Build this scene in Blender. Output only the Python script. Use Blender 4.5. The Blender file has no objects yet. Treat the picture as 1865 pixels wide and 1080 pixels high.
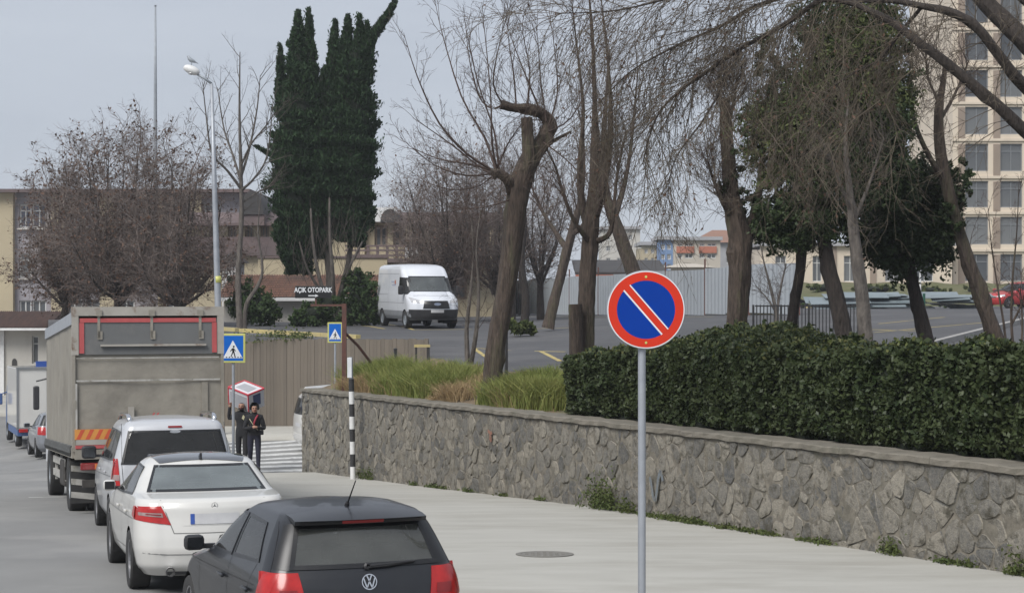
import bpy, bmesh, math, random
import numpy as np
from mathutils import Vector, Matrix, Euler

random.seed(7)
RNG = np.random.default_rng(11)
SC = bpy.context.scene
COL = SC.collection
R = math.radians

# ------------------------------------------------------------------ camera, sky, sun, exposure
CAMZ = 3.0
FPX, CX, CY = 3274.0, 932.5, 540.0
cam_d = bpy.data.cameras.new('camera')
cam = bpy.data.objects.new('camera', cam_d)
COL.objects.link(cam)
cam.location = (0, 0, CAMZ)
cam.rotation_euler = (R(90), 0, 0)
cam_d.sensor_width = 36.0
cam_d.lens = 36.0 * FPX / 1865.0
cam_d.clip_start = 0.1
cam_d.clip_end = 5000
SC.camera = cam

SUN_EL, SUN_AZ = R(48), R(215)
world = bpy.data.worlds.new('World')
SC.world = world
world.use_nodes = True
nt = world.node_tree
nt.nodes.clear()
w_out = nt.nodes.new('ShaderNodeOutputWorld')
w_sky = nt.nodes.new('ShaderNodeTexSky')
w_sky.sky_type = 'NISHITA'
w_sky.sun_disc = False
w_sky.sun_elevation = SUN_EL
w_sky.sun_rotation = SUN_AZ
w_b1 = nt.nodes.new('ShaderNodeBackground')
w_b1.inputs['Strength'].default_value = 0.05
nt.links.new(w_sky.outputs[0], w_b1.inputs['Color'])
w_tc = nt.nodes.new('ShaderNodeTexCoord')
w_mp = nt.nodes.new('ShaderNodeMapping')
w_mp.inputs['Scale'].default_value = (1.6, 1.6, 7.0)
nt.links.new(w_tc.outputs['Generated'], w_mp.inputs['Vector'])
w_no = nt.nodes.new('ShaderNodeTexNoise')
w_no.inputs['Scale'].default_value = 2.2
w_no.inputs['Detail'].default_value = 6.0
w_no.inputs['Roughness'].default_value = 0.55
nt.links.new(w_mp.outputs[0], w_no.inputs['Vector'])
w_cr = nt.nodes.new('ShaderNodeValToRGB')
w_cr.color_ramp.elements[0].position = 0.22
w_cr.color_ramp.elements[0].color = (0.196, 0.214, 0.248, 1)
w_cr.color_ramp.elements[1].position = 0.80
w_cr.color_ramp.elements[1].color = (0.246, 0.264, 0.295, 1)
nt.links.new(w_no.outputs[0], w_cr.inputs[0])
w_b2 = nt.nodes.new('ShaderNodeBackground')
w_b2.inputs['Strength'].default_value = 1.0
nt.links.new(w_cr.outputs[0], w_b2.inputs['Color'])
w_mx = nt.nodes.new('ShaderNodeMixShader')
w_mx.inputs[0].default_value = 0.92
nt.links.new(w_b1.outputs[0], w_mx.inputs[1])
nt.links.new(w_b2.outputs[0], w_mx.inputs[2])
nt.links.new(w_mx.outputs[0], w_out.inputs['Surface'])

sun_d = bpy.data.lights.new('sun', 'SUN')
sun_d.energy = 1.5
sun_d.angle = R(32)
sun_d.color = (1.0, 0.975, 0.94)
sun = bpy.data.objects.new('sun', sun_d)
COL.objects.link(sun)
sun.location = (0, -20, 60)
_sd = Vector((math.sin(SUN_AZ) * math.cos(SUN_EL), math.cos(SUN_AZ) * math.cos(SUN_EL), math.sin(SUN_EL)))
sun.rotation_euler = _sd.to_track_quat('Z', 'Y').to_euler()

vs = SC.view_settings
vs.view_transform = 'Standard'
vs.look = 'None'
vs.exposure = 1.3
vs.gamma = 1.0
vs.use_curve_mapping = False
SC.cycles.use_denoising = True
SC.cycles.max_bounces = 6
SC.cycles.transparent_max_bounces = 16

# ------------------------------------------------------------------ helpers
def W(px, py, d):
    """the point seen at photo pixel (px, py) when it stands d metres ahead"""
    return Vector(((px - CX) * d / FPX, d, CAMZ - (py - CY) * d / FPX))

def interp(x, xs, ys):
    return float(np.interp(x, xs, ys))

def gz(x, d):
    """height of the street level (pavement side)"""
    b = interp(d, [-20, 0, 14, 20, 30, 38, 46, 52, 60, 90, 400],
               [-2.95, -2.99, -3.02, -3.10, -3.52, -4.0, -4.45, -4.45, -4.25, -3.8, -3.8])
    lat = interp(d, [40, 60], [0.0, 0.09])
    return CAMZ + b + lat * max(-14.0, min(0.0, x + 5.5))

def lotz(x, d):
    v = -1.81 + (d - 42.3) * 0.0205 + 0.045 * max(0.0, x)
    u = -1.2 + 0.035 * max(0.0, min(16.0, x)) + max(0.0, min(1.1, (d - 118) * 0.035))
    return CAMZ + min(v, u)

def kerb_x(d):
    return -0.05 - 0.284 * (d - 14.2)

WE, WR = Vector((-5.37, 46.0)), Vector((5.70, 20.0))       # wall end and a point far along it
WDIR = (WR - WE).normalized()
WLEN = (WR - WE).length
WN = Vector((-WDIR.y, WDIR.x))                              # towards the bed (back right)
if WN.x < 0: WN = -WN
def wall_pt(s, off=0.0):
    return WE + WDIR * s + WN * off
def wall_top(s):
    return CAMZ - 2.36 + 0.45 * s / WLEN
def wall_bot(s):
    p = wall_pt(s)
    return gz(p.x, p.y)
def wall_x(d):
    return -5.37 + 11.07 * (46.0 - d) / 26.0

def mesh_np(name, V, Q, smooth=True):
    V = np.asarray(V, dtype=np.float32); Q = np.asarray(Q, dtype=np.int32)
    k = Q.shape[1]
    me = bpy.data.meshes.new(name)
    me.vertices.add(len(V)); me.vertices.foreach_set('co', V.ravel())
    me.loops.add(Q.size); me.loops.foreach_set('vertex_index', Q.ravel())
    me.polygons.add(len(Q)); me.polygons.foreach_set('loop_start', np.arange(0, Q.size, k, dtype=np.int32))
    if smooth:
        me.polygons.foreach_set('use_smooth', np.ones(len(Q), dtype=bool))
    me.update(calc_edges=True)
    return me

def link(name, me, parent=None, mats=None):
    o = bpy.data.objects.new(name, me)
    COL.objects.link(o)
    if parent is not None: o.parent = parent
    if mats is not None:
        for m in (mats if isinstance(mats, (list, tuple)) else [mats]):
            me.materials.append(m)
    return o

def tag(o, label=None, cat=None, group=None, kind=None):
    if label: o['label'] = label
    if cat: o['category'] = cat
    if group: o['group'] = group
    if kind: o['kind'] = kind
    return o

def empty(name, loc, rot=(0, 0, 0), label=None, cat=None, group=None):
    o = bpy.data.objects.new(name, None)
    o.empty_display_size = 0.2
    COL.objects.link(o)
    o.location = loc; o.rotation_euler = rot
    return tag(o, label, cat, group)

def children_of(o):
    return [c for c in bpy.data.objects if c.parent == o]

class MB:
    """collects faces, then links them as one mesh object"""
    def __init__(s): s.v = []; s.f = []; s.m = []
    def add(s, verts, faces, mi=0):
        n = len(s.v); s.v += [tuple(p) for p in verts]
        for f in faces: s.f.append(tuple(i + n for i in f)); s.m.append(mi)
        return s
    def box(s, c, size, rot=None, mi=0, taper=1.0):
        hx, hy, hz = size[0] / 2, size[1] / 2, size[2] / 2
        P = []
        for sz in (-1, 1):
            t = taper if sz > 0 else 1.0
            for sx, sy in ((-1, -1), (1, -1), (1, 1), (-1, 1)):
                P.append(Vector((sx * hx * t, sy * hy * t, sz * hz)))
        if rot is not None:
            M = rot if isinstance(rot, Matrix) else Euler(rot).to_matrix()
            P = [M @ p for p in P]
        c = Vector(c)
        return s.add([p + c for p in P], [(0, 3, 2, 1), (4, 5, 6, 7), (0, 1, 5, 4), (1, 2, 6, 5), (2, 3, 7, 6), (3, 0, 4, 7)], mi)
    def rbox(s, c, size, b=0.02, rot=None, mi=0):
        """box with chamfered edges"""
        bm = bmesh.new()
        bmesh.ops.create_cube(bm, size=1.0)
        for v in bm.verts: v.co = Vector((v.co.x * size[0], v.co.y * size[1], v.co.z * size[2]))
        bmesh.ops.bevel(bm, geom=list(bm.edges), offset=b, segments=2, affect='EDGES', profile=0.5)
        M = Matrix.Identity(3) if rot is None else (rot if isinstance(rot, Matrix) else Euler(rot).to_matrix())
        bm.verts.index_update()
        s.add([M @ v.co + Vector(c) for v in bm.verts], [[v.index for v in f.verts] for f in bm.faces], mi)
        bm.free(); return s
    def tube(s, pts, rad, k=8, mi=0, cap=True):
        pts = [Vector(p) for p in pts]
        if not isinstance(rad, (list, tuple)): rad = [rad] * len(pts)
        n0 = []; 
        D = pts[-1] - pts[0]
        ref = Vector((0, 0, 1)) if abs(D.normalized().z) < 0.9 else Vector((1, 0, 0))
        V = []; Fc = []
        for i, p in enumerate(pts):
            t = (pts[min(i + 1, len(pts) - 1)] - pts[max(i - 1, 0)]).normalized()
            u = t.cross(ref).normalized(); w = t.cross(u)
            for j in range(k):
                a = 2 * math.pi * j / k
                V.append(p + (u * math.cos(a) + w * math.sin(a)) * rad[i])
        for i in range(len(pts) - 1):
            for j in range(k):
                a = i * k + j; b = i * k + (j + 1) % k
                Fc.append((a, b, b + k, a + k))
        if cap:
            Fc.append(tuple(range(k))[::-1]); Fc.append(tuple(range((len(pts) - 1) * k, len(pts) * k)))
        return s.add(V, Fc, mi)
    def lathe(s, prof, axis_o, axis, k=24, mi=0):
        """prof: list of (radius, along)"""
        ax = Vector(axis).normalized(); o = Vector(axis_o)
        ref = Vector((0, 0, 1)) if abs(ax.z) < 0.9 else Vector((1, 0, 0))
        u = ax.cross(ref).normalized(); w = ax.cross(u)
        V = []; Fc = []
        for r, h in prof:
            for j in range(k):
                a = 2 * math.pi * j / k
                V.append(o + ax * h + (u * math.cos(a) + w * math.sin(a)) * r)
        for i in range(len(prof) - 1):
            for j in range(k):
                a = i * k + j; b = i * k + (j + 1) % k
                Fc.append((a, b, b + k, a + k))
        return s.add(V, Fc, mi)
    def prism(s, poly, vec, mi=0):
        n = len(poly); P = [Vector(p) for p in poly]; v = Vector(vec)
        F = [tuple(range(n))[::-1], tuple(range(n, 2 * n))]
        for i in range(n): F.append((i, (i + 1) % n, (i + 1) % n + n, i + n))
        return s.add(P + [p + v for p in P], F, mi)
    def quad(s, a, b, c, d, mi=0): return s.add([a, b, c, d], [(0, 1, 2, 3)], mi)
    def grid(s, fn, nu, nv, mi=0):
        V = [fn(i / nu, j / nv) for i in range(nu + 1) for j in range(nv + 1)]
        Fc = [(i * (nv + 1) + j, (i + 1) * (nv + 1) + j, (i + 1) * (nv + 1) + j + 1, i * (nv + 1) + j + 1) for i in range(nu) for j in range(nv)]
        return s.add(V, Fc, mi)
    def mesh(s, name, mats, smooth=False, offset=None):
        me = bpy.data.meshes.new(name)
        vv = s.v if offset is None else [tuple(Vector(p) - Vector(offset)) for p in s.v]
        me.from_pydata(vv, [], s.f)
        for m in (mats if isinstance(mats, (list, tuple)) else [mats]): me.materials.append(m)
        me.polygons.foreach_set('material_index', s.m)
        if smooth:
            me.polygons.foreach_set('use_smooth', [True] * len(s.f))
        me.update()
        return me
    def build(s, name, mats, parent=None, smooth=False, offset=None, norm=True):
        me = s.mesh(name, mats, smooth, offset)
        if norm:
            bm = bmesh.new(); bm.from_mesh(me); bmesh.ops.recalc_face_normals(bm, faces=bm.faces); bm.to_mesh(me); bm.free()
        if smooth == 'auto':
            me.set_sharp_from_angle(angle=R(35))
        return link(name, me, parent)

# ---- materials
def _n(t, kind, **kw):
    n = t.nodes.new(kind)
    for k, v in kw.items():
        n.inputs[k].default_value = v
    return n

def mk(name, c1, c2=None, scale=4.0, rough=0.7, bump=0.0, bscale=None, island=0.0, objr=0.0, metal=0.0, coat=0.0,
       spec=0.5, c3=None, s3=0.6, t3=(0.55, 0.7), stretch=None, detail=5.0, coords='Object', trans=0.0, sheen=0.0):
    """principled material whose colour drifts between c1 and c2 with noise; c3 = blotches of another colour"""
    m = bpy.data.materials.new(name); m.use_nodes = True
    t = m.node_tree; t.nodes.clear()
    out = t.nodes.new('ShaderNodeOutputMaterial'); b = t.nodes.new('ShaderNodeBsdfPrincipled')
    t.links.new(b.outputs[0], out.inputs[0])
    b.inputs['Roughness'].default_value = rough; b.inputs['Metallic'].default_value = metal
    b.inputs['Coat Weight'].default_value = coat; b.inputs['Coat Roughness'].default_value = 0.06
    b.inputs['Specular IOR Level'].default_value = spec
    tc = t.nodes.new('ShaderNodeTexCoord'); src = tc.outputs[coords]
    if stretch:
        mp = t.nodes.new('ShaderNodeMapping'); mp.inputs['Scale'].default_value = stretch
        t.links.new(src, mp.inputs[0]); src = mp.outputs[0]
    c1 = (*c1, 1)
    if c2 is None: c2 = tuple(v * 0.85 for v in c1[:3])
    nz = _n(t, 'ShaderNodeTexNoise', Scale=scale, Detail=detail, Roughness=0.6)
    t.links.new(src, nz.inputs['Vector'])
    rp = t.nodes.new('ShaderNodeMapRange'); rp.inputs[1].default_value = 0.3; rp.inputs[2].default_value = 0.7
    t.links.new(nz.outputs[0], rp.inputs[0])
    fac = rp.outputs[0]
    if island or objr:
        rnd = None
        if island:
            g = t.nodes.new('ShaderNodeNewGeometry'); rnd = g.outputs['Random Per Island']
        if objr:
            oi = t.nodes.new('ShaderNodeObjectInfo')
            if rnd is None: rnd = oi.outputs['Random']
            else:
                ad = t.nodes.new('ShaderNodeMath'); ad.operation = 'ADD'
                t.links.new(rnd, ad.inputs[0]); t.links.new(oi.outputs['Random'], ad.inputs[1])
                fr = t.nodes.new('ShaderNodeMath'); fr.operation = 'FRACT'
                t.links.new(ad.outputs[0], fr.inputs[0]); rnd = fr.outputs[0]
        mm = t.nodes.new('ShaderNodeMix'); mm.data_type = 'FLOAT'; mm.inputs[0].default_value = max(island, objr)
        t.links.new(fac, mm.inputs[2]); t.links.new(rnd, mm.inputs[3]); fac = mm.outputs[0]
    mx = t.nodes.new('ShaderNodeMix'); mx.data_type = 'RGBA'
    mx.inputs[6].default_value = c1; mx.inputs[7].default_value = (*c2[:3], 1)
    t.links.new(fac, mx.inputs[0]); colr = mx.outputs[2]
    if c3 is not None:
        n3 = _n(t, 'ShaderNodeTexNoise', Scale=s3, Detail=6.0, Roughness=0.65)
        t.links.new(src, n3.inputs['Vector'])
        r3 = t.nodes.new('ShaderNodeMapRange'); r3.inputs[1].default_value = t3[0]; r3.inputs[2].default_value = t3[1]
        t.links.new(n3.outputs[0], r3.inputs[0])
        m3 = t.nodes.new('ShaderNodeMix'); m3.data_type = 'RGBA'; m3.inputs[7].default_value = (*c3, 1)
        t.links.new(r3.outputs[0], m3.inputs[0]); t.links.new(colr, m3.inputs[6]); colr = m3.outputs[2]
    t.links.new(colr, b.inputs['Base Color'])
    if bump:
        bz = _n(t, 'ShaderNodeTexNoise', Scale=bscale or scale * 4, Detail=4.0, Roughness=0.6)
        t.links.new(src, bz.inputs['Vector'])
        bp = t.nodes.new('ShaderNodeBump'); bp.inputs['Strength'].default_value = 1.0; bp.inputs['Distance'].default_value = bump
        t.links.new(bz.outputs[0], bp.inputs['Height']); t.links.new(bp.outputs[0], b.inputs['Normal'])
    if trans:
        b.inputs['Subsurface Weight'].default_value = 0.0
        tr = t.nodes.new('ShaderNodeBsdfTranslucent'); t.links.new(colr, tr.inputs[0])
        ms = t.nodes.new('ShaderNodeMixShader'); ms.inputs[0].default_value = trans
        t.links.new(b.outputs[0], ms.inputs[1]); t.links.new(tr.outputs[0], ms.inputs[2]); t.links.new(ms.outputs[0], out.inputs[0])
    return m

def mk_glass(name, tint, refl_ior=1.5, haze=0.0, hazecol=(0.5, 0.5, 0.5)):
    """thin tinted pane: transparent with a Fresnel reflection, plus an uneven pale diffuse film"""
    m = bpy.data.materials.new(name); m.use_nodes = True
    t = m.node_tree; t.nodes.clear()
    out = t.nodes.new('ShaderNodeOutputMaterial')
    tr = t.nodes.new('ShaderNodeBsdfTransparent'); tr.inputs[0].default_value = (*tint, 1)
    gl = t.nodes.new('ShaderNodeBsdfGlossy'); gl.inputs['Roughness'].default_value = 0.03
    fr = t.nodes.new('ShaderNodeFresnel'); fr.inputs[0].default_value = refl_ior
    ms = t.nodes.new('ShaderNodeMixShader')
    df = t.nodes.new('ShaderNodeBsdfDiffuse'); df.inputs[0].default_value = (*hazecol, 1)
    mh = t.nodes.new('ShaderNodeMixShader'); mh.inputs[0].default_value = haze
    if haze:
        tc = t.nodes.new('ShaderNodeTexCoord')
        nz = _n(t, 'ShaderNodeTexNoise', Scale=3.0, Detail=6.0)
        t.links.new(tc.outputs['Object'], nz.inputs[0])
        mr = t.nodes.new('ShaderNodeMapRange'); mr.inputs[3].default_value = haze * 0.5; mr.inputs[4].default_value = haze * 1.5
        t.links.new(nz.outputs[0], mr.inputs[0]); t.links.new(mr.outputs[0], mh.inputs[0])
    t.links.new(tr.outputs[0], mh.inputs[1]); t.links.new(df.outputs[0], mh.inputs[2])
    t.links.new(fr.outputs[0], ms.inputs[0]); t.links.new(mh.outputs[0], ms.inputs[1]); t.links.new(gl.outputs[0], ms.inputs[2])
    t.links.new(ms.outputs[0], out.inputs[0])
    return m

M = {}
M['concrete'] = mk('concrete', (0.405, 0.395, 0.36), (0.355, 0.345, 0.312), 2.2, 0.9, 0.002, 40, c3=(0.31, 0.297, 0.262), s3=0.55, t3=(0.50, 0.74), coords='Object', stretch=(.35, 1.2, 1))
M['kerb'] = mk('kerb_stone', (0.34, 0.33, 0.31), (0.26, 0.25, 0.24), 2.0, 0.9)
M['asphalt'] = mk('asphalt', (0.225, 0.224, 0.217), (0.185, 0.184, 0.18), 0.5, 0.9, 0.003, 60, c3=(0.28, 0.275, 0.262), s3=0.22, t3=(0.5, 0.7))
M['lot'] = mk('lot_asphalt', (0.082, 0.082, 0.086), (0.062, 0.062, 0.065), 0.5, 0.85, 0.003, 60, c3=(0.115, 0.112, 0.112), s3=0.2, t3=(0.52, 0.7))
M['paint_w'] = mk('road_paint_white', (0.62, 0.62, 0.60), (0.40, 0.40, 0.39), 6.0, 0.8, c3=(0.27, 0.27, 0.265), s3=3.0, t3=(0.55, 0.68))
M['paint_y'] = mk('road_paint_yellow', (0.50, 0.38, 0.12), (0.36, 0.30, 0.13), 6.0, 0.8, c3=(0.14, 0.13, 0.12), s3=2.0, t3=(0.55, 0.68))
M['soil'] = mk('bed_soil', (0.13, 0.095, 0.06), (0.20, 0.15, 0.09), 5.0, 0.95, 0.02, 20, c3=(0.07, 0.08, 0.035), s3=1.5, t3=(0.5, 0.65))
M['ground'] = mk('far_ground', (0.14, 0.135, 0.11), (0.10, 0.11, 0.07), 0.05, 0.95)
M['mortar'] = mk('mortar', (0.23, 0.205, 0.165), (0.09, 0.082, 0.066), 8.0, 0.95, 0.006, 30, c3=(0.10, 0.095, 0.075), s3=1.2, t3=(0.5, 0.7))
M['stone'] = mk('wall_stone', (0.30, 0.272, 0.22), (0.066, 0.069, 0.072), 20.0, 0.92, 0.020, 40, island=0.6, objr=0.6, c3=(0.065, 0.058, 0.042), s3=7.0, t3=(0.50, 0.68))
M['cap'] = mk('wall_cap', (0.21, 0.19, 0.155), (0.13, 0.118, 0.096), 5.0, 0.9, 0.006, 30, c3=(0.11, 0.105, 0.08), s3=1.5, t3=(0.5, 0.72))
M['board'] = mk('fence_board', (0.165, 0.138, 0.108), (0.115, 0.098, 0.078), 3.0, 0.85, 0.003, 30, objr=0.55, stretch=(6, 6, 0.5))
M['galv'] = mk('galvanised_steel', (0.38, 0.40, 0.43), (0.30, 0.32, 0.35), 5.0, 0.5, metal=0.35)
M['steel_d'] = mk('grey_pole_paint', (0.30, 0.33, 0.36), (0.25, 0.27, 0.29), 3.0, 0.5, metal=0.2)
M['rust'] = mk('rusty_steel', (0.13, 0.055, 0.04), (0.075, 0.04, 0.035), 8.0, 0.85, 0.003, 40)
M['black'] = mk('black_plastic', (0.018, 0.018, 0.02), (0.025, 0.025, 0.027), 5.0, 0.5)
M['blackp'] = mk('black_paint', (0.02, 0.02, 0.022), (0.04, 0.04, 0.04), 5.0, 0.5)
M['whitep'] = mk('white_paint', (0.72, 0.72, 0.71), (0.60, 0.60, 0.59), 6.0, 0.5)
M['rubber'] = mk('tyre_rubber', (0.022, 0.022, 0.023), (0.035, 0.034, 0.033), 8.0, 0.85)
M['rim'] = mk('alloy_rim', (0.30, 0.30, 0.31), (0.22, 0.22, 0.23), 8.0, 0.35, metal=0.7)
# ------------------------------------------------------------------ ground, road, pavement, lot
def sheet(name, rows, mat, z_extra=0.0, kind='structure'):
    """rows: list of lists of points (same length)"""
    mb = MB(); n = len(rows[0])
    V = [p for r in rows for p in r]
    Fc = [(i * n + j, i * n + j + 1, (i + 1) * n + j + 1, (i + 1) * n + j) for i in range(len(rows) - 1) for j in range(n - 1)]
    mb.add(V, Fc)
    o = mb.build(name, mat, smooth=True)
    # face up
    me = o.data
    if sum(p.normal.z for p in me.polygons) < 0: me.flip_normals()
    return tag(o, kind=kind)

mb = MB(); mb.quad((-2500, -300, CAMZ - 8), (2500, -300, CAMZ - 8), (2500, 3500, CAMZ - 8), (-2500, 3500, CAMZ - 8))
tag(mb.build('ground', M['ground']), kind='structure')

rows = []
for d in list(np.arange(-15, 110, 1.5)) + [120, 150, 200]:
    rows.append([(x, d, gz(x, d) - 0.12) for x in np.linspace(-75, 16, 70)])
road = sheet('road', rows, M['asphalt'])

rows = []
for d in np.arange(-12, 45.3, 0.6):
    a, b = kerb_x(d), wall_x(d) + 0.15
    rows.append([(a + (b - a) * i / 12, d, gz(a + (b - a) * i / 12, d)) for i in range(13)])
pavement = sheet('pavement', rows, M['concrete'])
# kerb along the pavement and round its far end
mb = MB()
kp = [(kerb_x(d), d) for d in np.arange(-12, 45.01, 1.0)]
for i in range(len(kp) - 1):
    (x0, y0), (x1, y1) = kp[i], kp[i + 1]
    g = 0.008
    y0 += g; y1 -= g
    mb.add([(x0, y0, gz(x0, y0) + .004), (x0 - .14, y0, gz(x0, y0) + .004), (x1 - .14, y1, gz(x1, y1) + .004), (x1, y1, gz(x1, y1) + .004),
            (x0, y0, gz(x0, y0) - .2), (x0 - .16, y0, gz(x0, y0) - .2), (x1 - .16, y1, gz(x1, y1) - .2), (x1, y1, gz(x1, y1) - .2)],
           [(0, 1, 2, 3), (1, 5, 6, 2), (0, 4, 5, 1), (3, 2, 6, 7)])
xa, xb = kerb_x(45.3), wall_x(45.3)
mb.box(((xa + xb) / 2, 45.36, gz((xa + xb) / 2, 45.36) - .098), (xb - xa, .16, .2))
tag(mb.build('kerb', M['kerb']), kind='structure')

def patch(name, quadpts, zf, mat, off, nu=8, nv=2):
    """painted patch draped on the surface zf; quadpts: four (x, d) corners"""
    a, b, c, d = [Vector((q[0], q[1])) for q in quadpts]
    def fn(u, v):
        p = (a * (1 - u) + b * u) * (1 - v) + (d * (1 - u) + c * u) * v
        return (p.x, p.y, zf(p.x, p.y) + off)
    return MB().grid(fn, nu, nv)
roadz = lambda x, d: gz(x, d) - 0.12
marks = MB()
def mark(px0, py0, px1, py1, wd, zf=roadz):
    pass
def on_road(px, py, zf=roadz):
    """ground point under a pixel"""
    lo, hi = 5.0, 200.0
    k = (px - CX) / FPX
    d = lo
    while d < hi:
        z = zf(k * d, d)
        if CAMZ - (py - CY) * d / FPX <= z: break
        d += 0.05
    return Vector((k * d, d))
def strip_mark(mb, p, q, w, zf, off=0.006, n=6):
    t = (q - p).normalized(); nn = Vector((-t.y, t.x)) * w / 2
    a, b, c, d = p - nn, q - nn, q + nn, p + nn
    def fn(u, v):
        r = (a * (1 - u) + b * u) * (1 - v) + (d * (1 - u) + c * u) * v
        return (r.x, r.y, zf(r.x, r.y) + off)
    mb.grid(fn, n, 1)
HD = Vector((-math.sin(R(17)), math.cos(R(17))))      # road direction
mb = MB()
for s in (0, 6.2, 12.4, 18.6, 26, 34):
    p = Vector((-5.15, 18.0)) + HD * (s - 4.0) + Vector((-0.35, 0))
    strip_mark(mb, p, p + HD * 3.0, 0.14, roadz)
p = on_road(52, 906); strip_mark(mb, p, on_road(118, 905), 0.16, roadz)
tag(mb.build('lane_marking', M['paint_w'], smooth=True), kind='structure')
# zebra over the side street: stripes lie across the picture
mb = MB()
for i in range(10):
    d = 46.0 + i * 1.32
    strip_mark(mb, Vector((-10.2 - i * 0.22, d + .3)), Vector((-4.2 - i * 0.02, d)), 0.62, roadz)
tag(mb.build('zebra_crossing', M['paint_w'], smooth=True), kind='structure')
# zebra over the main road, far left
mb = MB()
for i in range(9):
    p = on_road(-70 + i * 12, 790 - i * 3)
    strip_mark(mb, Vector((-31 + i * 1.25, 69 + i * .35)), Vector((-32.2 + i * 1.25, 73.5 + i * .35)), 0.6, roadz)
tag(mb.build('zebra_crossing', M['paint_w'], smooth=True), kind='structure')

# far pavements
rows = []
for i in range(25):
    t = i / 24
    x = -11.2 + t * 12.0; d0 = 59.6 - t * 7.5; d1 = d0 + 6.6
    rows.append([(x, d0 + (d1 - d0) * j / 4, gz(x, d0 + (d1 - d0) * j / 4) + (0.02 if j else -0.11)) for j in [0, 0.02, 1, 2, 3, 4]])
tag(sheet('far_pavement', rows, M['concrete']), kind='structure')
rows = []
for i in range(25):
    x = -60 + i * 2.0
    rows.append([(x, d, gz(x, d) + (0.03 if k else -0.12)) for k, d in enumerate([80.0, 80.03, 83, 86, 90, 94])])
tag(sheet('far_pavement', rows, M['concrete']), kind='structure')

# parking lot, higher than the street
FA, FB = Vector((-14.3, 68.0)), Vector((-2.6, 56.0))       # fence ends
def lot_left(d):
    if d < 47.4:
        return wall_x(d - 1.37) + 3.22
    if d < 56.0:
        return -2.15 + (d - 47.4) / 8.6 * (-0.45)
    if d < 68.0:
        return FB.x + (d - 56) / 12.0 * (FA.x - FB.x)
    return -.258 * d
rows = []
for d in list(np.arange(10, 67.99, 1.0)) + [67.99, 68.4] + list(np.arange(70, 122, 2.0)) + [124, 128, 134, 142, 152, 165]:
    a = lot_left(d); b = 34 + d * 0.55
    rows.append([(a, d, CAMZ - 5.6)] + [(a + (b - a) * i / 30, d, lotz(a + (b - a) * i / 30, d)) for i in range(31)])
lot = sheet('parking_lot', rows, M['lot'])
# yellow bays
mb = MB()
def lot_line(p0, p1, w=0.13):
    strip_mark(mb, on_road(*p0, zf=lotz), on_road(*p1, zf=lotz), w, lotz, n=10)
lot_line((862, 634), (1030, 641)); lot_line((862, 634), (888, 652)); lot_line((985, 640), (1020, 658))
lot_line((640, 592), (700, 599)); lot_line((700, 590), (754, 601)); lot_line((754, 601), (860, 600))
lot_line((925, 600), (1040, 597)); lot_line((1000, 578), (1300, 577)); lot_line((455, 592), (700, 591))
lot_line((1590, 606), (1790, 588)); lot_line((1600, 590), (1720, 578)); lot_line((1560, 600), (1680, 603))
tag(mb.build('bay_marking', M['paint_y'], smooth=True), kind='structure')
# lot kerb, painted in places
M['kerb_y'] = mk('kerb_yellow', (0.52, 0.42, 0.16), (0.36, 0.31, 0.18), 4.0, 0.85)
def kerb_run(pts, mat, w=0.2, h=0.13):
    mb = MB()
    for p, q in zip(pts[:-1], pts[1:]):
        n = max(1, int((q - p).length / 1.0))
        for i in range(n):
            a = p + (q - p) * (i / n); b = p + (q - p) * ((i + 1) / n - 0.012 / max(.1, (q - p).length))
            t = (b - a).normalized(); nn = Vector((-t.y, t.x)) * w / 2
            P = []
            for zz in (-0.02, h):
                for c in (a - nn, b - nn, b + nn, a + nn): P.append((c.x, c.y, lotz(c.x, c.y) + zz))
            mb.add(P, [(0, 3, 2, 1), (4, 5, 6, 7), (0, 1, 5, 4), (1, 2, 6, 5), (2, 3, 7, 6), (3, 0, 4, 7)])
    return tag(mb.build('lot_kerb', mat), kind='structure')
kerb_run([on_road(1060, 573, lotz), on_road(1420, 573, lotz)], M['kerb_y'])
kerb_run([Vector((10.6, 45.5)), Vector((16.4, 57.0))], M['kerb'])
kerb_run([Vector((-13.0, 71.0)), Vector((-10.2, 66.8))], M['kerb_y'])
kerb_run([Vector((-10.0, 66.4)), Vector((-5.2, 60.9))], M['kerb_y'])
kerb_run([on_road(1470, 561, lotz), on_road(1640, 556, lotz)], M['kerb_y'])

# planting bed between wall and lot
rows = []
for i in range(61):
    s = -0.1 + i * 0.62
    r = []
    for j in range(9):
        u = j / 8
        p = wall_pt(s, 0.3 + u * 3.3)
        z = (wall_top(s) - 0.06) * (1 - u) + (lotz(p.x, p.y) + 0.05) * u + 0.05 * math.sin(s * 2.1 + u * 7)
        r.append((p.x, p.y, z))
    rows.append(r)
tag(sheet('planting_bed', rows, M['soil']), kind='structure')
# grass bank below the far buildings, right
M['bank'] = mk('bank_grass', (0.085, 0.10, 0.035), (0.12, 0.115, 0.05), 1.5, 0.95, 0.05, 8, c3=(0.16, 0.13, 0.075), s3=0.6, t3=(0.5, 0.7))
rows = []
for i in range(40):
    x = 19.5 + i * 1.1
    rows.append([(x, d, lotz(x, d) + h + 0.12 * math.sin(x * 1.7 + d)) for d, h in ((117, -.1), (119, .15), (124, .45), (132, .6), (149.5, .65))])
tag(sheet('grass_bank', rows, M['bank']), kind='structure')

# ------------------------------------------------------------------ stone wall
def clip_poly(poly, nx, ny, c):
    out = []
    for i in range(len(poly)):
        a, b = poly[i], poly[(i + 1) % len(poly)]
        da = nx * a[0] + ny * a[1] - c; db = nx * b[0] + ny * b[1] - c
        if da <= 0: out.append(a)
        if (da < 0) != (db < 0) and da != db:
            t = da / (da - db); out.append((a[0] + (b[0] - a[0]) * t, a[1] + (b[1] - a[1]) * t))
    return out

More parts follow.
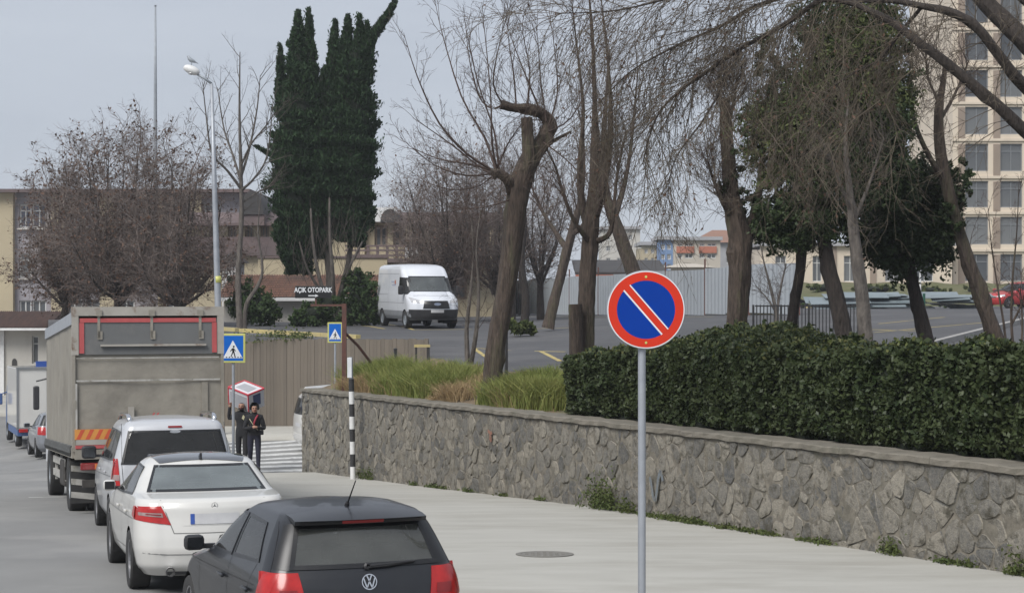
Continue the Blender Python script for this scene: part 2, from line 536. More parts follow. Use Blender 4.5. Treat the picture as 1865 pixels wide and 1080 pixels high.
wall = empty('stone_wall', (WE.x, WE.y, gz(WE.x, WE.y)), label='long grey rubble stone retaining wall with flat concrete cap beside the pavement', cat='wall')
def wl(p): return Vector(p) - Vector(wall.location)
S1 = 37.0
def core_pts(off):
    return [(wall_pt(s, off), s) for s in np.linspace(0, S1, 38)]
mb = MB()
fr, bk = core_pts(0.0), core_pts(0.42)
for i in range(len(fr) - 1):
    (a, s0), (b, s1) = fr[i], fr[i + 1]; (c, _), (d, _) = bk[i], bk[i + 1]
    P = [(a.x, a.y, wall_bot(s0) - .3), (b.x, b.y, wall_bot(s1) - .3), (b.x, b.y, wall_top(s1) - .07), (a.x, a.y, wall_top(s0) - .07),
         (c.x, c.y, wall_bot(s0) - .3), (d.x, d.y, wall_bot(s1) - .3), (d.x, d.y, wall_top(s1) - .07), (c.x, c.y, wall_top(s0) - .07)]
    F_ = [(0, 1, 2, 3), (5, 4, 7, 6), (3, 2, 6, 7)]
    if i == 0: F_.append((4, 0, 3, 7))
    mb.add([wl(p) for p in P], F_)
# return of the wall at its far end, running back from the street corner
e0 = WE + WN * 0.42; e1 = WE + WN * 4.2
tz = wall_top(0) - .07
P = []
for off in (0.0, 0.4):
    for e in (e0, e1):
        q = e + WDIR * off
        P += [(q.x, q.y, CAMZ - 5.0), (q.x, q.y, tz if e is e0 else tz + .5)]
mb.add([wl(p) for p in P], [(0, 2, 3, 1), (4, 6, 7, 5), (1, 3, 7, 5), (2, 6, 7, 3)])
mb.build('mortar_core', M['mortar'], wall)
# cap slabs
capme = []
s = -0.05
rs = random.Random(5)
while s < S1:
    ln = rs.uniform(1.6, 2.3); e = min(s + ln - 0.012, S1)
    mb = MB()
    n = 9
    for k in range(n):
        u0, u1 = s + (e - s) * k / n, s + (e - s) * (k + 1) / n
        P = []
        for u in (u0, u1):
            for off, z in ((-0.05, -.068), (-0.05, 0.0), (-0.03, .014), (0.5, .012), (0.5, -.068)):
                p = wall_pt(u, off + 0.008 * math.sin(u * 3.3) + 0.006 * math.sin(u * 13.1 + z * 40)); P.append((p.x, p.y, wall_top(u) + z + 0.007 * math.sin(u * 5.1 + off) + 0.005 * math.sin(u * 14.7 + off * 9)))
        mb.add([wl(p) for p in P], [(0, 1, 6, 5), (1, 2, 7, 6), (2, 3, 8, 7), (3, 4, 9, 8)] + ([(4, 3, 2, 1, 0)] if k == 0 else []) + ([(5, 6, 7, 8, 9)] if k == n - 1 else []))
    mb.build('cap_slab', M['cap'], wall)
    s = e + 0.012
# stones: cells of a jittered lattice, inset by the joint, face domed a little
rs = random.Random(21)
seeds = []
dx, dz = 0.265, 0.225
for i in range(-1, int(31.5 / dx) + 2):
    for j in range(-2, 11):
        seeds.append((i * dx + (0.5 * dx if j % 2 else 0) + rs.uniform(-.16, .16), j * dz + rs.uniform(-.125, .125)))
seeds = [q for q in seeds if rs.random() > 0.16]
def make_stone(mb, poly, org, us, vs, nrm, seedk):
    """poly in wall (s, v) -> one stone standing proud of the mortar"""
    rr = random.Random(seedk)
    n = len(poly)
    cx = sum(p[0] for p in poly) / n; cy = sum(p[1] for p in poly) / n
    # soften the corners
    P = []
    for i in range(n):
        a, b = poly[i], poly[(i + 1) % n]
        for t in (0.22, 0.78): P.append((a[0] + (b[0] - a[0]) * t, a[1] + (b[1] - a[1]) * t))
    V = []; m = len(P)
    tx, ty = rr.uniform(-.07, .07), rr.uniform(-.07, .07); pr = rr.choice((rr.uniform(.001, .008), rr.uniform(.003, .014), rr.uniform(.010, .03)))
    for sc, h in ((1.0, -.012), (0.93, pr * .8), (0.60, pr)):
        for q in P:
            x = cx + (q[0] - cx) * sc; y = cy + (q[1] - cy) * sc
            hh = h + (tx * (x - cx) + ty * (y - cy)) * (0 if h < 0 else 1) + (rr.uniform(-.006, .006) if h > 0 else 0)
            V.append(org(x, y) + nrm * hh)
    V.append(org(cx, cy) + nrm * (pr + rr.uniform(-.006, .008)))
    Fc = []
    for k in range(2):
        for i in range(m): Fc.append((k * m + i, k * m + (i + 1) % m, (k + 1) * m + (i + 1) % m, (k + 1) * m + i))
    for i in range(m): Fc.append((2 * m + i, 2 * m + (i + 1) % m, 3 * m))
    mb.add(V, Fc)
stones = []
for i, (sx, sy) in enumerate(seeds):
    if sx < -.1 or sx > 31: continue
    poly = [(sx - .6, sy - .6), (sx + .6, sy - .6), (sx + .6, sy + .6), (sx - .6, sy + .6)]
    gap = rs.choice((rs.uniform(.001, .007), rs.uniform(.002, .010), rs.uniform(.006, .022)))
    for j, (ox, oy) in enumerate(seeds):
        if j == i or abs(ox - sx) > 1.1 or abs(oy - sy) > 1.1: continue
        nx, ny = ox - sx, oy - sy; L = math.hypot(nx, ny)
        nx /= L; ny /= L
        poly = clip_poly(poly, nx, ny, nx * (ox + sx) / 2 + ny * (oy + sy) / 2 - gap)
        if len(poly) < 3: break
    if len(poly) < 3: continue
    hgt = wall_top(sx) - .085 - wall_bot(sx)
    poly = clip_poly(poly, 0, 1, hgt); 
    if len(poly) >= 3: poly = clip_poly(poly, 0, -1, 0.05)
    if len(poly) >= 3: poly = clip_poly(poly, -1, 0, -0.01)
    if len(poly) < 3: continue
    area = abs(sum(poly[k][0] * poly[(k + 1) % len(poly)][1] - poly[(k + 1) % len(poly)][0] * poly[k][1] for k in range(len(poly)))) / 2
    if area < .008: continue
    stones.append((sx, poly, i, area))
nrm3 = Vector((-WN.x, -WN.y, 0))
def org(x, y):
    p = wall_pt(x); return wl((p.x, p.y, wall_bot(x) + y))
# the 298 that show largest become single stones
def shown(st):
    p = wall_pt(st[0]); px = CX + FPX * p.x / p.y
    return (st[3] / (p.y ** 2)) if -30 < px < 1880 else -1
stones.sort(key=shown, reverse=True)
restmb = MB()
for k, (sx, poly, i, area) in enumerate(stones):
    tgt = MB() if k < 298 else restmb
    make_stone(tgt, poly, org, None, None, nrm3, i)
    if k < 298: tgt.build('stone', M['stone'], wall, smooth='auto', norm=False)
# end face stones
for j in range(7):
    z = .05 + j * .29
    for h in range(2):
        x0 = .02 + h * .21; 
        poly = [(x0, z), (x0 + .18, z + .01), (x0 + .175, z + .26), (x0 + .01, z + .25)]
        make_stone(restmb, poly, lambda x, y: wl((WE.x + WN.x * x, WE.y + WN.y * x, wall_bot(0) + y * .96)), None, None, Vector((-WDIR.x, -WDIR.y, 0)), 900 + j * 2 + h)
o = restmb.build('stonework', M['stone'], wall, smooth='auto', norm=False); o['kind'] = 'stuff'
# faded graffiti strokes
M['graf_b'] = mk('graffiti_blue', (0.13, 0.165, 0.20), (0.16, 0.155, 0.14), 22.0, 0.9)
M['graf_r'] = mk('graffiti_red', (0.27, 0.12, 0.08), (0.22, 0.14, 0.10), 14.0, 0.9)
def graffiti(label, strokes, mat):
    p = wall_pt(strokes[0][0][0]); root = (p.x, p.y, wall_bot(strokes[0][0][0]) + strokes[0][0][1])
    mb = MB()
    for st in strokes:
        pts = [wl((0, 0, 0)) * 0 + (Vector((*wall_pt(a, -0.058), wall_bot(a) + b)) - Vector(root)) for a, b in st]
        for q0, q1 in zip(pts[:-1], pts[1:]):
            t = (q1 - q0).normalized(); nn = t.cross(Vector((-WN.x, -WN.y, 0))) * .034
            mb.add([q0 - nn, q1 - nn, q1 + nn, q0 + nn], [(0, 1, 2, 3)])
    o = mb.build('graffiti', mat); o.location = root
    tag(o, label, 'graffiti')
def s_at(px):
    k = (px - CX) / FPX
    return WLEN * ((k * 46 + 5.37) / (11.07 + 26 * k))

# ------------------------------------------------------------------ brown board fence
fence = empty('board_fence', (FA.x, FA.y, gz(FA.x, FA.y)), label='tall weathered brown board fence holding up the car park beyond the zebra crossing', cat='fence')
FV = (FB - FA); FL = FV.length; FV = FV.normalized(); FNn = Vector((FV.y, -FV.x))
if FNn.y > 0: FNn = -FNn
nb = 88; bw = FL / nb
def f_top(s):
    p = FA + FV * s
    return CAMZ + interp(s, [0, FL * .3, FL * .55, FL], [-1.86, -1.70, -1.45, -1.33])
for i in range(nb):
    s = (i + .5) * bw; p = FA + FV * s
    z0, z1 = gz(p.x, p.y) - .1, f_top(s) + rs.uniform(-.02, .02)
    mb = MB(); h = z1 - z0
    mb.box((0, 0, 0), (bw - .008, .03, h), rot=Matrix.Rotation(math.atan2(FV.y, FV.x), 3, 'Z'))
    o = mb.build('board', M['board'], fence)
    o.location = Vector((p.x + FNn.x * rs.uniform(-.008, .008), p.y + FNn.y * rs.uniform(-.008, .008), (z0 + z1) / 2)) - fence.location
mb = MB()
for hz in (.45, 1.3, 2.3):
    a, b = FA - FNn * .05, FB - FNn * .05
    mb.tube([Vector((a.x, a.y, gz(a.x, a.y) + hz)) - fence.location, Vector((b.x, b.y, gz(b.x, b.y) + hz)) - fence.location], .035, 4)
mb.build('rail', M['board'], fence)

# ------------------------------------------------------------------ pale metal hoarding at the back of the lot
M['hoard'] = mk('hoarding_sheet', (0.33, 0.355, 0.38), (0.25, 0.275, 0.30), 0.8, 0.55, objr=0.6, c3=(0.27, 0.28, 0.29), s3=0.5, t3=(0.58, 0.75))
h0, h1 = on_road(905, 572, lotz), on_road(1455, 574, lotz)
hoard = empty('metal_hoarding', (h0.x, h0.y, lotz(h0.x, h0.y)), label='pale blue grey corrugated metal hoarding along the back of the car park', cat='fence')
HL = (h1 - h0).length; np_ = 18; pw = HL / np_
hv = (h1 - h0).normalized()
def panel_mesh(w, h):
    mb = MB(); n = 24
    pts = [(-w / 2 + w * i / n, 0.03 * (1 if (i // 2) % 2 else -1)) for i in range(n + 1)]
    for i in range(n):
        (x0, y0), (x1, y1) = pts[i], pts[i + 1]
        mb.add([(x0, y0, 0), (x1, y1, 0), (x1, y1, h), (x0, y0, h)], [(0, 1, 2, 3)])
    return mb.mesh('sheet_panel', M['hoard'])
pm = panel_mesh(pw - .02, 2.15)
for i in range(np_):
    p = h0 + hv * (i + .5) * pw
    o = link('sheet_panel', pm, hoard)
    o.location = Vector((p.x, p.y, lotz(p.x, p.y) + .05 + rs.uniform(-.05, .05))) - hoard.location
    o.rotation_euler.z = math.atan2(hv.y, hv.x)
pm2 = MB().box((0, 0, 1.35), (.07, .09, 2.7)).mesh('post', M['rust'])
for i in range(0, np_ + 1, 2):
    p = h0 + hv * i * pw
    o = link('post', pm2, hoard); o.location = Vector((p.x, p.y - .06, lotz(p.x, p.y) - .05)) - hoard.location

# ------------------------------------------------------------------ black railing behind the hedge
rail = empty('railing', W(1375, 610, 46), label='low black railing of thin upright bars behind the hedge', cat='railing')
mb = MB(); mp = MB()
ra, rb = W(1372, 612, 46), W(1568, 612, 46)
for i in range(32):
    q = ra + (rb - ra) * (i / 31) - rail.location
    (mp if i % 8 == 0 else mb).box((q.x, q.y, q.z + .3), (.025 if i % 8 else .05, .025 if i % 8 else .05, 1.0))
mb.build('bars', M['blackp'], rail)['kind'] = 'stuff'
mp.build('posts', M['blackp'], rail)['kind'] = 'stuff'
for hz in (-.05, .74):
    MB().box(((rb - ra).x / 2, 0, hz), ((rb - ra).x, .03, .035)).build('rail', M['blackp'], rail)
# ------------------------------------------------------------------ buildings
M['b_beige'] = mk('beige_render', (0.66, 0.57, 0.46), (0.58, 0.50, 0.40), 0.3, 0.9, c3=(0.42, 0.36, 0.29), s3=0.15, t3=(0.55, 0.75))
M['b_span'] = mk('brown_infill', (0.30, 0.235, 0.185), (0.25, 0.20, 0.16), 0.6, 0.85)
M['b_yell'] = mk('yellow_render', (0.46, 0.39, 0.26), (0.40, 0.34, 0.235), 0.3, 0.9, c3=(0.40, 0.34, 0.23), s3=0.3, t3=(0.55, 0.75))
M['b_lav'] = mk('lavender_render', (0.32, 0.30, 0.32), (0.26, 0.245, 0.265), 0.3, 0.9, c3=(0.34, 0.30, 0.26), s3=0.2, t3=(0.5, 0.7))
M['b_white'] = mk('offwhite_render', (0.52, 0.50, 0.455), (0.44, 0.42, 0.385), 0.6, 0.9, c3=(0.34, 0.32, 0.29), s3=0.4, t3=(0.55, 0.75))
M['b_purp'] = mk('brown_purple_roof', (0.16, 0.115, 0.11), (0.11, 0.085, 0.085), 0.6, 0.85)
M['b_dark'] = mk('dark_cladding', (0.035, 0.033, 0.033), (0.055, 0.05, 0.047), 0.8, 0.7)
M['b_blue'] = mk('blue_render', (0.17, 0.26, 0.44), (0.14, 0.22, 0.37), 0.2, 0.9)
M['b_oran'] = mk('orange_render', (0.42, 0.15, 0.09), (0.36, 0.13, 0.085), 0.2, 0.9)
M['b_cream'] = mk('cream_render', (0.50, 0.45, 0.38), (0.43, 0.39, 0.33), 0.2, 0.9)
M['b_grey'] = mk('grey_render', (0.36, 0.36, 0.37), (0.30, 0.30, 0.31), 0.2, 0.9)
M['tile'] = mk('clay_tile', (0.30, 0.16, 0.105), (0.20, 0.115, 0.085), 1.2, 0.85, island=0.7, c3=(0.14, 0.10, 0.08), s3=0.5, t3=(0.5, 0.7))
M['tile_d'] = mk('dark_clay_tile', (0.16, 0.095, 0.075), (0.10, 0.07, 0.06), 1.2, 0.85, island=0.7)
M['frame_w'] = mk('window_frame_white', (0.60, 0.60, 0.58), None, 3.0, 0.5)
M['frame_g'] = mk('window_frame_grey', (0.20, 0.21, 0.22), None, 3.0, 0.5)
M['pane'] = mk('window_pane', (0.03, 0.036, 0.045), (0.17, 0.175, 0.175), 0.25, 0.08, spec=0.6, objr=0.7)
M['pane_b'] = mk('window_pane_blue', (0.03, 0.045, 0.10), (0.06, 0.07, 0.10), 0.4, 0.08, spec=0.8)

def px_rect(d, x0, y0, x1, y1):
    a, b = W(x0, y1, d), W(x1, y0, d)
    return a.x, a.z, b.x, b.z

def facade(root, d, rect, rows, mat, thick=0.35, name='wall', depth=None):
    """wall from piers and bands round real openings; rect and rows in world x, z"""
    x0, z0, x1, z1 = rect; rl = Vector(root.location); mb = MB()
    z = z0
    def bx(a, b, c, e):
        if b - a > .01 and e - c > .01:
            mb.box(((a + b) / 2 - rl.x, d + thick / 2 - rl.y, (c + e) / 2 - rl.z), (b - a, thick, e - c))
    for zb, zt, wins in sorted(rows):
        bx(x0, x1, z, zb)
        x = x0
        for xa, xb in sorted(wins):
            bx(x, xa, zb, zt); x = xb
        bx(x, x1, zb, zt); z = zt
    bx(x0, x1, z, z1)
    if depth:   # body behind, returns and roof
        mb.box(((x0 + x1) / 2 - rl.x, d + thick + depth / 2 + .02 - rl.y, (z0 + z1) / 2 - .15 - rl.z), (x1 - x0 - .02, depth, z1 - z0 - .3))
    return mb.build(name, mat, root)

def window(root, d, xa, xb, zb, zt, fm, pm, mull=1, tran=0, rec=0.18, label=None, fw=0.07):
    rl = Vector(root.location); w, h = xb - xa, zt - zb
    c = Vector(((xa + xb) / 2, d + rec, (zb + zt) / 2)) - rl
    key = ('win', round(w, 2), round(h, 2), fm.name, mull, tran)
    if key not in MESHC:
        mb = MB()
        for sx in (-1, 1): mb.box((sx * (w / 2 - fw / 2), 0, 0), (fw, .08, h))
        for sz in (-1, 1): mb.box((0, 0, sz * (h / 2 - fw / 2)), (w - 2 * fw, .08, fw))
        for k in range(mull): mb.box((-w / 2 + w * (k + 1) / (mull + 1), -.004, 0), (fw * .8, .07, h - 2 * fw))
        for k in range(tran): mb.box((0, -.002, h * .22), (w - 2 * fw, .072, fw * .8))
        MESHC[key] = mb.mesh('window', fm)
    pk = ('pane', round(w, 2), round(h, 2), pm.name)
    if pk not in MESHC:
        MESHC[pk] = MB().box((0, .02, 0), (w - 2 * fw + .01, .02, h - 2 * fw + .01)).mesh('pane', pm)
    o = link('window', MESHC[key], root); o.location = c
    link('pane', MESHC[pk], o)
    return o
MESHC = {}

# --- beige tower, right
D = 151.0
tw = empty('apartment_tower', W(1735, 528, D), label='tall beige apartment tower with rows of grey windows at the right edge', cat='building')
cols = [(1758, 1800), (1822, 1862), (1884, 1926), (1948, 1988), (2010, 2052)]
rowsp = [(463, 512), (395, 445), (330, 378), (262, 312), (195, 245), (128, 177), (60, 110), (-8, 42), (-75, -26), (-142, -93)]
rows = []
for yt, yb in rowsp:
    a = W(0, yb, D).z; b = W(0, yt, D).z
    rows.append((a, b, [(W(x0, 0, D).x, W(x1, 0, D).x) for x0, x1 in cols]))
facade(tw, D, (W(1735, 0, D).x, W(0, 545, D).z, W(2075, 0, D).x, W(0, -190, D).z), rows, M['b_beige'], depth=16)
for zb, zt, ws in rows:
    for xa, xb in ws: window(tw, D, xa, xb, zb, zt, M['frame_g'], M['pane'], mull=1, tran=1 if zb < 14 else 0, fw=.09)
mb = MB()
for zb, zt, ws in rows:       # brown infill beside and under the windows
    for xa, xb in ws:
        MB().box((xa - .32 - tw.location.x, D - .02 - tw.location.y, (zb + zt) / 2 - .3 - tw.location.z), (.56, .1, zt - zb + .5)).build('infill_panel', M['b_span'], tw)
mb = MB()
for zb, zt, ws in rows: MB().box((W(1905, 0, D).x - tw.location.x, D - .06 - tw.location.y, zt + .32 - tw.location.z), (W(2075, 0, D).x - W(1735, 0, D).x + .1, .14, .22)).build('string_course', M['b_beige'], tw)
MB().box((W(1905, 0, D).x - tw.location.x, 8, W(0, -200, D).z - tw.location.z), (W(2090, 0, D).x - W(1720, 0, D).x, 17, .5)).build('roof', M['b_beige'], tw)

# --- set back part of the tower
D = 172.0
bl = empty('apartment_block', W(1640, 530, D), label='pink beige apartment block behind the tower, mostly hidden by trees', cat='building')
rows = []
for k in range(6):
    yt = 372 + k * 27 - 27; rows.append((W(0, yt + 17, D).z, W(0, yt, D).z, [(W(x, 0, D).x, W(x + 16, 0, D).x) for x in (1655, 1690, 1720)]))
facade(bl, D, (W(1640, 0, D).x, W(0, 540, D).z, W(1740, 0, D).x, W(0, 318, D).z), rows, M['b_beige'], depth=10)
for zb, zt, ws in rows:
    for xa, xb in ws: window(bl, D, xa, xb, zb, zt, M['frame_g'], M['pane'], mull=1)

# --- low wing
D = 149.6
wg = empty('low_wing', W(1390, 530, D), label='low beige wing of the apartment building with tall windows behind the grass bank', cat='building')
ws = [(W(a, 0, D).x, W(b, 0, D).x) for a, b in ((1412, 1432), (1480, 1497), (1537, 1560), (1612, 1645), (1668, 1700))]
rows = [(W(0, 513, D).z, W(0, 466, D).z, ws)]
facade(wg, D, (W(1385, 0, D).x, W(0, 560, D).z, W(1734, 0, D).x, W(0, 448, D).z), rows, M['b_beige'], depth=12)
for zb, zt, w_ in rows:
    for xa, xb in w_: window(wg, D, xa, xb, zb, zt, M['frame_w'], M['pane'], mull=1, tran=1)
mb = MB()
for a in (1455, 1518, 1590, 1655): MB().box((W(a, 0, D).x - wg.location.x, -.04, 2.0), (.5, .1, 3.6)).build('infill_panel', M['b_span'], wg)
MB().box((W(1560, 0, D).x - wg.location.x, 6, W(0, 445, D).z - wg.location.z), (W(1734, 0, D).x - W(1385, 0, D).x + .4, 12.8, .3)).build('roof', M['b_grey'], wg)

# --- far colourful row
D = 235.0
def far_block(label, x0, yt, x1, yb, mat, cols, rws, winmat='frame_w', band=None, depth=10, dd=0, roof=None):
    d = D + dd
    r = empty('distant_building', W(x0, yb, d), label=label, cat='building')
    rows = []
    for a, b in rws: rows.append((W(0, b, d).z, W(0, a, d).z, [(W(p, 0, d).x, W(q, 0, d).x) for p, q in cols]))
    facade(r, d, (W(x0, 0, d).x, W(0, yb + 60, d).z, W(x1, 0, d).x, W(0, yt, d).z), rows, M[mat], depth=depth)
    for zb, zt, ws in rows:
        for xa, xb in ws: window(r, d, xa, xb, zb, zt, M[winmat], M['pane'], mull=1, fw=.12)
    if band:
        for y0, y1, xa, xb in band[1]:
            a, b = W(xa, y1, d) - r.location, W(xb, y0, d) - r.location
            MB().box(((a.x + b.x) / 2, -.1, (a.z + b.z) / 2), (b.x - a.x, .25, b.z - a.z)).build('balcony_front', M[band[0]], r)
    a, b = W(x0, yt, d) - r.location, W(x1, yt, d) - r.location
    if roof:
        mb = MB(); h = (yt - roof[1]) * d / FPX
        mb.add([(a.x - .6, -.6, a.z), (b.x + .6, -.6, a.z), (b.x + .6, depth + .6, a.z), (a.x - .6, depth + .6, a.z), ((a.x + b.x) / 2 - 1, depth / 2, a.z + h), ((a.x + b.x) / 2 + 1, depth / 2, a.z + h)],
               [(0, 1, 5, 4), (2, 3, 4, 5), (1, 2, 5), (3, 0, 4), (3, 2, 1, 0)])
        mb.build('roof', M[roof[0]], r)
    else:
        MB().box(((a.x + b.x) / 2, depth / 2, a.z + .25), (b.x - a.x + .5, depth + 1, .45)).build('roof', M['b_grey'], r)
    return r
far_block('distant pale blue apartment block above the hoarding', 1200, 437, 1228, 560, 'b_blue', [(1204, 1211), (1215, 1222)], [(445, 455), (463, 473), (481, 491)], dd=2)
far_block('distant block with orange balcony fronts above the hoarding', 1228, 438, 1312, 560, 'b_cream', [(1234, 1243), (1247, 1262), (1274, 1283), (1288, 1304)], [(443, 449), (462, 471)], band=('b_oran', [(449, 461, 1232, 1264), (449, 461, 1273, 1305)]), dd=0)
far_block('distant ochre narrow building left of the pale blue block', 1168, 447, 1199, 560, 'b_yell', [(1174, 1180), (1186, 1192)], [(454, 462), (470, 478)], dd=6)
far_block('distant grey building under a low red roof beside the thick trunk', 1268, 442, 1365, 560, 'b_grey', [(1322, 1330), (1338, 1346), (1352, 1360)], [(450, 458), (470, 480)], dd=25, roof=('tile', 417))
far_block('distant cream house with shallow roof just above the hoarding', 1222, 487, 1296, 560, 'b_cream', [(1230, 1236), (1242, 1248), (1254, 1260), (1266, 1272), (1280, 1286)], [(493, 506)], dd=-35, roof=('b_cream', 479))
far_block('distant pale tower block seen between the bare trees', 1096, 418, 1166, 560, 'b_white', [(1104, 1112), (1124, 1132), (1144, 1152)], [(428, 438), (448, 458), (470, 480)], dd=40)
far_block('distant beige block half hidden behind the thick trunk', 1372, 428, 1412, 560, 'b_cream', [(1378, 1386), (1394, 1402)], [(436, 446), (456, 466), (478, 488)], dd=-40)

# low shed with red edge by the hoarding, between trees
D = 112.0
sh = empty('lean_to_shed', W(1090, 575, D), label='low dark roofed shed with a red edge behind the hoarding', cat='shed')
a, b = W(1060, 480, D) - sh.location, W(1205, 505, D) - sh.location
MB().box(((a.x + b.x) / 2, 3.5, b.z / 2 - .6), (b.x - a.x, 5.5, b.z + .9)).build('wall', M['b_grey'], sh)
MB().box(((a.x + b.x) / 2, 3.4, (a.z + b.z) / 2 + .25), (b.x - a.x + .8, 6.4, .18), rot=(R(8), 0, 0)).build('roof', M['b_dark'], sh)
MB().box(((a.x + b.x) / 2, .1, b.z + .05), (b.x - a.x + .8, .12, .22)).build('fascia', M['b_oran'], sh)

# --- long low building with purple brown mansard and dark arches (behind the cypress)
D = 106.0
lb = empty('terrace_building', W(660, 590, D), label='long low building with purple brown roof, dark arched dormers and balcony behind the cypress', cat='building')
L0 = Vector(lb.location)
def lx(px): return W(px, 0, D).x - L0.x
def lz(py): return W(0, py, D).z - L0.z
cols = [(682, 706), (716, 740), (752, 775), (790, 812), (830, 852), (866, 890)]
rows = [(W(0, 450, D).z, W(0, 410, D).z, [(W(a, 0, D).x, W(b, 0, D).x) for a, b in cols + [(446, 462), (474, 490), (380, 400), (415, 432)]]),
        (W(0, 545, D).z, W(0, 500, D).z, [(W(a, 0, D).x, W(b, 0, D).x) for a, b in [(700, 730), (760, 790), (820, 850)]])]
facade(lb, D, (W(330, 0, D).x, W(0, 640, D).z, W(935, 0, D).x, W(0, 405, D).z), rows, M['b_yell'], depth=12)
for zb, zt, ws in rows:
    for xa, xb in ws: window(lb, D, xa, xb, zb, zt, M['b_span'], M['pane'], mull=1, fw=.14, rec=.25)
# mansard
mb = MB()
for a, b in ((330, 668), (725, 935)):
    mb.add([(lx(a), -.7, lz(407)), (lx(b), -.7, lz(407)), (lx(b), 2.0, lz(384)), (lx(a), 2.0, lz(384)), (lx(a), 12, lz(384)), (lx(b), 12, lz(384)), (lx(a), -.7, lz(412)), (lx(b), -.7, lz(412)), (lx(a), 12, lz(412)), (lx(b), 12, lz(412))],
           [(0, 1, 2, 3), (3, 2, 5, 4), (6, 7, 1, 0), (6, 8, 9, 7), (0, 3, 4, 8, 6), (1, 7, 9, 5, 2)])
mb.build('roof', M['b_purp'], lb)
mb = MB(); mb.box(((lx(668) + lx(725)) / 2, 2.0, lz(392)), (lx(725) - lx(668) - .04, 5.5, lz(379) - lz(405)))
mb.build('skylight', M['whitep'], lb)
for cxp, wd, top, base in ((712, 34, 382, 406), (462, 44, 350, 392)):
    mb = MB(); n = 14; V = []
    w = lx(cxp + wd / 2) - lx(cxp - wd / 2); h = lz(top) - lz(base)
    arch = [(lx(cxp) - w / 2 * math.cos(math.pi * k / n), lz(base) + h * math.sin(math.pi * k / n)) for k in range(n + 1)]
    mb.prism([(x, -1.0, z) for x, z in arch], (0, 4.5, 0))
    mb.build('dormer', M['b_dark'], lb)
MB().box((lx(462), 1.6, (lz(392) + lz(412)) / 2), (lx(486) - lx(440), 5, lz(392) - lz(412))).build('dormer_base', M['b_purp'], lb)
# balcony with wooden rail
mb = MB(); mb.box((lx(760), -1.2, lz(476)), (lx(890) - lx(640), 2.4, .22)); mb.build('balcony_slab', M['b_purp'], lb)
mb = MB()
for k in range(15): mb.box((lx(642 + k * 17), -2.3, (lz(474) + lz(450)) / 2), (.16, .12, lz(450) - lz(474) - .05))
for y in (450, 458, 467): mb.box((lx(760), -2.3, lz(y)), (lx(890) - lx(640), .16, .1))
mb.build('balcony_rail', M['b_purp'], lb)
mb = MB()
for k in (660, 745, 782, 822, 860, 898): MB().box((lx(k), -.35, (lz(410) + lz(474)) / 2), (.35, .35, lz(410) - lz(474))).build('column', M['b_yell'], lb)
MB().box((lx(755), -2.75, lz(462)), (.75, .35, .55)).build('air_conditioner', M['whitep'], lb)
# purple band of wall, left part
MB().box(((lx(330) + lx(512)) / 2, -.25, (lz(432) + lz(466)) / 2), (lx(512) - lx(330), .4, lz(432) - lz(466))).build('parapet', M['b_purp'], lb)

# --- tiled shed in front of it
D = 84.0
ts = empty('tiled_shed', W(560, 592, D), label='low white shed under a sloping red clay tile roof behind the cypress', cat='shed')
S0 = Vector(ts.location)
def sx_(px): return W(px, 0, D).x - S0.x
def sz_(py): return W(0, py, D).z - S0.z
MB().box(((sx_(405) + sx_(700)) / 2, 2.6, (sz_(545) + sz_(640)) / 2), (sx_(700) - sx_(405), 4.2, sz_(545) - sz_(640))).build('wall', M['b_white'], ts)
mb = MB()
nr, nc = 10, 66
for i in range(nr):
    for j in range(nc):
        u0 = sx_(395) + (sx_(712) - sx_(395)) * j / nc; w = (sx_(712) - sx_(395)) / nc
        y0 = -.1 + i * .42; z0 = sz_(543) + (sz_(500) - sz_(543)) * i / nr
        z1 = sz_(543) + (sz_(500) - sz_(543)) * (i + 1.12) / nr - .03
        dz_ = rs.uniform(0, .02)
        mb.add([(u0, y0, z0 + .03 + dz_), (u0 + w * .5, y0, z0 + .09 + dz_), (u0 + w, y0, z0 + .03 + dz_), (u0 + w, y0 + .47, z1 + .03), (u0 + w * .5, y0 + .47, z1 + .09), (u0, y0 + .47, z1 + .03)],
               [(0, 1, 4, 5), (1, 2, 3, 4)])
mb.build('roof_tiles', M['tile'], ts)['kind'] = 'stuff'
MB().box(((sx_(395) + sx_(712)) / 2, 2.05, (sz_(500) + sz_(545)) / 2 - .1), (sx_(712) - sx_(395), .1, .1), rot=None).build('batten', M['b_span'], ts)
mb = MB(); mb.add([(sx_(395), -.06, sz_(543)), (sx_(712), -.06, sz_(543)), (sx_(712), 4.2, sz_(500)), (sx_(395), 4.2, sz_(500)), (sx_(712), 4.2, sz_(545)), (sx_(395), 4.2, sz_(545))],
                 [(0, 1, 2, 3), (3, 2, 4, 5)]); mb.build('roof_deck', M['b_span'], ts)
MB().box(((sx_(395) + sx_(712)) / 2, -.12, sz_(545)), (sx_(712) - sx_(395), .06, .16)).build('fascia', M['whitep'], ts)
# ochre garden wall above the tile roof
D2 = 95.0
gw = empty('garden_wall', W(570, 590, D2), label='ochre plastered wall standing above the red tile roof', cat='wall')
a, b = W(470, 470, D2) - gw.location, W(705, 560, D2) - gw.location
MB().box(((a.x + b.x) / 2, .2, (a.z + b.z) / 2), (b.x - a.x, .35, a.z - b.z)).build('wall', M['b_yell'], gw)
MB().box(((a.x + b.x) / 2, .2, a.z + .05), (b.x - a.x + .1, .5, .1)).build('coping', M['b_purp'], gw)
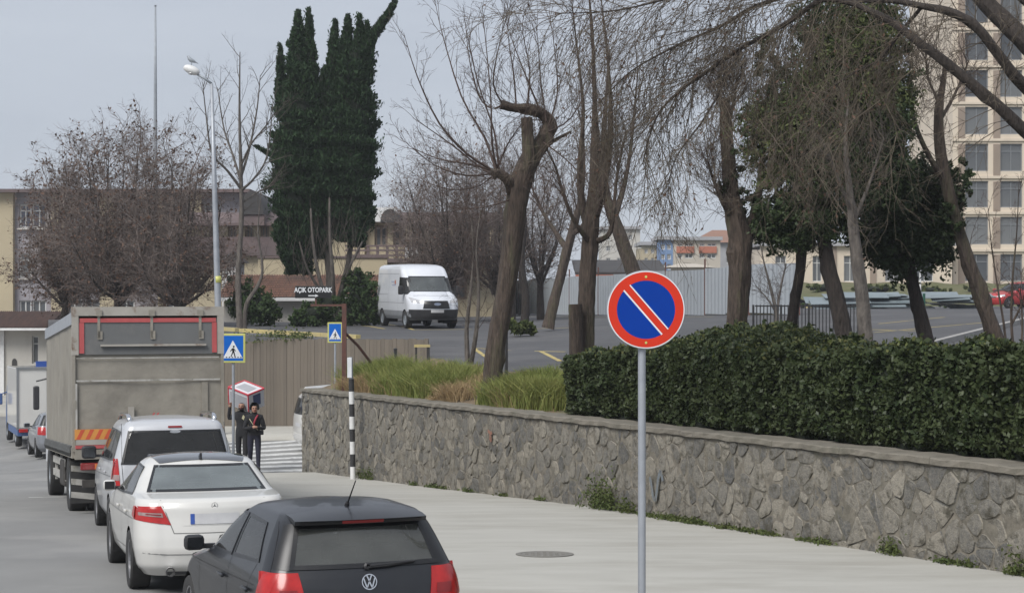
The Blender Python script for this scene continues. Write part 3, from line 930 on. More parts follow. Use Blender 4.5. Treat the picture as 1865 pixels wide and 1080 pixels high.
# white garden kiosk with dark pitched roof behind the thin tree
ki = empty('kiosk', W(419, 560, 88), label='small white latticed kiosk with dark pointed roof behind the thin bare tree', cat='kiosk')
a, b = W(406, 478, 88) - ki.location, W(434, 560, 88) - ki.location
mb = MB()
for k in range(6): mb.box((a.x + (b.x - a.x) * k / 5, 0, (a.z + b.z) / 2), (.07, .07, a.z - b.z))
for z in (.2, .5, .8): mb.box(((a.x + b.x) / 2, .01, b.z + (a.z - b.z) * z), (b.x - a.x, .05, .06))
mb.build('lattice', M['whitep'], ki)
MB().box(((a.x + b.x) / 2, 1.2, (a.z + b.z) / 2), (b.x - a.x, 1.6, a.z - b.z)).build('wall', M['b_grey'], ki)
mb = MB(); mb.add([(a.x - .25, -.3, a.z), (b.x + .25, -.3, a.z), (b.x + .25, 2.2, a.z), (a.x - .25, 2.2, a.z), ((a.x + b.x) / 2, .95, a.z + .6)], [(0, 1, 4), (1, 2, 4), (2, 3, 4), (3, 0, 4), (3, 2, 1, 0)])
mb.build('roof', M['b_dark'], ki)

# --- school like block, left
D = 120.0
sb = empty('three_storey_building', W(200, 650, D), label='long three storey building in yellow and lavender render behind the bare trees', cat='building')
def bx_(px): return W(px, 0, D).x
def bz_(py): return W(0, py, D).z
cols = [(35, 57), (58, 84), (120, 150), (152, 182), (215, 245), (300, 330), (372, 402)]
rows = [(bz_(415), bz_(372), [(bx_(a), bx_(b)) for a, b in cols]), (bz_(506), bz_(462), [(bx_(a), bx_(b)) for a, b in cols if a != 58]),
        (bz_(584), bz_(547), [(bx_(a), bx_(b)) for a, b in cols])]
facade(sb, D, (bx_(-160), bz_(690), bx_(452), bz_(352)), rows, M['b_lav'], depth=14)
for i, (zb, zt, ws) in enumerate(rows):
    for xa, xb in ws: window(sb, D, xa, xb, zb, zt, M['frame_w'], M['pane_b'] if i == 0 else M['pane'], mull=1 if i != 1 else 0, tran=1 if i < 2 else 0, fw=.1)
mb = MB()
for a, b in ((-60, 27), (96, 118), (184, 210), (290, 298), (345, 368)):
    MB().box(((bx_(a) + bx_(b)) / 2 - sb.location.x, -.2, (bz_(352) + bz_(690)) / 2 - sb.location.z), (bx_(b) - bx_(a), .5, bz_(350) - bz_(690))).build('pilaster', M['b_yell'], sb)
MB().box(((bx_(-160) + bx_(452)) / 2 - sb.location.x, 6.5, bz_(349) - sb.location.z), (bx_(452) - bx_(-160) + .5, 15.2, .22)).build('roof', M['b_purp'], sb)
for i, (zb, zt, ws) in enumerate(rows):
    for xa, xb in ws: MB().box(((xa + xb) / 2 - sb.location.x, -.08, zb - .08 - sb.location.z), (xb - xa + .2, .3, .1)).build('sill', M['b_white'], sb)

# --- small white house with tiled eaves at the left edge
D = 92.0
hs = empty('small_house', W(20, 716, D), label='small white house with brown tile eaves at the far left across the road', cat='house')
H0 = Vector(hs.location)
def hx(px): return W(px, 0, D).x - H0.x
def hz(py): return W(0, py, D).z - H0.z
rows = [(W(0, 662, D).z, W(0, 612, D).z, [(W(58, 0, D).x, W(70, 0, D).x)]), ]
facade(hs, D, (W(-90, 0, D).x, W(0, 735, D).z, W(88, 0, D).x, W(0, 600, D).z), rows, M['b_white'], depth=7)
for zb, zt, ws in rows:
    for xa, xb in ws: window(hs, D, xa, xb, zb, zt, M['frame_w'], M['pane'], mull=0, tran=1, fw=.06)
n = 10; w = hx(31) - hx(22)
arch = [(hx(26.5) - w / 2 * math.cos(math.pi * k / n), hz(660) + .2 * math.sin(math.pi * k / n)) for k in range(n + 1)] + [(hx(31), hz(688)), (hx(22), hz(688))]
MB().prism([(x, -.04, z) for x, z in arch], (0, .06, 0)).build('arched_niche', M['b_dark'], hs)
mb = MB(); mb.box((hx(3), -.06, (hz(600) + hz(720)) / 2), (.3, .14, hz(600) - hz(720))); mb.build('pilaster', M['whitep'], hs)
mb = MB()
nr, nc = 6, 50
for i in range(nr):
    for j in range(nc):
        u0 = hx(-95) + (hx(92) - hx(-95)) * j / nc; wt = (hx(92) - hx(-95)) / nc
        y0 = -.9 + i * .55; z0 = hz(597) + .13 * i; z1 = z0 + .14
        mb.add([(u0, y0, z0), (u0 + wt * .5, y0, z0 + .07), (u0 + wt, y0, z0), (u0 + wt, y0 + .6, z1), (u0 + wt * .5, y0 + .6, z1 + .07), (u0, y0 + .6, z1)], [(0, 1, 4, 5), (1, 2, 3, 4)])
mb.build('roof_tiles', M['tile_d'], hs)['kind'] = 'stuff'
mb = MB(); mb.add([(hx(-95), -.88, hz(598)), (hx(92), -.88, hz(598)), (hx(92), 2.4, hz(598) + .74), (hx(-95), 2.4, hz(598) + .74), (hx(92), 7.4, hz(598)), (hx(-95), 7.4, hz(598))], [(0, 1, 2, 3), (3, 2, 4, 5), (0, 5, 4, 1), (1, 4, 2), (0, 3, 5)])
mb.build('roof_deck', M['tile_d'], hs)
MB().box((hx(0), -.92, hz(599)), (hx(92) - hx(-95), .06, .12)).build('gutter', M['whitep'], hs)

# pale sheets stacked along the back of the lot, right
M['sheetm'] = mk('pale_sheet', (0.25, 0.29, 0.31), (0.15, 0.185, 0.195), 0.8, 0.5, island=0.5, metal=0.1)
st = on_road(1480, 563, lotz)
ss = empty('sheet_stack', (st.x, st.y, lotz(st.x, st.y)), label='low stack of pale blue metal sheets at the foot of the grass bank', cat='sheet stack')
for k in range(34):
    ln = rs.uniform(1.6, 3.2); x = rs.uniform(0, 7.2)
    o = MB().box((0, 0, 0), (ln, rs.uniform(.8, 1.2), .035)).build('sheet', M['sheetm'], ss)
    o.location = (x + .8, rs.uniform(-.1, .9), .10 + .72 * (k % 7) / 7 + rs.uniform(0, .05)); o.rotation_euler = (rs.uniform(.05, .35), rs.uniform(-.05, .05), rs.uniform(-.12, .12))
# ------------------------------------------------------------------ vehicles
def paint(name, c, rough=0.35, coat=0.8, metal=0.0, dirt=None):
    return mk(name, c, tuple(v * 0.93 for v in c), 1.5, rough, coat=coat, metal=metal, c3=dirt, s3=1.2, t3=(0.5, 0.85))
M['p_dark'] = paint('paint_dark_grey', (0.011, 0.012, 0.015), 0.36, 0.28, 0.0, dirt=(0.022, 0.022, 0.022))
M['p_white'] = paint('paint_white', (0.60, 0.59, 0.56), 0.3, 0.8, dirt=(0.58, 0.56, 0.52))
M['p_silver'] = paint('paint_silver', (0.50, 0.51, 0.53), 0.35, 0.7, 0.15, dirt=(0.42, 0.42, 0.42))
M['p_whitev'] = paint('paint_van_white', (0.66, 0.68, 0.72), 0.35, 0.6)
M['p_grey'] = paint('paint_grey', (0.22, 0.23, 0.25), 0.35, 0.7, 0.3)
M['p_red'] = paint('paint_red', (0.42, 0.03, 0.03), 0.3, 0.8)
M['g_dark'] = mk_glass('glass_dark', (0.14, 0.15, 0.15), 1.5, 0.06, (0.35, 0.35, 0.34))
M['g_polo'] = mk_glass('glass_filmed', (0.20, 0.21, 0.20), 1.75, 0.16, (0.36, 0.37, 0.34))  # dark tint under an uneven pale diffuse film
M['g_clear'] = mk_glass('glass_clear', (0.72, 0.78, 0.77), 2.3, 0.28, (0.44, 0.50, 0.50))
M['g_mid'] = mk_glass('glass_mid', (0.38, 0.41, 0.41), 1.6, 0.05, (0.4, 0.42, 0.42))
M['g_solid'] = mk('glass_roof', (0.03, 0.032, 0.035), None, 3.0, 0.08, coat=1.0)
M['seal'] = mk('window_seal', (0.012, 0.012, 0.013), None, 5.0, 0.35)
M['seat'] = mk('seat_fabric', (0.05, 0.05, 0.052), (0.035, 0.035, 0.036), 8.0, 0.9)
M['seat_l'] = mk('seat_fabric_light', (0.16, 0.16, 0.155), (0.12, 0.12, 0.12), 8.0, 0.9)
M['lens_r'] = mk('lens_red', (0.44, 0.020, 0.018), (0.28, 0.012, 0.012), 9.0, 0.22, coat=0.15)
M['lens_d'] = mk('lens_dark_red', (0.22, 0.012, 0.012), None, 12.0, 0.2, coat=0.25)
M['lens_w'] = mk('lens_clear', (0.55, 0.55, 0.56), (0.35, 0.35, 0.36), 14.0, 0.12, coat=1.0)
M['lens_s'] = mk('lens_smoke', (0.34, 0.26, 0.25), (0.22, 0.15, 0.14), 14.0, 0.2, coat=0.3)
M['lens_o'] = mk('lens_orange', (0.62, 0.18, 0.03), None, 12.0, 0.2, coat=0.6)
M['chrome'] = mk('chrome', (0.75, 0.75, 0.76), None, 5.0, 0.15, metal=1.0)
M['plate'] = mk('number_plate', (0.52, 0.52, 0.52), (0.44, 0.44, 0.45), 6.0, 0.4)
M['plate_b'] = mk('plate_blue', (0.03, 0.08, 0.32), None, 6.0, 0.4)
M['mirr'] = mk('mirror_glass', (0.10, 0.105, 0.11), None, 5.0, 0.12, metal=1.0)
M['trim'] = mk('dark_trim', (0.05, 0.052, 0.056), (0.065, 0.066, 0.07), 6.0, 0.65)
M['well'] = mk('wheel_well', (0.012, 0.012, 0.012), None, 5.0, 0.9)

class Car:
    NS, NC, NE = 64, 9, 26
    def __init__(s, lv, L, sc=0.02, smooth=3, sub=7):
        """lv rows: z, rear y, front y, half width, rear corner r, front corner r, rear bow, front bow"""
        A = np.array(lv, float)
        n = len(A); t = np.linspace(0, n - 1, (n - 1) * sub + 1)
        D = np.stack([np.interp(t, np.arange(n), A[:, k]) for k in range(A.shape[1])], 1)
        for _ in range(smooth):
            E = D.copy(); E[1:-1] = (D[:-2] + 2 * D[1:-1] + D[2:]) / 4; D = E
        D[:, 0] = np.maximum.accumulate(D[:, 0])
        s.D = D; s.L = L; s.sc = sc
    def at(s, z): return [float(np.interp(z, s.D[:, 0], s.D[:, k])) for k in range(8)]
    def side_x(s, y, z):
        _, yr, yf, w, rr, rf, br, bf = s.at(z)
        m, h = (yr + yf) / 2, max(.2, (yf - yr) / 2)
        w2 = w - s.sc * ((y - m) / h) ** 2
        w2e = w - s.sc
        y0, y1 = yr + br + rr, yf - bf - rf
        if y < y0:
            u = min(1, (y0 - y) / rr); return w2 - min(rr * .85, w * .6) * (1 - math.sqrt(max(0, 1 - u * u)))
        if y > y1:
            u = min(1, (y - y1) / rf); return w2 - min(rf * .85, w * .6) * (1 - math.sqrt(max(0, 1 - u * u)))
        return w2
    def end_y(s, x, z, front):
        _, yr, yf, w, rr, rf, br, bf = s.at(z); w -= s.sc
        r, b = (rf, bf) if front else (rr, br)
        rx = min(r * .85, w * .6); xi = w - rx; a = abs(x)
        if a <= xi: dy = b * (a / xi) ** 2
        else:
            u = min(1, (a - xi) / rx); dy = b + r * (1 - math.sqrt(max(0, 1 - u * u)))
        return (yf - dy) if front else (yr + dy)
    def loop(s, row):
        z, yr, yf, w, rr, rf, br, bf = row
        m, h = (yr + yf) / 2, max(.05, (yf - yr) / 2)
        P = []; T = []
        y0, y1 = yr + br + rr, yf - bf - rf
        if y1 < y0: y0 = y1 = (y0 + y1) / 2
        we = w - s.sc
        ys = [y0 + (y1 - y0) * i / s.NS for i in range(s.NS + 1)]
        for y in ys: P.append((-(w - s.sc * ((y - m) / h) ** 2), y)); T.append('L')
        rx = min(rf * .85, w * .6)
        for i in range(1, s.NC):
            a = math.pi / 2 * i / s.NC; P.append((-(we - rx + rx * math.cos(a)), y1 + rf * math.sin(a))); T.append('c')
        xi = we - rx
        for i in range(s.NE + 1):
            x = -xi + 2 * xi * i / s.NE; P.append((x, yf - bf * (x / xi) ** 2 if xi > 0 else yf)); T.append('F')
        for i in range(1, s.NC):
            a = math.pi / 2 * (1 - i / s.NC); P.append((we - rx + rx * math.cos(a), y1 + rf * math.sin(a))); T.append('c')
        for y in ys[::-1]: P.append((w - s.sc * ((y - m) / h) ** 2, y)); T.append('R')
        rx = min(rr * .85, w * .6); xi = we - rx
        for i in range(1, s.NC):
            a = math.pi / 2 * i / s.NC; P.append((we - rx + rx * math.cos(a), y0 - rr * math.sin(a))); T.append('c')
        for i in range(s.NE + 1):
            x = xi - 2 * xi * i / s.NE; P.append((x, yr + br * (x / xi) ** 2 if xi > 0 else yr)); T.append('B')
        for i in range(1, s.NC):
            a = math.pi / 2 * (1 - i / s.NC); P.append((-(we - rx + rx * math.cos(a)), y0 - rr * math.sin(a))); T.append('c')
        return [(x, y, z) for x, y in P]
    def body(s, root, mat, arches, openings, name='body', lower=None):
        """openings: list of (kind, polygon) with kind 'side', 'rear', 'front'; arches: list of (y, z, r)"""
        rows = [s.loop(r) for r in s.D]; n = len(rows[0]); m = len(rows)
        V = [p for r in rows for p in r]
        Fc = [(i * n + j, i * n + (j + 1) % n, (i + 1) * n + (j + 1) % n, (i + 1) * n + j) for i in range(m - 1) for j in range(n)]
        def inside(poly, u, v):
            r = False
            for k in range(len(poly)):
                (a, b), (c, d) = poly[k], poly[k - 1]
                if (b > v) != (d > v) and u < (c - a) * (v - b) / (d - b) + a: r = not r
            return r
        shr = []
        for kind, poly in openings:
            cx = sum(p[0] for p in poly) / len(poly); cy = sum(p[1] for p in poly) / len(poly)
            shr.append((kind, [(p[0] - math.copysign(min(.025, abs(p[0] - cx)), p[0] - cx), p[1] - math.copysign(min(.025, abs(p[1] - cy)), p[1] - cy)) for p in poly]))
        ymid = s.L / 2
        keep = []; cut = []
        for f in Fc:
            c = [sum(V[i][k] for i in f) / 4 for k in range(3)]
            drop = False
            for ay, az, ar in arches:
                if (c[1] - ay) ** 2 + (c[2] - az) ** 2 < ar * ar and abs(c[0]) > .5: drop = True
            if not drop:
                for kind, poly in shr:
                    if kind == 'side' and inside(poly, c[1], c[2]) and abs(c[0]) > .3: drop = True
                    elif kind == 'rear' and c[1] < ymid and inside(poly, c[0], c[2]): drop = True
                    elif kind == 'front' and c[1] > ymid and inside(poly, c[0], c[2]): drop = True
                    if drop: break
            if not drop: keep.append(f)
        # pull the ragged edge of each arch onto its circle
        used = {}
        for f in keep:
            for i in range(4):
                e = tuple(sorted((f[i], f[(i + 1) % 4]))); used[e] = used.get(e, 0) + 1
        V = [list(p) for p in V]; done = set()
        for e, cnt in used.items():
            if cnt == 1:
                for i in e:
                    if i in done: continue
                    x, y, z = V[i]
                    for ay, az, ar in arches:
                        dd = math.hypot(y - ay, z - az)
                        if abs(x) > .5 and ar - .1 < dd < ar + .12 and z > s.D[0, 0] + .001:
                            V[i][1] = ay + (y - ay) * ar / dd; V[i][2] = az + (z - az) * ar / dd; done.add(i)
        mb = MB(); mb.add(V, keep)
        top = [(m - 1) * n + j for j in range(n)]
        c = Vector((0, sum(V[i][1] for i in top) / n, V[top[0]][2] + .004))
        k = len(mb.v); mb.v.append(tuple(c)); 
        for j in range(n): mb.f.append((top[j], top[(j + 1) % n], k)); mb.m.append(0)
        if lower:
            for q, f in enumerate(mb.f):
                zc = sum(mb.v[i][2] for i in f) / len(f)
                if zc < lower: mb.m[q] = 1
        o = mb.build(name, mat, root, smooth=True)
        o.data.set_sharp_from_angle(angle=R(50))
        # closed floor pan
        _, yr, yf, w, *_r = s.D[0]
        MB().box((0, (yr + yf) / 2, s.D[0, 0] + .03), (2 * w - .5, yf - yr - .3, .05)).build('floor_pan', M['well'], root)
        for ay, az, ar in arches:
            for sd in (-1, 1):
                mb = MB(); xo = s.side_x(ay, az + ar) - .012
                nn = 14; pts = [(ay + ar * 1.0 * math.cos(math.pi * (1.12 - 1.24 * k / nn)), az + ar * 1.0 * math.sin(math.pi * (1.12 - 1.24 * k / nn))) for k in range(nn + 1)]
                for k in range(nn):
                    (a, b), (c2, d2) = pts[k], pts[k + 1]
                    mb.add([(sd * xo, a, b), (sd * xo, c2, d2), (sd * .45, c2, d2), (sd * .45, a, b)], [(0, 1, 2, 3)])
                mb.add([(sd * .45, ay, az - .1)] + [(sd * .45, a, b) for a, b in pts], [(0, k, k + 1) for k in range(1, nn + 1)])
                mb.build('wheel_arch_liner', M['well'], root)
        return o
    def panel(s, root, name, kind, corners, mat, off=.004, nu=14, nv=8, side=1, seal=0.0, sealmat=None, depth=0.0):
        """curved panel lying on the body; corners: bl, br, tr, tl in (y, z) for a side and (x, z) for an end"""
        a, b, c, d = [Vector(q) for q in corners]
        def P(u, v, o):
            p = (a * (1 - u) + b * u) * (1 - v) + (d * (1 - u) + c * u) * v
            if kind == 'side': return (side * (s.side_x(p.x, p.y) + o), p.x, p.y)
            return (p.x, s.end_y(p.x, p.y, kind == 'front') + (o if kind == 'front' else -o), p.y)
        mb = MB().grid(lambda u, v: P(u, v, off), nu, nv)
        if depth:
            # returns round the rim, so that the panel has thickness
            rim = [(i / nu, 0) for i in range(nu)] + [(1, j / nv) for j in range(nv)] + [(1 - i / nu, 1) for i in range(nu)] + [(0, 1 - j / nv) for j in range(nv)]
            for q in range(len(rim)):
                u0, v0 = rim[q]; u1, v1 = rim[(q + 1) % len(rim)]
                mb.add([P(u0, v0, off), P(u1, v1, off), P(u1, v1, off - depth), P(u0, v0, off - depth)], [(0, 1, 2, 3)])
        o = mb.build(name, mat, root, smooth='auto' if depth else True)
        if seal:
            mb = MB()
            lu, lv_ = ((b - a).length + (c - d).length) / 2, ((d - a).length + (c - b).length) / 2
            eu, ev = min(.45, seal / lu), min(.45, seal / lv_)
            us = [0, eu] + [eu + (1 - 2 * eu) * k / 12 for k in range(1, 12)] + [1 - eu, 1]
            vs_ = [0, ev] + [ev + (1 - 2 * ev) * k / 7 for k in range(1, 7)] + [1 - ev, 1]
            for i in range(len(us) - 1):
                for j in range(len(vs_) - 1):
                    if i in (0, len(us) - 2) or j in (0, len(vs_) - 2):
                        mb.add([P(us[i], vs_[j], off + .003), P(us[i + 1], vs_[j], off + .003), P(us[i + 1], vs_[j + 1], off + .003), P(us[i], vs_[j + 1], off + .003)], [(0, 1, 2, 3)])
            mb.build('seal', sealmat or M['seal'], o, smooth=True)
        return o
    def lines(s, root, name, segs, mat, wd=.008):
        """shut lines and creases: thin strips lying on the body"""
        mb = MB()
        for kind, pts, sd in segs:
            Q = []
            for (u, v), (u2, v2) in zip(pts[:-1], pts[1:]):
                nseg = max(2, int(math.hypot(u2 - u, v2 - v) / .06))
                for k in range(nseg + (1 if (u2, v2) == pts[-1] else 0)): Q.append((u + (u2 - u) * k / nseg, v + (v2 - v) * k / nseg))
            if kind == 'side': P3 = [Vector((sd * (s.side_x(u, v) + .002), u, v)) for u, v in Q]
            else: P3 = [Vector((u, s.end_y(u, v, kind == 'front') + (.002 if kind == 'front' else -.002), v)) for u, v in Q]
            for p, q in zip(P3[:-1], P3[1:]):
                t = (q - p).normalized(); out = Vector((sd, 0, 0)) if kind == 'side' else Vector((0, 1 if kind == 'front' else -1, 0))
                nn = t.cross(out).normalized() * wd / 2
                mb.add([p - nn, q - nn, q + nn, p + nn], [(0, 1, 2, 3)])
        o = mb.build(name, mat, root); o['kind'] = 'stuff'
        return o

def wheels(root, ys, track, r, w=.205, rimr=None, spokes=5, rimmat=None):
    rimr = rimr or r * .68
    tk = ('tyre', r, w)
    for y in ys:
        for sd in (-1, 1):
            key = ('tyre', r, w, sd)
            if key not in MESHC:
                prof = [(rimr, -w * .42), (r * .93, -w * .5), (r * .985, -w * .42), (r, -w * .3), (r * .992, -w * .1), (r, 0), (r * .992, w * .1), (r, w * .3), (r * .985, w * .42), (r * .93, w * .5), (rimr, w * .42)]
                MESHC[key] = MB().lathe(prof, (0, 0, 0), (sd, 0, 0), 32).mesh('wheel', M['rubber'], True)
                mb = MB()
                mb.lathe([(rimr, w * .42), (rimr * .93, w * .40), (rimr * .90, w * .12), (rimr * .9, -w * .4)], (0, 0, 0), (sd, 0, 0), 28)
                mb.lathe([(0.001, w * .34), (rimr * .2, w * .33), (rimr * .24, w * .22)], (0, 0, 0), (sd, 0, 0), 16)
                for k in range(spokes):
                    a = 2 * math.pi * k / spokes
                    mb.box((sd * w * .27, math.cos(a) * rimr * .55, math.sin(a) * rimr * .55), (w * .12, rimr * .8, rimr * .24), rot=Matrix.Rotation(a, 3, 'X'))
                mb.lathe([(0.001, w * .0), (rimr * .9, 0)], (0, 0, 0), (sd, 0, 0), 20, mi=1)
                MESHC[('rim', r, w, sd)] = mb.mesh('rim', [rimmat or M['rim'], M['well']])
            o = link('wheel', MESHC[key], root); o.location = (sd * track, y, r)
            link('rim', MESHC[('rim', r, w, sd)], o)

def mirror(root, c, sd, size, mat, glassmat=None):
    mb = MB(); mb.rbox((0, 0, 0), size, b=min(size) * .32)
    o = mb.build('mirror', mat, root, smooth='auto'); o.location = c
    MB().box((0, -size[1] / 2 - .003, 0), (size[0] * .78, .006, size[2] * .72)).build('mirror_glass', glassmat or M['mirr'], o)
    MB().box((-sd * (size[0] / 2 + .04), .02, -size[2] * .28), (.14, size[1] * .5, .04)).build('mirror_arm', M['black'], o)
    return o

def interior(root, W2, ys, zs, yb0, yb1, zf, mat=None, rear=True):
    """seats and dashboard seen through the panes"""
    mat = mat or M['seat']
    def seat(x, y, zt, w):
        mb = MB()
        mb.rbox((x, y + .25, zf + .16), (w, .5, .18), .05)
        mb.rbox((x, y + .02, zf + .16 + (zt - zf - .16) * .5), (w, .16, zt - zf - .1), .06, rot=(R(-12), 0, 0))
        mb.rbox((x, y - .08, zt + .1), (w * .52, .1, .2), .045)
        return mb
    for x in (-W2 * .5, W2 * .5): seat(x, ys, zs, W2 * .8).build('seat', mat, root, smooth='auto')
    if rear:
        mb = MB(); mb.rbox((0, yb1 + .25, zf + .16), (W2 * 1.9, .5, .2), .05); mb.rbox((0, yb1, zf + .16 + (zs - zf - .2) * .5), (W2 * 1.9, .16, zs - zf - .16), .06, rot=(R(-14), 0, 0))
        for x in (-W2 * .58, 0, W2 * .58): mb.rbox((x, yb1 - .1, zs + .02), (W2 * .38, .09, .17), .04)
        mb.build('rear_seat', mat, root, smooth='auto')
    MB().rbox((0, yb0, zs - .12), (W2 * 2.0, .4, .28), .08).build('dashboard', M['seat'], root, smooth='auto')

def place(root, x, d, th, L, zf=None):
    """stand a vehicle on the street; (x, d) is the middle of its rear edge"""
    zf = zf or roadz
    h = Vector((-math.sin(th), math.cos(th)))
    p0 = Vector((x, d)) + h * L * .2; p1 = Vector((x, d)) + h * L * .8
    z0, z1 = zf(p0.x, p0.y), zf(p1.x, p1.y)
    pit = math.atan2(z1 - z0, L * .6)
    root.rotation_euler = Euler((pit, 0, th), 'XYZ')
    root.location = (x, d, z0 - L * .2 * math.tan(pit))

# ---------------- dark grey hatchback
def hatchback(name, label, pm, cat='car', group=None, detail=True):
    L = 3.97
    lv = [(.20, .16, 3.80, .72, .25, .4, .04, .14), (.30, .03, 3.92, .80, .28, .5, .06, .2), (.45, .0, 3.97, .835, .28, .5, .07, .22), (.60, .02, 3.95, .84, .26, .5, .07, .22),
          (.70, .04, 3.88, .84, .25, .5, .06, .22), (.80, .06, 3.72, .835, .25, .5, .06, .24), (.88, .08, 3.35, .825, .25, .5, .06, .26), (.95, .11, 2.95, .805, .24, .45, .06, .26),
          (1.00, .14, 2.78, .785, .22, .4, .06, .25), (1.20, .25, 2.42, .705, .20, .36, .06, .22), (1.36, .34, 2.06, .625, .18, .32, .07, .18), (1.415, .42, 1.88, .575, .18, .3, .08, .16),
          (1.445, .62, 1.62, .45, .2, .28, .08, .1), (1.46, .9, 1.35, .22, .1, .1, .03, .03)]
    c = Car(lv, L)
    r = empty(name, (0, 0, 0), label=label, cat=cat, group=group)
    rw = [(-.61, 1.02), (.61, 1.02), (.515, 1.352), (-.515, 1.352)]
    fw = [(1.48, 1.0), (2.62, .97), (2.02, 1.345), (1.46, 1.35)]
    bw = [(.58, 1.045), (1.42, 1.003), (1.40, 1.35), (.80, 1.335)]
    ww = [(-.62, 1.02), (.62, 1.02), (.50, 1.34), (-.50, 1.34)]
    c.body(r, pm, [(.68, .305, .345), (3.15, .305, .345)], [('rear', rw), ('side', fw), ('side', bw), ('front', ww)])
    c.panel(r, 'rear_window', 'rear', rw, M['g_polo'], .006, 20, 10, seal=.035)
    for sd in (-1, 1):
        c.panel(r, 'front_side_window', 'side', fw, M['g_dark'], .004, side=sd, seal=.028)
        c.panel(r, 'rear_side_window', 'side', bw, M['g_dark'], .004, side=sd, seal=.028)
    c.panel(r, 'windshield', 'front', ww, M['g_mid'], .006, 16, 8, seal=.04)
    for sd in (-1, 1): c.panel(r, 'window_surround', 'rear', [(sd * .605, 1.015), (sd * .725, 1.03), (sd * .585, 1.345), (sd * .51, 1.355)], M['seal'], .005, 8, 8)
    wheels(r, (.68, 3.15), .735, .305)
    interior(r, .62, 1.75, 1.0, 2.75, .95, .32)
    if not detail: 
        for sd in (-1, 1):
            c.panel(r, 'tail_light', 'rear', [(sd * .52, .72), (sd * .80, .74), (sd * .78, .98), (sd * .56, .98)], M['lens_r'], .008, 10, 8)
            c.panel(r, 'headlight', 'front', [(sd * .42, .60), (sd * .78, .64), (sd * .74, .76), (sd * .46, .72)], M['lens_w'], .008, 10, 6)
            mirror(r, (sd * .93, 2.5, 1.0), sd, (.2, .12, .15), pm)
        c.panel(r, 'grille', 'front', [(-.4, .56), (.4, .56), (.38, .66), (-.38, .66)], M['black'], .006)
        return r, c
    # tail lights wrap round the corner: an end piece and a side piece as one lens each
    for sd in (-1, 1):
        t = c.panel(r, 'tail_light', 'rear', [(sd * .50, .745), (sd * .822, .76), (sd * .80, 1.0), (sd * .545, 1.0)], M['lens_r'], .010, 18, 10, depth=.012)
        c.panel(t, 'reflector', 'rear', [(sd * .56, .80), (sd * .70, .80), (sd * .70, .875), (sd * .57, .875)], M['lens_d'], .015, 8, 4)
        c.panel(t, 'lens_side', 'side', [(.20, .76), (.42, .83), (.36, .985), (.22, .995)], M['lens_r'], .009, 8, 8, side=sd)
        mirror(r, (sd * .905, 2.50, .99), sd, (.175, .12, .135), M['black'])
        for yy in (2.05 - .42, .95 - .2):
            o = MB().rbox((sd * (c.side_x(yy, .82) + .022), yy, .82), (.03, .20, .028), .01).build('door_handle', pm, r, smooth='auto')
    c.lines(r, 'shut_lines', [('side', [(1.45, .30), (1.45, 1.0)], -1), ('side', [(1.45, .30), (1.45, 1.0)], 1), ('side', [(2.62, .35), (2.62, .95)], -1), ('side', [(2.62, .35), (2.62, .95)], 1), ('side', [(.86, .62), (.62, 1.03)], -1),
                              ('side', [(.55, .875), (3.3, .80)], -1), ('side', [(.55, .875), (3.3, .80)], 1),
                              ('rear', [(-.50, .745), (-.46, .60), (.46, .60), (.50, .745)], 1), ('rear', [(-.735, 1.0), (-.60, 1.36)], 1), ('rear', [(.735, 1.0), (.60, 1.36)], 1)], M['seal'], .009)
    # roof spoiler with high brake light
    mb = MB(); n = 16
    def sp(u, v):
        x = (-1 + 2 * u) * .535
        y = [.245, .44][0 if v < .5 else 1] if False else None
        return None
    V = []
    for i in range(n + 1):
        x = (-1 + 2 * i / n) * .54; bow = .05 * (x / .54) ** 2
        V += [(x, .245 + bow, 1.385), (x, .26 + bow, 1.352), (x, .52 + bow, 1.40), (x, .56 + bow, 1.448 - .035 * (x / .54) ** 2), (x, .36 + bow, 1.424 - .02 * (x / .54) ** 2)]
    Fc = []
    for i in range(n):
        for k in range(5):
            Fc.append((i * 5 + k, i * 5 + (k + 1) % 5, (i + 1) * 5 + (k + 1) % 5, (i + 1) * 5 + k))
    Fc += [(0, 1, 2, 3, 4), tuple(n * 5 + k for k in (4, 3, 2, 1, 0))]
    mb.add(V, Fc); spo = mb.build('spoiler', pm, r, smooth='auto')
    MB().grid(lambda u, v: ((-.5 + u) * .34, .238 + .05 * ((-.5 + u) * .34 / .54) ** 2 + .013 * (1 - v), 1.357 + .024 * v), 8, 1).build('brake_light', M['lens_d'], spo)
    MB().grid(lambda u, v: ((-1 + 2 * u) * .5, .243 + .05 * ((-1 + 2 * u) * .5 / .54) ** 2 + .012 * (1 - v), 1.354 + .02 * v), 8, 1).build('spoiler_underside', M['seal'], spo)
    # aerial, wiper, badge, plate, bumper
    mb = MB(); mb.tube([(0, .72, 1.452), (0, .70, 1.475)], [.022, .016], 8); mb.tube([(0, .70, 1.47), (0.012, .50, 1.67)], [.008, .005], 6)
    mb.build('aerial', M['black'], r)
    mb = MB()
    def rp(x, z, o): return Vector((x, c.end_y(x, z, False) - o, z))
    mb.tube([rp(.02, 1.035, .03), rp(.20, 1.042, .032), rp(.36, 1.05, .03)], [.014, .011, .008], 6); mb.tube([rp(.0, 1.022, .025), rp(.18, 1.03, .027), rp(.40, 1.05, .025)], .010, 5)
    mb.lathe([(.03, 0), (.028, .02), (.012, .03)], tuple(rp(0, 1.028, .005)), (0, -1, .3), 12)
    mb.build('rear_wiper', M['black'], r)
    # emblem: ring with two stacked letter strokes
    zc = .915; e = MB(); nrm = Vector((0, -1, .18)).normalized(); o0 = rp(0, zc, .008)
    upv = Vector((0, .18, 1)).normalized()
    def E(x, z, h=0): return o0 + Vector((x, 0, 0)) + upv * z + nrm * h
    rr_ = .062
    k = 28
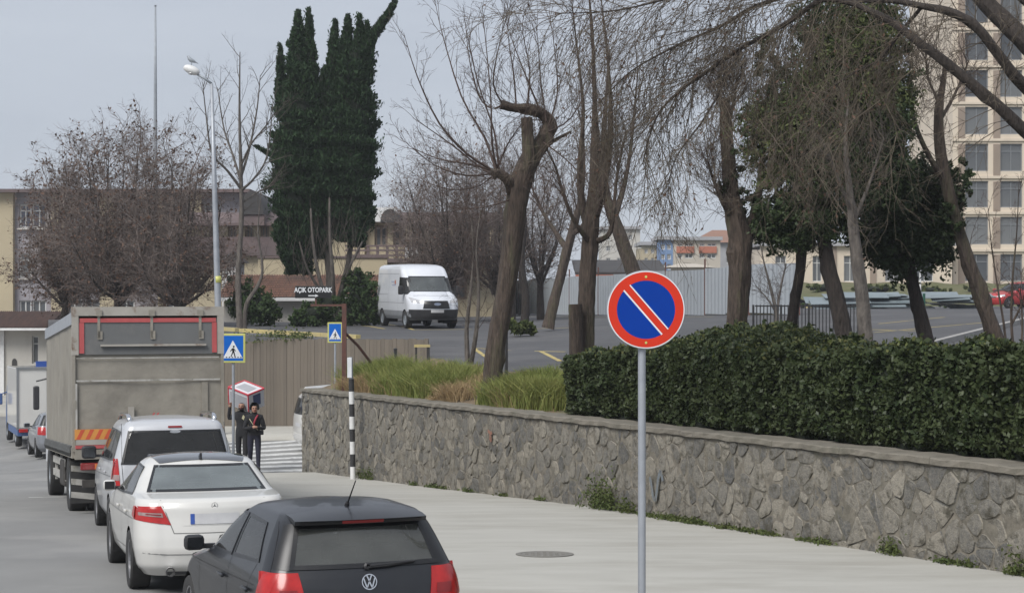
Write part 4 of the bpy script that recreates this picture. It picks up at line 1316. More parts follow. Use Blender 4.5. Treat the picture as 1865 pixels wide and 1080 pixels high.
    for q in range(k):
        a0, a1 = 2 * math.pi * q / k, 2 * math.pi * (q + 1) / k
        e.add([E(math.cos(a) * rad, math.sin(a) * rad, .008) for a, rad in ((a0, rr_), (a1, rr_), (a1, rr_ * .87), (a0, rr_ * .87))], [(0, 1, 2, 3)])
        e.add([E(math.cos(a) * rr_, math.sin(a) * rr_, h) for a, h in ((a0, 0), (a1, 0), (a1, .008), (a0, .008))], [(0, 1, 2, 3)])
    def stroke(x0, z0, x1, z1, w=.0105):
        t = Vector((x1 - x0, z1 - z0)).normalized(); nn = Vector((-t.y, t.x)) * w / 2
        e.add([E(x0 - nn.x, z0 - nn.y, .007), E(x1 - nn.x, z1 - nn.y, .007), E(x1 + nn.x, z1 + nn.y, .007), E(x0 + nn.x, z0 + nn.y, .007)], [(0, 1, 2, 3)])
    stroke(-.020, .053, -.002, .010); stroke(.020, .053, .002, .010)                      # upper letter
    stroke(-.046, .030, -.021, -.046); stroke(.046, .030, .021, -.046); stroke(-.021, -.046, 0, .003); stroke(.021, -.046, 0, .003)
    MB().lathe([(rr_ * .9, .004), (.001, .005)], tuple(o0), tuple(nrm), 24).build('emblem_back', M['seal'], r)
    e.build('emblem', M['chrome'], r, norm=False)
    c.panel(r, 'number_plate', 'rear', [(-.26, .64), (.26, .64), (.26, .75), (-.26, .75)], M['plate'], .012)
    c.panel(r, 'bumper_insert', 'rear', [(-.6, .25), (.6, .25), (.62, .34), (-.62, .34)], M['trim'], .008, 14, 4)
    c.panel(r, 'grille', 'front', [(-.4, .56), (.4, .56), (.38, .66), (-.38, .66)], M['black'], .006)
    for sd in (-1, 1): c.panel(r, 'headlight', 'front', [(sd * .42, .60), (sd * .78, .64), (sd * .74, .76), (sd * .46, .72)], M['lens_w'], .008, 10, 6)
    return r, c
polo, _c = hatchback('hatchback', 'dark grey hatchback with red tail lights and roof aerial, nearest the camera', M['p_dark'])
place(polo, -1.08, 13.95, R(21.0), 3.97)

# ---------------- white saloon
def saloon():
    L = 4.58
    lv = [(.20, .18, 4.42, .72, .3, .5, .06, .14), (.30, .05, 4.52, .80, .32, .55, .09, .2), (.48, .0, 4.58, .832, .32, .55, .10, .22), (.60, .01, 4.57, .84, .32, .55, .10, .22), (.72, .03, 4.50, .84, .32, .55, .10, .22),
          (.82, .05, 4.35, .838, .31, .55, .10, .24), (.92, .06, 4.05, .828, .30, .55, .10, .26), (.985, .09, 3.62, .815, .30, .5, .10, .28), (1.02, .16, 3.32, .80, .28, .45, .08, .28),
          (1.04, .40, 3.18, .79, .26, .42, .06, .27), (1.06, .62, 3.10, .778, .24, .4, .06, .26), (1.20, .88, 2.72, .705, .22, .38, .06, .22), (1.345, 1.12, 2.38, .625, .2, .34, .07, .18),
          (1.40, 1.26, 2.20, .565, .2, .3, .08, .15), (1.43, 1.45, 2.0, .44, .2, .25, .06, .1), (1.445, 1.6, 1.86, .22, .08, .08, .02, .02)]
    c = Car(lv, L, smooth=2)
    r = empty('saloon_car', (0, 0, 0), label='white saloon car with dark glass roof parked between the hatchback and the silver van', cat='car')
    rw = [(-.66, 1.07), (.66, 1.07), (.53, 1.34), (-.53, 1.34)]
    fw = [(1.90, 1.0), (3.02, .985), (2.36, 1.335), (1.88, 1.345)]
    bw = [(.98, 1.03), (1.83, 1.003), (1.81, 1.345), (1.30, 1.325)]
    ww = [(-.66, 1.04), (.66, 1.04), (.52, 1.33), (-.52, 1.33)]
    bodyo = c.body(r, M['p_white'], [(.93, .325, .365), (3.69, .325, .365)], [('rear', rw), ('side', fw), ('side', bw), ('front', ww)])
    c.panel(r, 'rear_window', 'rear', rw, M['g_clear'], .012, 20, 10, seal=.028)
    for sd in (-1, 1):
        c.panel(r, 'front_side_window', 'side', fw, M['g_dark'], .004, side=sd, seal=.028)
        c.panel(r, 'rear_side_window', 'side', bw, M['g_dark'], .004, side=sd, seal=.028)
    c.panel(r, 'windshield', 'front', ww, M['g_clear'], .012, 16, 8, seal=.03)
    # dark glass roof, laid on the skin of the body
    from mathutils.bvhtree import BVHTree
    bm = bmesh.new(); bm.from_mesh(bodyo.data); bv = BVHTree.FromBMesh(bm)
    def roofq(u, v):
        y = 1.21 + 1.14 * v; x = (-1 + 2 * u) * (.52 - .05 * abs(2 * v - 1) ** 4)
        h = bv.ray_cast(Vector((x, y, 3)), Vector((0, 0, -1)))[0]
        return (x, y, (h.z if h else 1.4) + .006)
    mb = MB(); mb.grid(roofq, 18, 18); bm.free()
    mb.build('glass_roof', M['g_solid'], r, smooth=True)
    wheels(r, (.93, 3.69), .73, .325, .225, .215, 7)
    interior(r, .66, 2.0, .98, 3.05, 1.15, .32, M['seat_l'])
    MB().box((0, .9, 1.0), (1.2, .5, .03)).build('parcel_shelf', M['seat_l'], r)
    for sd in (-1, 1):
        t = c.panel(r, 'tail_light', 'rear', [(sd * .46, .75), (sd * .825, .80), (sd * .818, .945), (sd * .56, .95)], M['lens_r'], .008, 16, 8, depth=.01)
        c.panel(t, 'clear_band', 'rear', [(sd * .54, .83), (sd * .79, .852), (sd * .79, .885), (sd * .55, .875)], M['lens_s'], .012, 10, 3)
        c.panel(t, 'dark_strip', 'rear', [(sd * .56, .846), (sd * .72, .862), (sd * .72, .872), (sd * .56, .86)], M['lens_d'], .0145, 8, 2)
        c.panel(t, 'lens_side', 'side', [(.40, .81), (.60, .84), (.52, .94), (.40, .945)], M['lens_r'], .007, 8, 6, side=sd)
        mirror(r, (sd * .89, 2.95, 1.02), sd, (.15, .12, .13), M['p_white'], M['seal'])
        MB().lathe([(.045, 0), (.05, .01), (.05, .12), (.038, .12), (.036, .02)], (sd * .48, .12, .26), (0, -1, 0), 16).build('exhaust', M['chrome'], r)
        for yy in (1.25, 2.2): MB().rbox((sd * (c.side_x(yy, .84) + .022), yy, .84), (.03, .22, .03), .01).build('door_handle', M['p_white'], r, smooth='auto')
    c.lines(r, 'shut_lines', [('rear', [(-.56, 1.01), (-.46, .74), (-.43, .66), (.43, .66), (.46, .74), (.56, 1.01)], 1), ('rear', [(-.81, .46), (-.5, .435), (.5, .435), (.81, .46)], 1),
                              ('side', [(1.86, .3), (1.86, 1.0)], -1), ('side', [(3.0, .3), (3.02, .98)], -1), ('side', [(1.02, .70), (.98, 1.0)], -1), ('side', [(1.86, .3), (1.86, 1.0)], 1),
                              ('side', [(.55, .80), (3.7, .76)], -1), ('side', [(1.3, .42), (3.3, .36)], -1)], mk('shut_line', (0.16, 0.16, 0.155), None, 4, .7), .010)
    # plate in its recess, star, aerial fin, bumper valance
    c.panel(r, 'plate_recess', 'rear', [(-.34, .74), (.34, .74), (.32, .88), (-.32, .88)], M['p_white'], .003)
    p = c.panel(r, 'number_plate', 'rear', [(-.26, .755), (.26, .755), (.26, .865), (-.26, .865)], M['plate'], .010)
    c.panel(p, 'plate_band', 'rear', [(-.26, .755), (-.215, .755), (-.215, .865), (-.26, .865)], M['plate_b'], .012, 2, 3)
    e = MB(); o0 = Vector((0, c.end_y(0, .945, False) - .008, .945))
    k = 24
    for q in range(k):
        a0, a1 = 2 * math.pi * q / k, 2 * math.pi * (q + 1) / k
        e.add([o0 + Vector((math.cos(a) * rad, 0, math.sin(a) * rad)) for a, rad in ((a0, .034), (a1, .034), (a1, .030), (a0, .030))], [(0, 1, 2, 3)])
    for q in range(3):
        a = math.pi / 2 + q * 2 * math.pi / 3; t = Vector((math.cos(a), 0, math.sin(a))); nn = Vector((-t.z, 0, t.x))
        e.add([o0 + nn * .005, o0 - nn * .005, o0 + t * .031], [(0, 1, 2)])
    e.build('emblem', M['chrome'], r, norm=False)
    mb = MB(); mb.prism([(-.012, 1.20, 1.385), (-.012, 1.36, 1.42), (-.012, 1.22, 1.46)], (.024, 0, 0)); mb.build('aerial_fin', M['seal'], r)
    c.panel(r, 'bumper_valance', 'rear', [(-.5, .205), (.5, .205), (.52, .245), (-.52, .245)], M['trim'], .008, 14, 3)
    c.panel(r, 'grille', 'front', [(-.4, .55), (.4, .55), (.36, .75), (-.36, .75)], M['seal'], .008)
    for sd in (-1, 1): c.panel(r, 'headlight', 'front', [(sd * .46, .62), (sd * .82, .66), (sd * .78, .80), (sd * .48, .74)], M['lens_w'], .008, 10, 6)
    return r
sal = saloon()
place(sal, -3.17, 19.25, R(17), 4.58)

# ---------------- silver white people carrier
def carrier(label, pm):
    L = 4.2
    lv = [(.22, .12, 4.05, .76, .25, .45, .04, .14), (.35, .02, 4.15, .85, .26, .5, .05, .2), (.55, .0, 4.2, .88, .24, .5, .05, .22), (.75, .015, 4.15, .887, .22, .5, .05, .22), (.90, .025, 4.0, .882, .2, .5, .05, .24),
          (1.02, .035, 3.6, .87, .2, .5, .05, .26), (1.10, .045, 3.3, .855, .2, .45, .05, .26), (1.15, .055, 3.15, .845, .19, .42, .05, .25), (1.40, .105, 2.75, .775, .18, .36, .05, .22),
          (1.62, .17, 2.38, .705, .16, .3, .05, .18), (1.685, .24, 2.2, .655, .16, .28, .06, .15), (1.72, .42, 1.95, .52, .18, .25, .06, .1), (1.745, .8, 1.6, .25, .08, .08, .02, .02)]
    c = Car(lv, L)
    r = empty('people_carrier', (0, 0, 0), label=label, cat='van')
    rw = [(-.755, 1.10), (.755, 1.10), (.645, 1.565), (-.645, 1.565)]
    fw = [(2.0, 1.12), (3.12, 1.10), (2.40, 1.56), (1.98, 1.57)]
    bw = [(1.0, 1.13), (1.93, 1.12), (1.91, 1.57), (1.03, 1.565)]
    qw = [(.38, 1.15), (.93, 1.13), (.96, 1.56), (.46, 1.55)]
    ww = [(-.66, 1.17), (.66, 1.17), (.55, 1.58), (-.55, 1.58)]
    c.body(r, pm, [(.78, .315, .355), (3.3, .315, .355)], [('rear', rw), ('side', fw), ('side', bw), ('side', qw), ('front', ww)])
    c.panel(r, 'rear_window', 'rear', rw, M['g_dark'], .006, 20, 10, seal=.03)
    for sd in (-1, 1):
        for nm, q in (('front_side_window', fw), ('rear_side_window', bw), ('quarter_window', qw)): c.panel(r, nm, 'side', q, M['g_dark'], .004, side=sd, seal=.025)
    c.panel(r, 'windshield', 'front', ww, M['g_mid'], .006, 16, 8, seal=.03)
    wheels(r, (.78, 3.3), .775, .315)
    interior(r, .64, 2.0, 1.15, 3.0, .95, .35)
    for sd in (-1, 1):
        t = c.panel(r, 'tail_light', 'rear', [(sd * .765, .78), (sd * .868, .78), (sd * .845, 1.18), (sd * .79, 1.18)], M['lens_r'], .008, 8, 12, depth=.01)
        c.panel(t, 'clear_band', 'rear', [(sd * .772, .88), (sd * .86, .88), (sd * .856, .96), (sd * .776, .96)], M['lens_s'], .012, 6, 4)
        c.panel(t, 'lens_side', 'side', [(.24, .79), (.34, .80), (.28, 1.14), (.24, 1.15)], M['lens_r'], .007, 5, 8, side=sd)
        mirror(r, (sd * 1.0, 2.95, 1.16), sd, (.22, .14, .2), M['black'])
        # roof rail: a raised bar on two feet
        mb = MB(); y0, y1 = .48, 2.1; xr = .60
        pts = [(sd * xr, y0, 1.675), (sd * xr, y0 + .05, 1.735), (sd * xr, y0 + .2, 1.765), (sd * xr, (y0 + y1) / 2, 1.775), (sd * xr, y1 - .2, 1.76), (sd * xr, y1, 1.68)]
        mb.tube(pts, [.034, .036, .032, .026, .028, .03], 8)
        mb.build('roof_rail', M['chrome'], r, smooth=True)
        for yy in (1.3, 2.25): MB().rbox((sd * (c.side_x(yy, .95) + .02), yy, .95), (.03, .2, .03), .01).build('door_handle', pm, r, smooth='auto')
    c.panel(r, 'brake_light', 'rear', [(-.10, 1.60), (.10, 1.60), (.095, 1.625), (-.095, 1.625)], M['lens_d'], .014, 6, 2)
    e = MB(); o0 = Vector((0, c.end_y(0, 1.545, False) - .012, 1.545))
    e.add([o0 + Vector((math.cos(a) * .075, 0, math.sin(a) * .022)) for a in [2 * math.pi * q / 20 for q in range(20)]], [tuple(range(20))])
    e.build('washer_badge', M['chrome'], r)
    c.lines(r, 'shut_lines', [('rear', [(-.72, 1.66), (-.74, 1.1), (-.70, .5), (.70, .5), (.74, 1.1), (.72, 1.66)], 1), ('side', [(1.96, .3), (1.96, 1.12)], -1), ('side', [(.96, .75), (.96, 1.12)], -1), ('side', [(3.05, .4), (3.05, 1.08)], -1), ('side', [(.5, .92), (3.3, .86)], -1)], M['trim'], .009)
    c.panel(r, 'number_plate', 'rear', [(-.26, .74), (.26, .74), (.26, .85), (-.26, .85)], M['plate'], .008)
    c.panel(r, 'bumper', 'rear', [(-.84, .28), (.84, .28), (.86, .52), (-.86, .52)], pm, .02, 18, 4, depth=.02)
    c.panel(r, 'grille', 'front', [(-.4, .62), (.4, .62), (.36, .8), (-.36, .8)], M['seal'], .008)
    for sd in (-1, 1): c.panel(r, 'headlight', 'front', [(sd * .5, .74), (sd * .84, .78), (sd * .8, .96), (sd * .54, .88)], M['lens_w'], .008, 10, 6)
    return r
car = carrier('silver white people carrier with roof rails and dark rear window, right behind the grey lorry', M['p_silver'])
place(car, -4.68, 25.1, R(17), 4.2)

# ---------------- white panel van on the lot, nose towards the camera
M['v_low'] = mk('van_lower_trim', (0.24, 0.25, 0.27), (0.20, 0.21, 0.22), 3, .6)
def panel_van():
    L = 5.5
    lv = [(.34, .12, 5.38, .93, .15, .4, .02, .12), (.48, .03, 5.49, 1.0, .15, .45, .02, .2), (.75, .0, 5.52, 1.025, .14, .45, .02, .22), (.98, .0, 5.48, 1.03, .14, .45, .02, .22), (1.12, .0, 5.38, 1.03, .14, .45, .02, .22),
          (1.24, .0, 5.18, 1.02, .14, .45, .02, .25), (1.36, .0, 4.88, 1.01, .14, .4, .02, .26), (1.46, .005, 4.70, .995, .14, .38, .02, .25), (1.98, .03, 4.24, .955, .13, .3, .02, .2), (2.14, .04, 4.05, .945, .13, .28, .02, .18),
          (2.32, .05, 3.80, .925, .12, .25, .02, .16), (2.42, .08, 3.55, .875, .12, .25, .02, .14), (2.48, .2, 3.2, .74, .12, .2, .02, .1), (2.51, .6, 2.8, .35, .05, .05, .01, .01)]
    c = Car(lv, L, sc=.012)
    r = empty('panel_van', (0, 0, 0), label='white high roof panel van parked in the raised car park, nose to the camera', cat='van')
    ww = [(-.84, 1.43), (.84, 1.43), (.75, 2.03), (-.75, 2.03)]
    fw = [(3.50, 1.38), (4.56, 1.32), (4.06, 1.97), (3.50, 1.99)]
    c.body(r, [M['p_whitev'], M['v_low']], [(1.0, .34, .40), (4.42, .34, .40)], [('side', fw), ('front', ww)], lower=.66)
    c.panel(r, 'windshield', 'front', ww, mk_glass('van_windshield', (0.30, 0.33, 0.33), 1.7, .18, (.42, .46, .46)), .008, 18, 10, seal=.035)
    for sd in (-1, 1):
        c.panel(r, 'side_window', 'side', fw, M['g_dark'], .005, side=sd, seal=.03)
        c.panel(r, 'headlight', 'front', [(sd * .55, .98), (sd * .93, 1.02), (sd * .97, 1.22), (sd * .60, 1.10)], M['lens_w'], .010, 10, 6, depth=.01)
        mirror(r, (sd * 1.17, 4.42, 1.48), sd, (.2, .14, .34), M['black'])
        c.panel(r, 'fog_light', 'front', [(sd * .62, .55), (sd * .86, .56), (sd * .86, .64), (sd * .62, .63)], M['black'], .02, 6, 3)
    c.panel(r, 'grille', 'front', [(-.54, .77), (.54, .77), (.47, 1.08), (-.47, 1.08)], M['seal'], .012, 16, 6, depth=.012)
    mb = MB()
    for z in (.86, .91, .99, 1.03):
        mb.tube([(x, c.end_y(x, z, True) + .018, z) for x in (-.4, -.2, 0, .2, .4)], .009, 5)
    mb.build('grille_bars', M['black'], r)
    c.panel(r, 'bumper', 'front', [(-.98, .36), (.98, .36), (1.0, .74), (-1.0, .74)], M['black'], .03, 26, 6, depth=.03)
    e = MB(); o0 = Vector((0, c.end_y(0, .95, True) + .03, .95))
    for sc_, mi, h in ((1.0, 0, 0), (.86, 1, .004)):
        e.add([o0 + Vector((math.cos(a) * .15 * sc_, h, math.sin(a) * .058 * sc_)) for a in [2 * math.pi * q / 24 for q in range(24)]], [tuple(range(24))], mi)
    e.build('emblem', [M['chrome'], mk('emblem_blue', (.22, .26, .36), None, 3, .3)], r)
    c.panel(r, 'number_plate', 'front', [(-.26, .62), (.26, .62), (.26, .73), (-.26, .73)], M['plate'], .04)
    wheels(r, (1.0, 4.42), .90, .34, .235, .21, 8, M['steel_d'])
    interior(r, .72, 3.45, 1.45, 4.28, 1.0, .6, rear=False)
    c.lines(r, 'shut_lines', [('side', [(3.48, .5), (3.48, 2.05)], 1), ('side', [(4.55, .6), (4.55, 1.34)], 1), ('side', [(2.0, .5), (2.0, 2.1)], 1), ('side', [(.25, 1.30), (1.9, 1.30)], 1), ('side', [(.3, .98), (4.4, .98)], 1),
                              ('side', [(.3, 2.12), (3.4, 2.12)], 1), ('front', [(-.8, 1.26), (.8, 1.26)], 1), ('front', [(-.62, 1.30), (-.3, 1.31)], 1), ('front', [(.3, 1.31), (.62, 1.30)], 1)], M['v_low'], .014)
    # printed mark and two lines of lettering on the side
    lg = MB(); xx = lambda y, z: c.side_x(y, z) + .004
    n = 16
    lg.add([(xx(2.9, 1.75), 2.9 - .0 + math.cos(a) * .085, 1.75 + math.sin(a) * .13) for a in [2 * math.pi * q / n for q in range(n)]], [tuple(range(n))], 0)
    lg.add([(xx(2.9, 1.68) + .003, 2.9 + math.cos(a) * .05, 1.69 + math.sin(a) * .05) for a in [2 * math.pi * q / n for q in range(n)]], [tuple(range(n))], 1)
    for z, ws in ((1.80, (.07, .10, .06, .12)), (1.67, (.11, .06, .10))):
        y = 2.76
        for w in ws:
            lg.add([(xx(y, z), y, z - .025), (xx(y, z), y - w, z - .025), (xx(y, z), y - w, z + .03), (xx(y, z), y, z + .03)], [(0, 1, 2, 3)], 2); y -= w + .03
    # (lettering is too small in the photograph to be read)
    for q in range(len(lg.v)):
        v = lg.v[q]; lg.v[q] = (v[0], 2.35 + (v[1] - 2.35), v[2])
    lg.build('side_print', [mk('print_orange', (.55, .16, .06), None, 3, .5), mk('print_blue', (.10, .14, .36), None, 3, .5), mk('print_grey', (.36, .40, .52), None, 3, .5)], r)
    return r
pv = panel_van()
TH = R(180 + 19.0)
pvh = Vector((-math.sin(TH), math.cos(TH)))
nose = Vector((W(797, 0, 69.5).x, 69.3)); tail = nose - pvh * 5.5
place(pv, tail.x, tail.y, TH, 5.5, lotz)
PV_TAIL = tail

# ---------------- others far off
red, _c = hatchback('hatchback', 'red car parked at the far right edge of the car park', M['p_red'], detail=False)
q = on_road(1868, 560, lotz)
place(red, W(1800, 0, 98).x + 3.4, 100.0, R(120), 3.97, lotz)
gr, _c = hatchback('hatchback', 'grey car queueing behind the small white lorry', M['p_grey'], detail=False)
place(gr, -14.2, 57.0, R(20), 3.97)

wv = carrier('white van standing round the corner of the stone wall, only its tail showing', M['p_white'])
place(wv, -6.3, 52.8, R(-68), 4.2)
# ------------------------------------------------------------------ grey lorry
M['tarp'] = mk('lorry_tarpaulin', (0.265, 0.245, 0.205), (0.215, 0.198, 0.168), 2.2, 0.7, 0.014, 4, c3=(0.165, 0.15, 0.125), s3=1.1, t3=(0.5, 0.75))
M['tarp_d'] = mk('lorry_grey_sheet', (0.135, 0.14, 0.14), (0.11, 0.112, 0.112), 1.5, 0.6, c3=(0.18, 0.175, 0.165), s3=1.5, t3=(0.55, 0.75))
M['frame_l'] = mk('lorry_frame', (0.38, 0.36, 0.32), (0.27, 0.25, 0.22), 2.5, 0.7, c3=(0.14, 0.085, 0.055), s3=3.0, t3=(0.56, 0.68))
M['red_l'] = mk('lorry_red', (0.45, 0.085, 0.085), (0.36, 0.07, 0.07), 4, 0.6)
M['chassis'] = mk('lorry_chassis', (0.035, 0.032, 0.03), (0.055, 0.05, 0.045), 4, 0.85)
M['tape'] = mk('white_tape', (0.46, 0.45, 0.42), (0.30, 0.29, 0.27), 5, 0.7, c3=(0.22, 0.21, 0.18), s3=4.0, t3=(0.52, 0.62))
M['refl_o'] = mk('reflector_orange', (0.62, 0.27, 0.06), None, 6, .4)
M['refl_r'] = mk('reflector_red', (0.55, 0.09, 0.04), None, 6, .4)
def lorry():
    r = empty('lorry', (0, 0, 0), label='large dusty grey tarpaulin sided box lorry seen from behind', cat='lorry')
    H, zb, w, L = 3.47, 1.12, 1.25, 7.0
    # curtain body: faces sag a little between the posts
    mb = MB()
    def side(u, v, sd):
        y = .06 + (L - .06) * u; z = zb + (H - .22 - zb) * v
        return (sd * (w - .012 + .025 * math.sin(u * 3.14 * 7) * math.sin(v * 3.14)), y, z)
    for sd in (-1, 1): mb.grid(lambda u, v, sd=sd: side(u, v, sd), 42, 8)
    mb.grid(lambda u, v: ((-1 + 2 * u) * (w - .02), .01 - .02 * math.sin(u * 9) * math.sin(v * 3.14), zb - .02 + (2.70 - zb) * v), 24, 10)
    mb.grid(lambda u, v: ((-1 + 2 * u) * (w - .02), L, zb + (H - .2 - zb) * v), 2, 2)
    mb.build('curtain', M['tarp'], r, smooth=True, norm=False)
    mb = MB()
    def roof(u, v):
        x = (-1 + 2 * u) * w
        return (x, L * v, H - .12 + .08 * (1 - abs(x / w) ** 3) )
    mb.grid(roof, 10, 12)
    mb.build('roof_sheet', M['tarp'], r, smooth=True)
    mb = MB()
    for sd in (-1, 1): mb.box((sd * (w + .003), L / 2, H - .19), (.035, L, .20))
    mb.build('roof_rail', M['galv'], r)
    # rear frame
    mb = MB()
    mb.box((0, .0, H - .07), (2 * w + .03, .09, .15))
    for sd in (-1, 1): mb.box((sd * (w - .045), .0, H - .47), (.11, .085, .65))
    mb.build('rear_frame', M['frame_l'], r)
    MB().box((0, -.012, 2.98), (2 * (w - .10), .02, .60)).build('rear_flap', M['tarp_d'], r)
    mb = MB()
    mb.box((0, -.03, 3.25), (2 * (w - .12), .014, .07))
    for sd in (-1, 1): mb.box((sd * (w - .15), -.03, 2.955), (.08, .014, .51))
    mb.build('red_border', M['red_l'], r)
    for x in (-.82, .05, .86):
        mb = MB(); mb.box((x, -.055, H - .10), (.10, .035, .10)); mb.box((x, -.032, 3.16), (.045, .018, .42)); mb.box((x + .02, -.035, 3.0), (.08, .012, .14))
        mb.build('strap', M['tarp'], r)
    MB().box((0.08, -.055, 2.83), (1.75, .05, .035)).build('flap_bar', M['frame_l'], r)
    mb = MB()
    mb.box((0, -.035, 2.245), (2 * w - .12, .012, .028)); mb.box((-.01, -.034, 2.62), (2 * w - .14, .01, .016)); mb.box((-w + .06, -.036, 1.80), (.03, .012, .80))
    mb.build('reflective_tape', M['tape'], r)
    mb = MB()
    for sd in (-1, 1): mb.box((sd * (w - .02), -.014, 2.0), (.05, .05, 1.75))
    mb.box((0, -.012, zb), (2 * w, .06, .08)); mb.box((.93, -.03, 1.6), (.10, .03, 1.2))
    mb.build('corner_post', M['tarp'], r)
    # hazard boards
    for sd in (-1, 1):
        root2 = MB().box((sd * (w - .33), -.05, 1.36), (.60, .03, .17)).build('hazard_board', M['refl_o'], r)
        mb = MB()
        for k in range(4):
            x = sd * (w - .33) - .30 + .02 + k * .15
            mb.add([(x, -.067, 1.28), (x + .065, -.067, 1.28), (x + .065 + .08, -.067, 1.44), (x + .08, -.067, 1.44)], [(0, 1, 2, 3)])
        mb.build('stripe', M['refl_r'], root2)
    MB().box((0, -.05, 1.23), (2 * w - .1, .05, .085)).build('tail_board', M['frame_l'], r)
    MB().box((0, -.055, 1.155), (2 * w - .08, .05, .055)).build('red_strip', M['red_l'], r)
    MB().box((0, -.03, 1.03), (2 * w - .06, .10, .16)).build('cross_member', M['tarp'], r)
    # tail lift arms and underrun bar
    mb = MB()
    mb.box((0, .0, .55), (2.2, .10, .12)); 
    for x in (-.75, .75): mb.box((x, .15, .78), (.09, .12, .5)); mb.box((x, .05, 1.55), (.18, .06, .9), )
    mb.box((0, .5, .92), (.9, 8.8, .16)); mb.box((0, 4, .88), (1.1, 7.2, .10))
    mb.box((0, .03, .86), (1.7, .08, .12))
    mb.build('chassis', M['chassis'], r)
    for sd in (-1, 1):
        t = MB().rbox((sd * .95, -.03, .83), (.36, .07, .12), .015).build('tail_light', M['lens_d'], r)
        MB().box((sd * .85, -.072, .83), (.10, .012, .09)).build('indicator', M['lens_o'], t)
        # mud flap with hazard stripes
        f = MB().box((sd * 1.0, .55, .55), (.50, .02, .70)).build('mud_flap', M['rubber'], r)
        mb = MB()
        for k in range(3): mb.add([(sd * 1.0 - .24, .535, .30 + k * .22), (sd * 1.0 + .24, .535, .24 + k * .22), (sd * 1.0 + .24, .535, .34 + k * .22), (sd * 1.0 - .24, .535, .40 + k * .22)], [(0, 1, 2, 3)])
        mb.build('stripe', M['tape'], f)
        # ropes rolled up along the side, folds of the curtain foot
        mb = MB()
        for k in range(26):
            y = .2 + k * .26
            mb.tube([(sd * (w + .02), y, zb + .06), (sd * (w + .035), y + .05, zb - .05), (sd * (w + .02), y + .13, zb - .12)], [.022, .03, .018], 5)
        mb.build('curtain_buckle', M['tarp_d'], r)
        MB().box((sd * (w - .01), L / 2, zb - .06), (.04, L, .18)).build('side_rail', M['tarp'], r)
        # side guard
        mb = MB()
        for z in (.55, .80): mb.box((sd * 1.15, 4.4, z), (.05, 3.4, .13))
        for y in (2.9, 4.4, 5.9): mb.box((sd * 1.12, y, .75), (.05, .08, .7))
        mb.build('side_guard', M['tape'], r)
        MB().rbox((sd * .95, 3.4, .62), (.5, 1.0, .5), .06).build('tank', M['chassis'], r)
    # wheels
    for y, dual in ((1.65, True), (7.3, False)):
        for sd in (-1, 1):
            for off in ((1.06, .74) if dual else (1.04,)):
                wr = .50
                o = MB().lathe([(.28, -.12), (.46, -.145), (.495, -.12), (.50, -.06), (.49, 0), (.50, .06), (.495, .12), (.46, .145), (.28, .12)], (0, 0, 0), (sd, 0, 0), 32).build('wheel', M['rubber'], r, smooth=True)
                o.location = (sd * off, y, wr)
                MB().lathe([(.29, .12), (.26, .05), (.15, .03 if dual else .10), (.10, .10), (.001, .11)], (0, 0, 0), (sd, 0, 0), 20).build('rim', M['steel_d'], o, smooth=True)
            if dual:
                mb = MB(); n = 10
                pts = [(y + .62 * math.cos(math.pi * k / n), .52 + .58 * math.sin(math.pi * k / n)) for k in range(n + 1)]
                for (a, b), (c2, d2) in zip(pts[:-1], pts[1:]): mb.add([(sd * 1.22, a, b), (sd * 1.22, c2, d2), (sd * .6, c2, d2), (sd * .6, a, b)], [(0, 1, 2, 3)])
                mb.build('mudguard', M['chassis'], r)
    # cab
    mb = MB()
    mb.prism([(-1.15, 7.1, .75), (-1.15, 8.75, .65), (-1.15, 8.8, 1.55), (-1.15, 8.45, 2.65), (-1.15, 7.1, 2.75)], (2.3, 0, 0))
    cab = mb.build('cab', M['p_whitev'], r)
    MB().add([(-1.0, 8.815, 1.6), (1.0, 8.815, 1.6), (.95, 8.49, 2.55), (-.95, 8.49, 2.55)], [(0, 1, 2, 3)]).build('windshield', M['g_dark'], r)
    for sd in (-1, 1):
        mb = MB(); mb.rbox((sd * 1.36, 8.5, 2.0), (.12, .2, .5), .03); mb.tube([(sd * 1.15, 8.45, 2.4), (sd * 1.36, 8.5, 2.35)], .02, 6); mb.build('mirror', M['black'], r)
    # faded red marks on the curtain
    mb = MB()
    for k in range(2): mb.add([(.02 + k * .07, -.05, 1.62), (.05 + k * .07, -.05, 1.62), (.10 + k * .07, -.05, 1.70), (.07 + k * .07, -.05, 1.70)], [(0, 1, 2, 3)])
    mb.build('red_mark', M['red_l'], r)
    MB().box((-.30, -.03, 1.53), (.10, .03, .55)).build('lift_arm', M['frame_l'], r)
    return r
lo = lorry()
place(lo, -6.06, 30.07, R(18), 8.0)

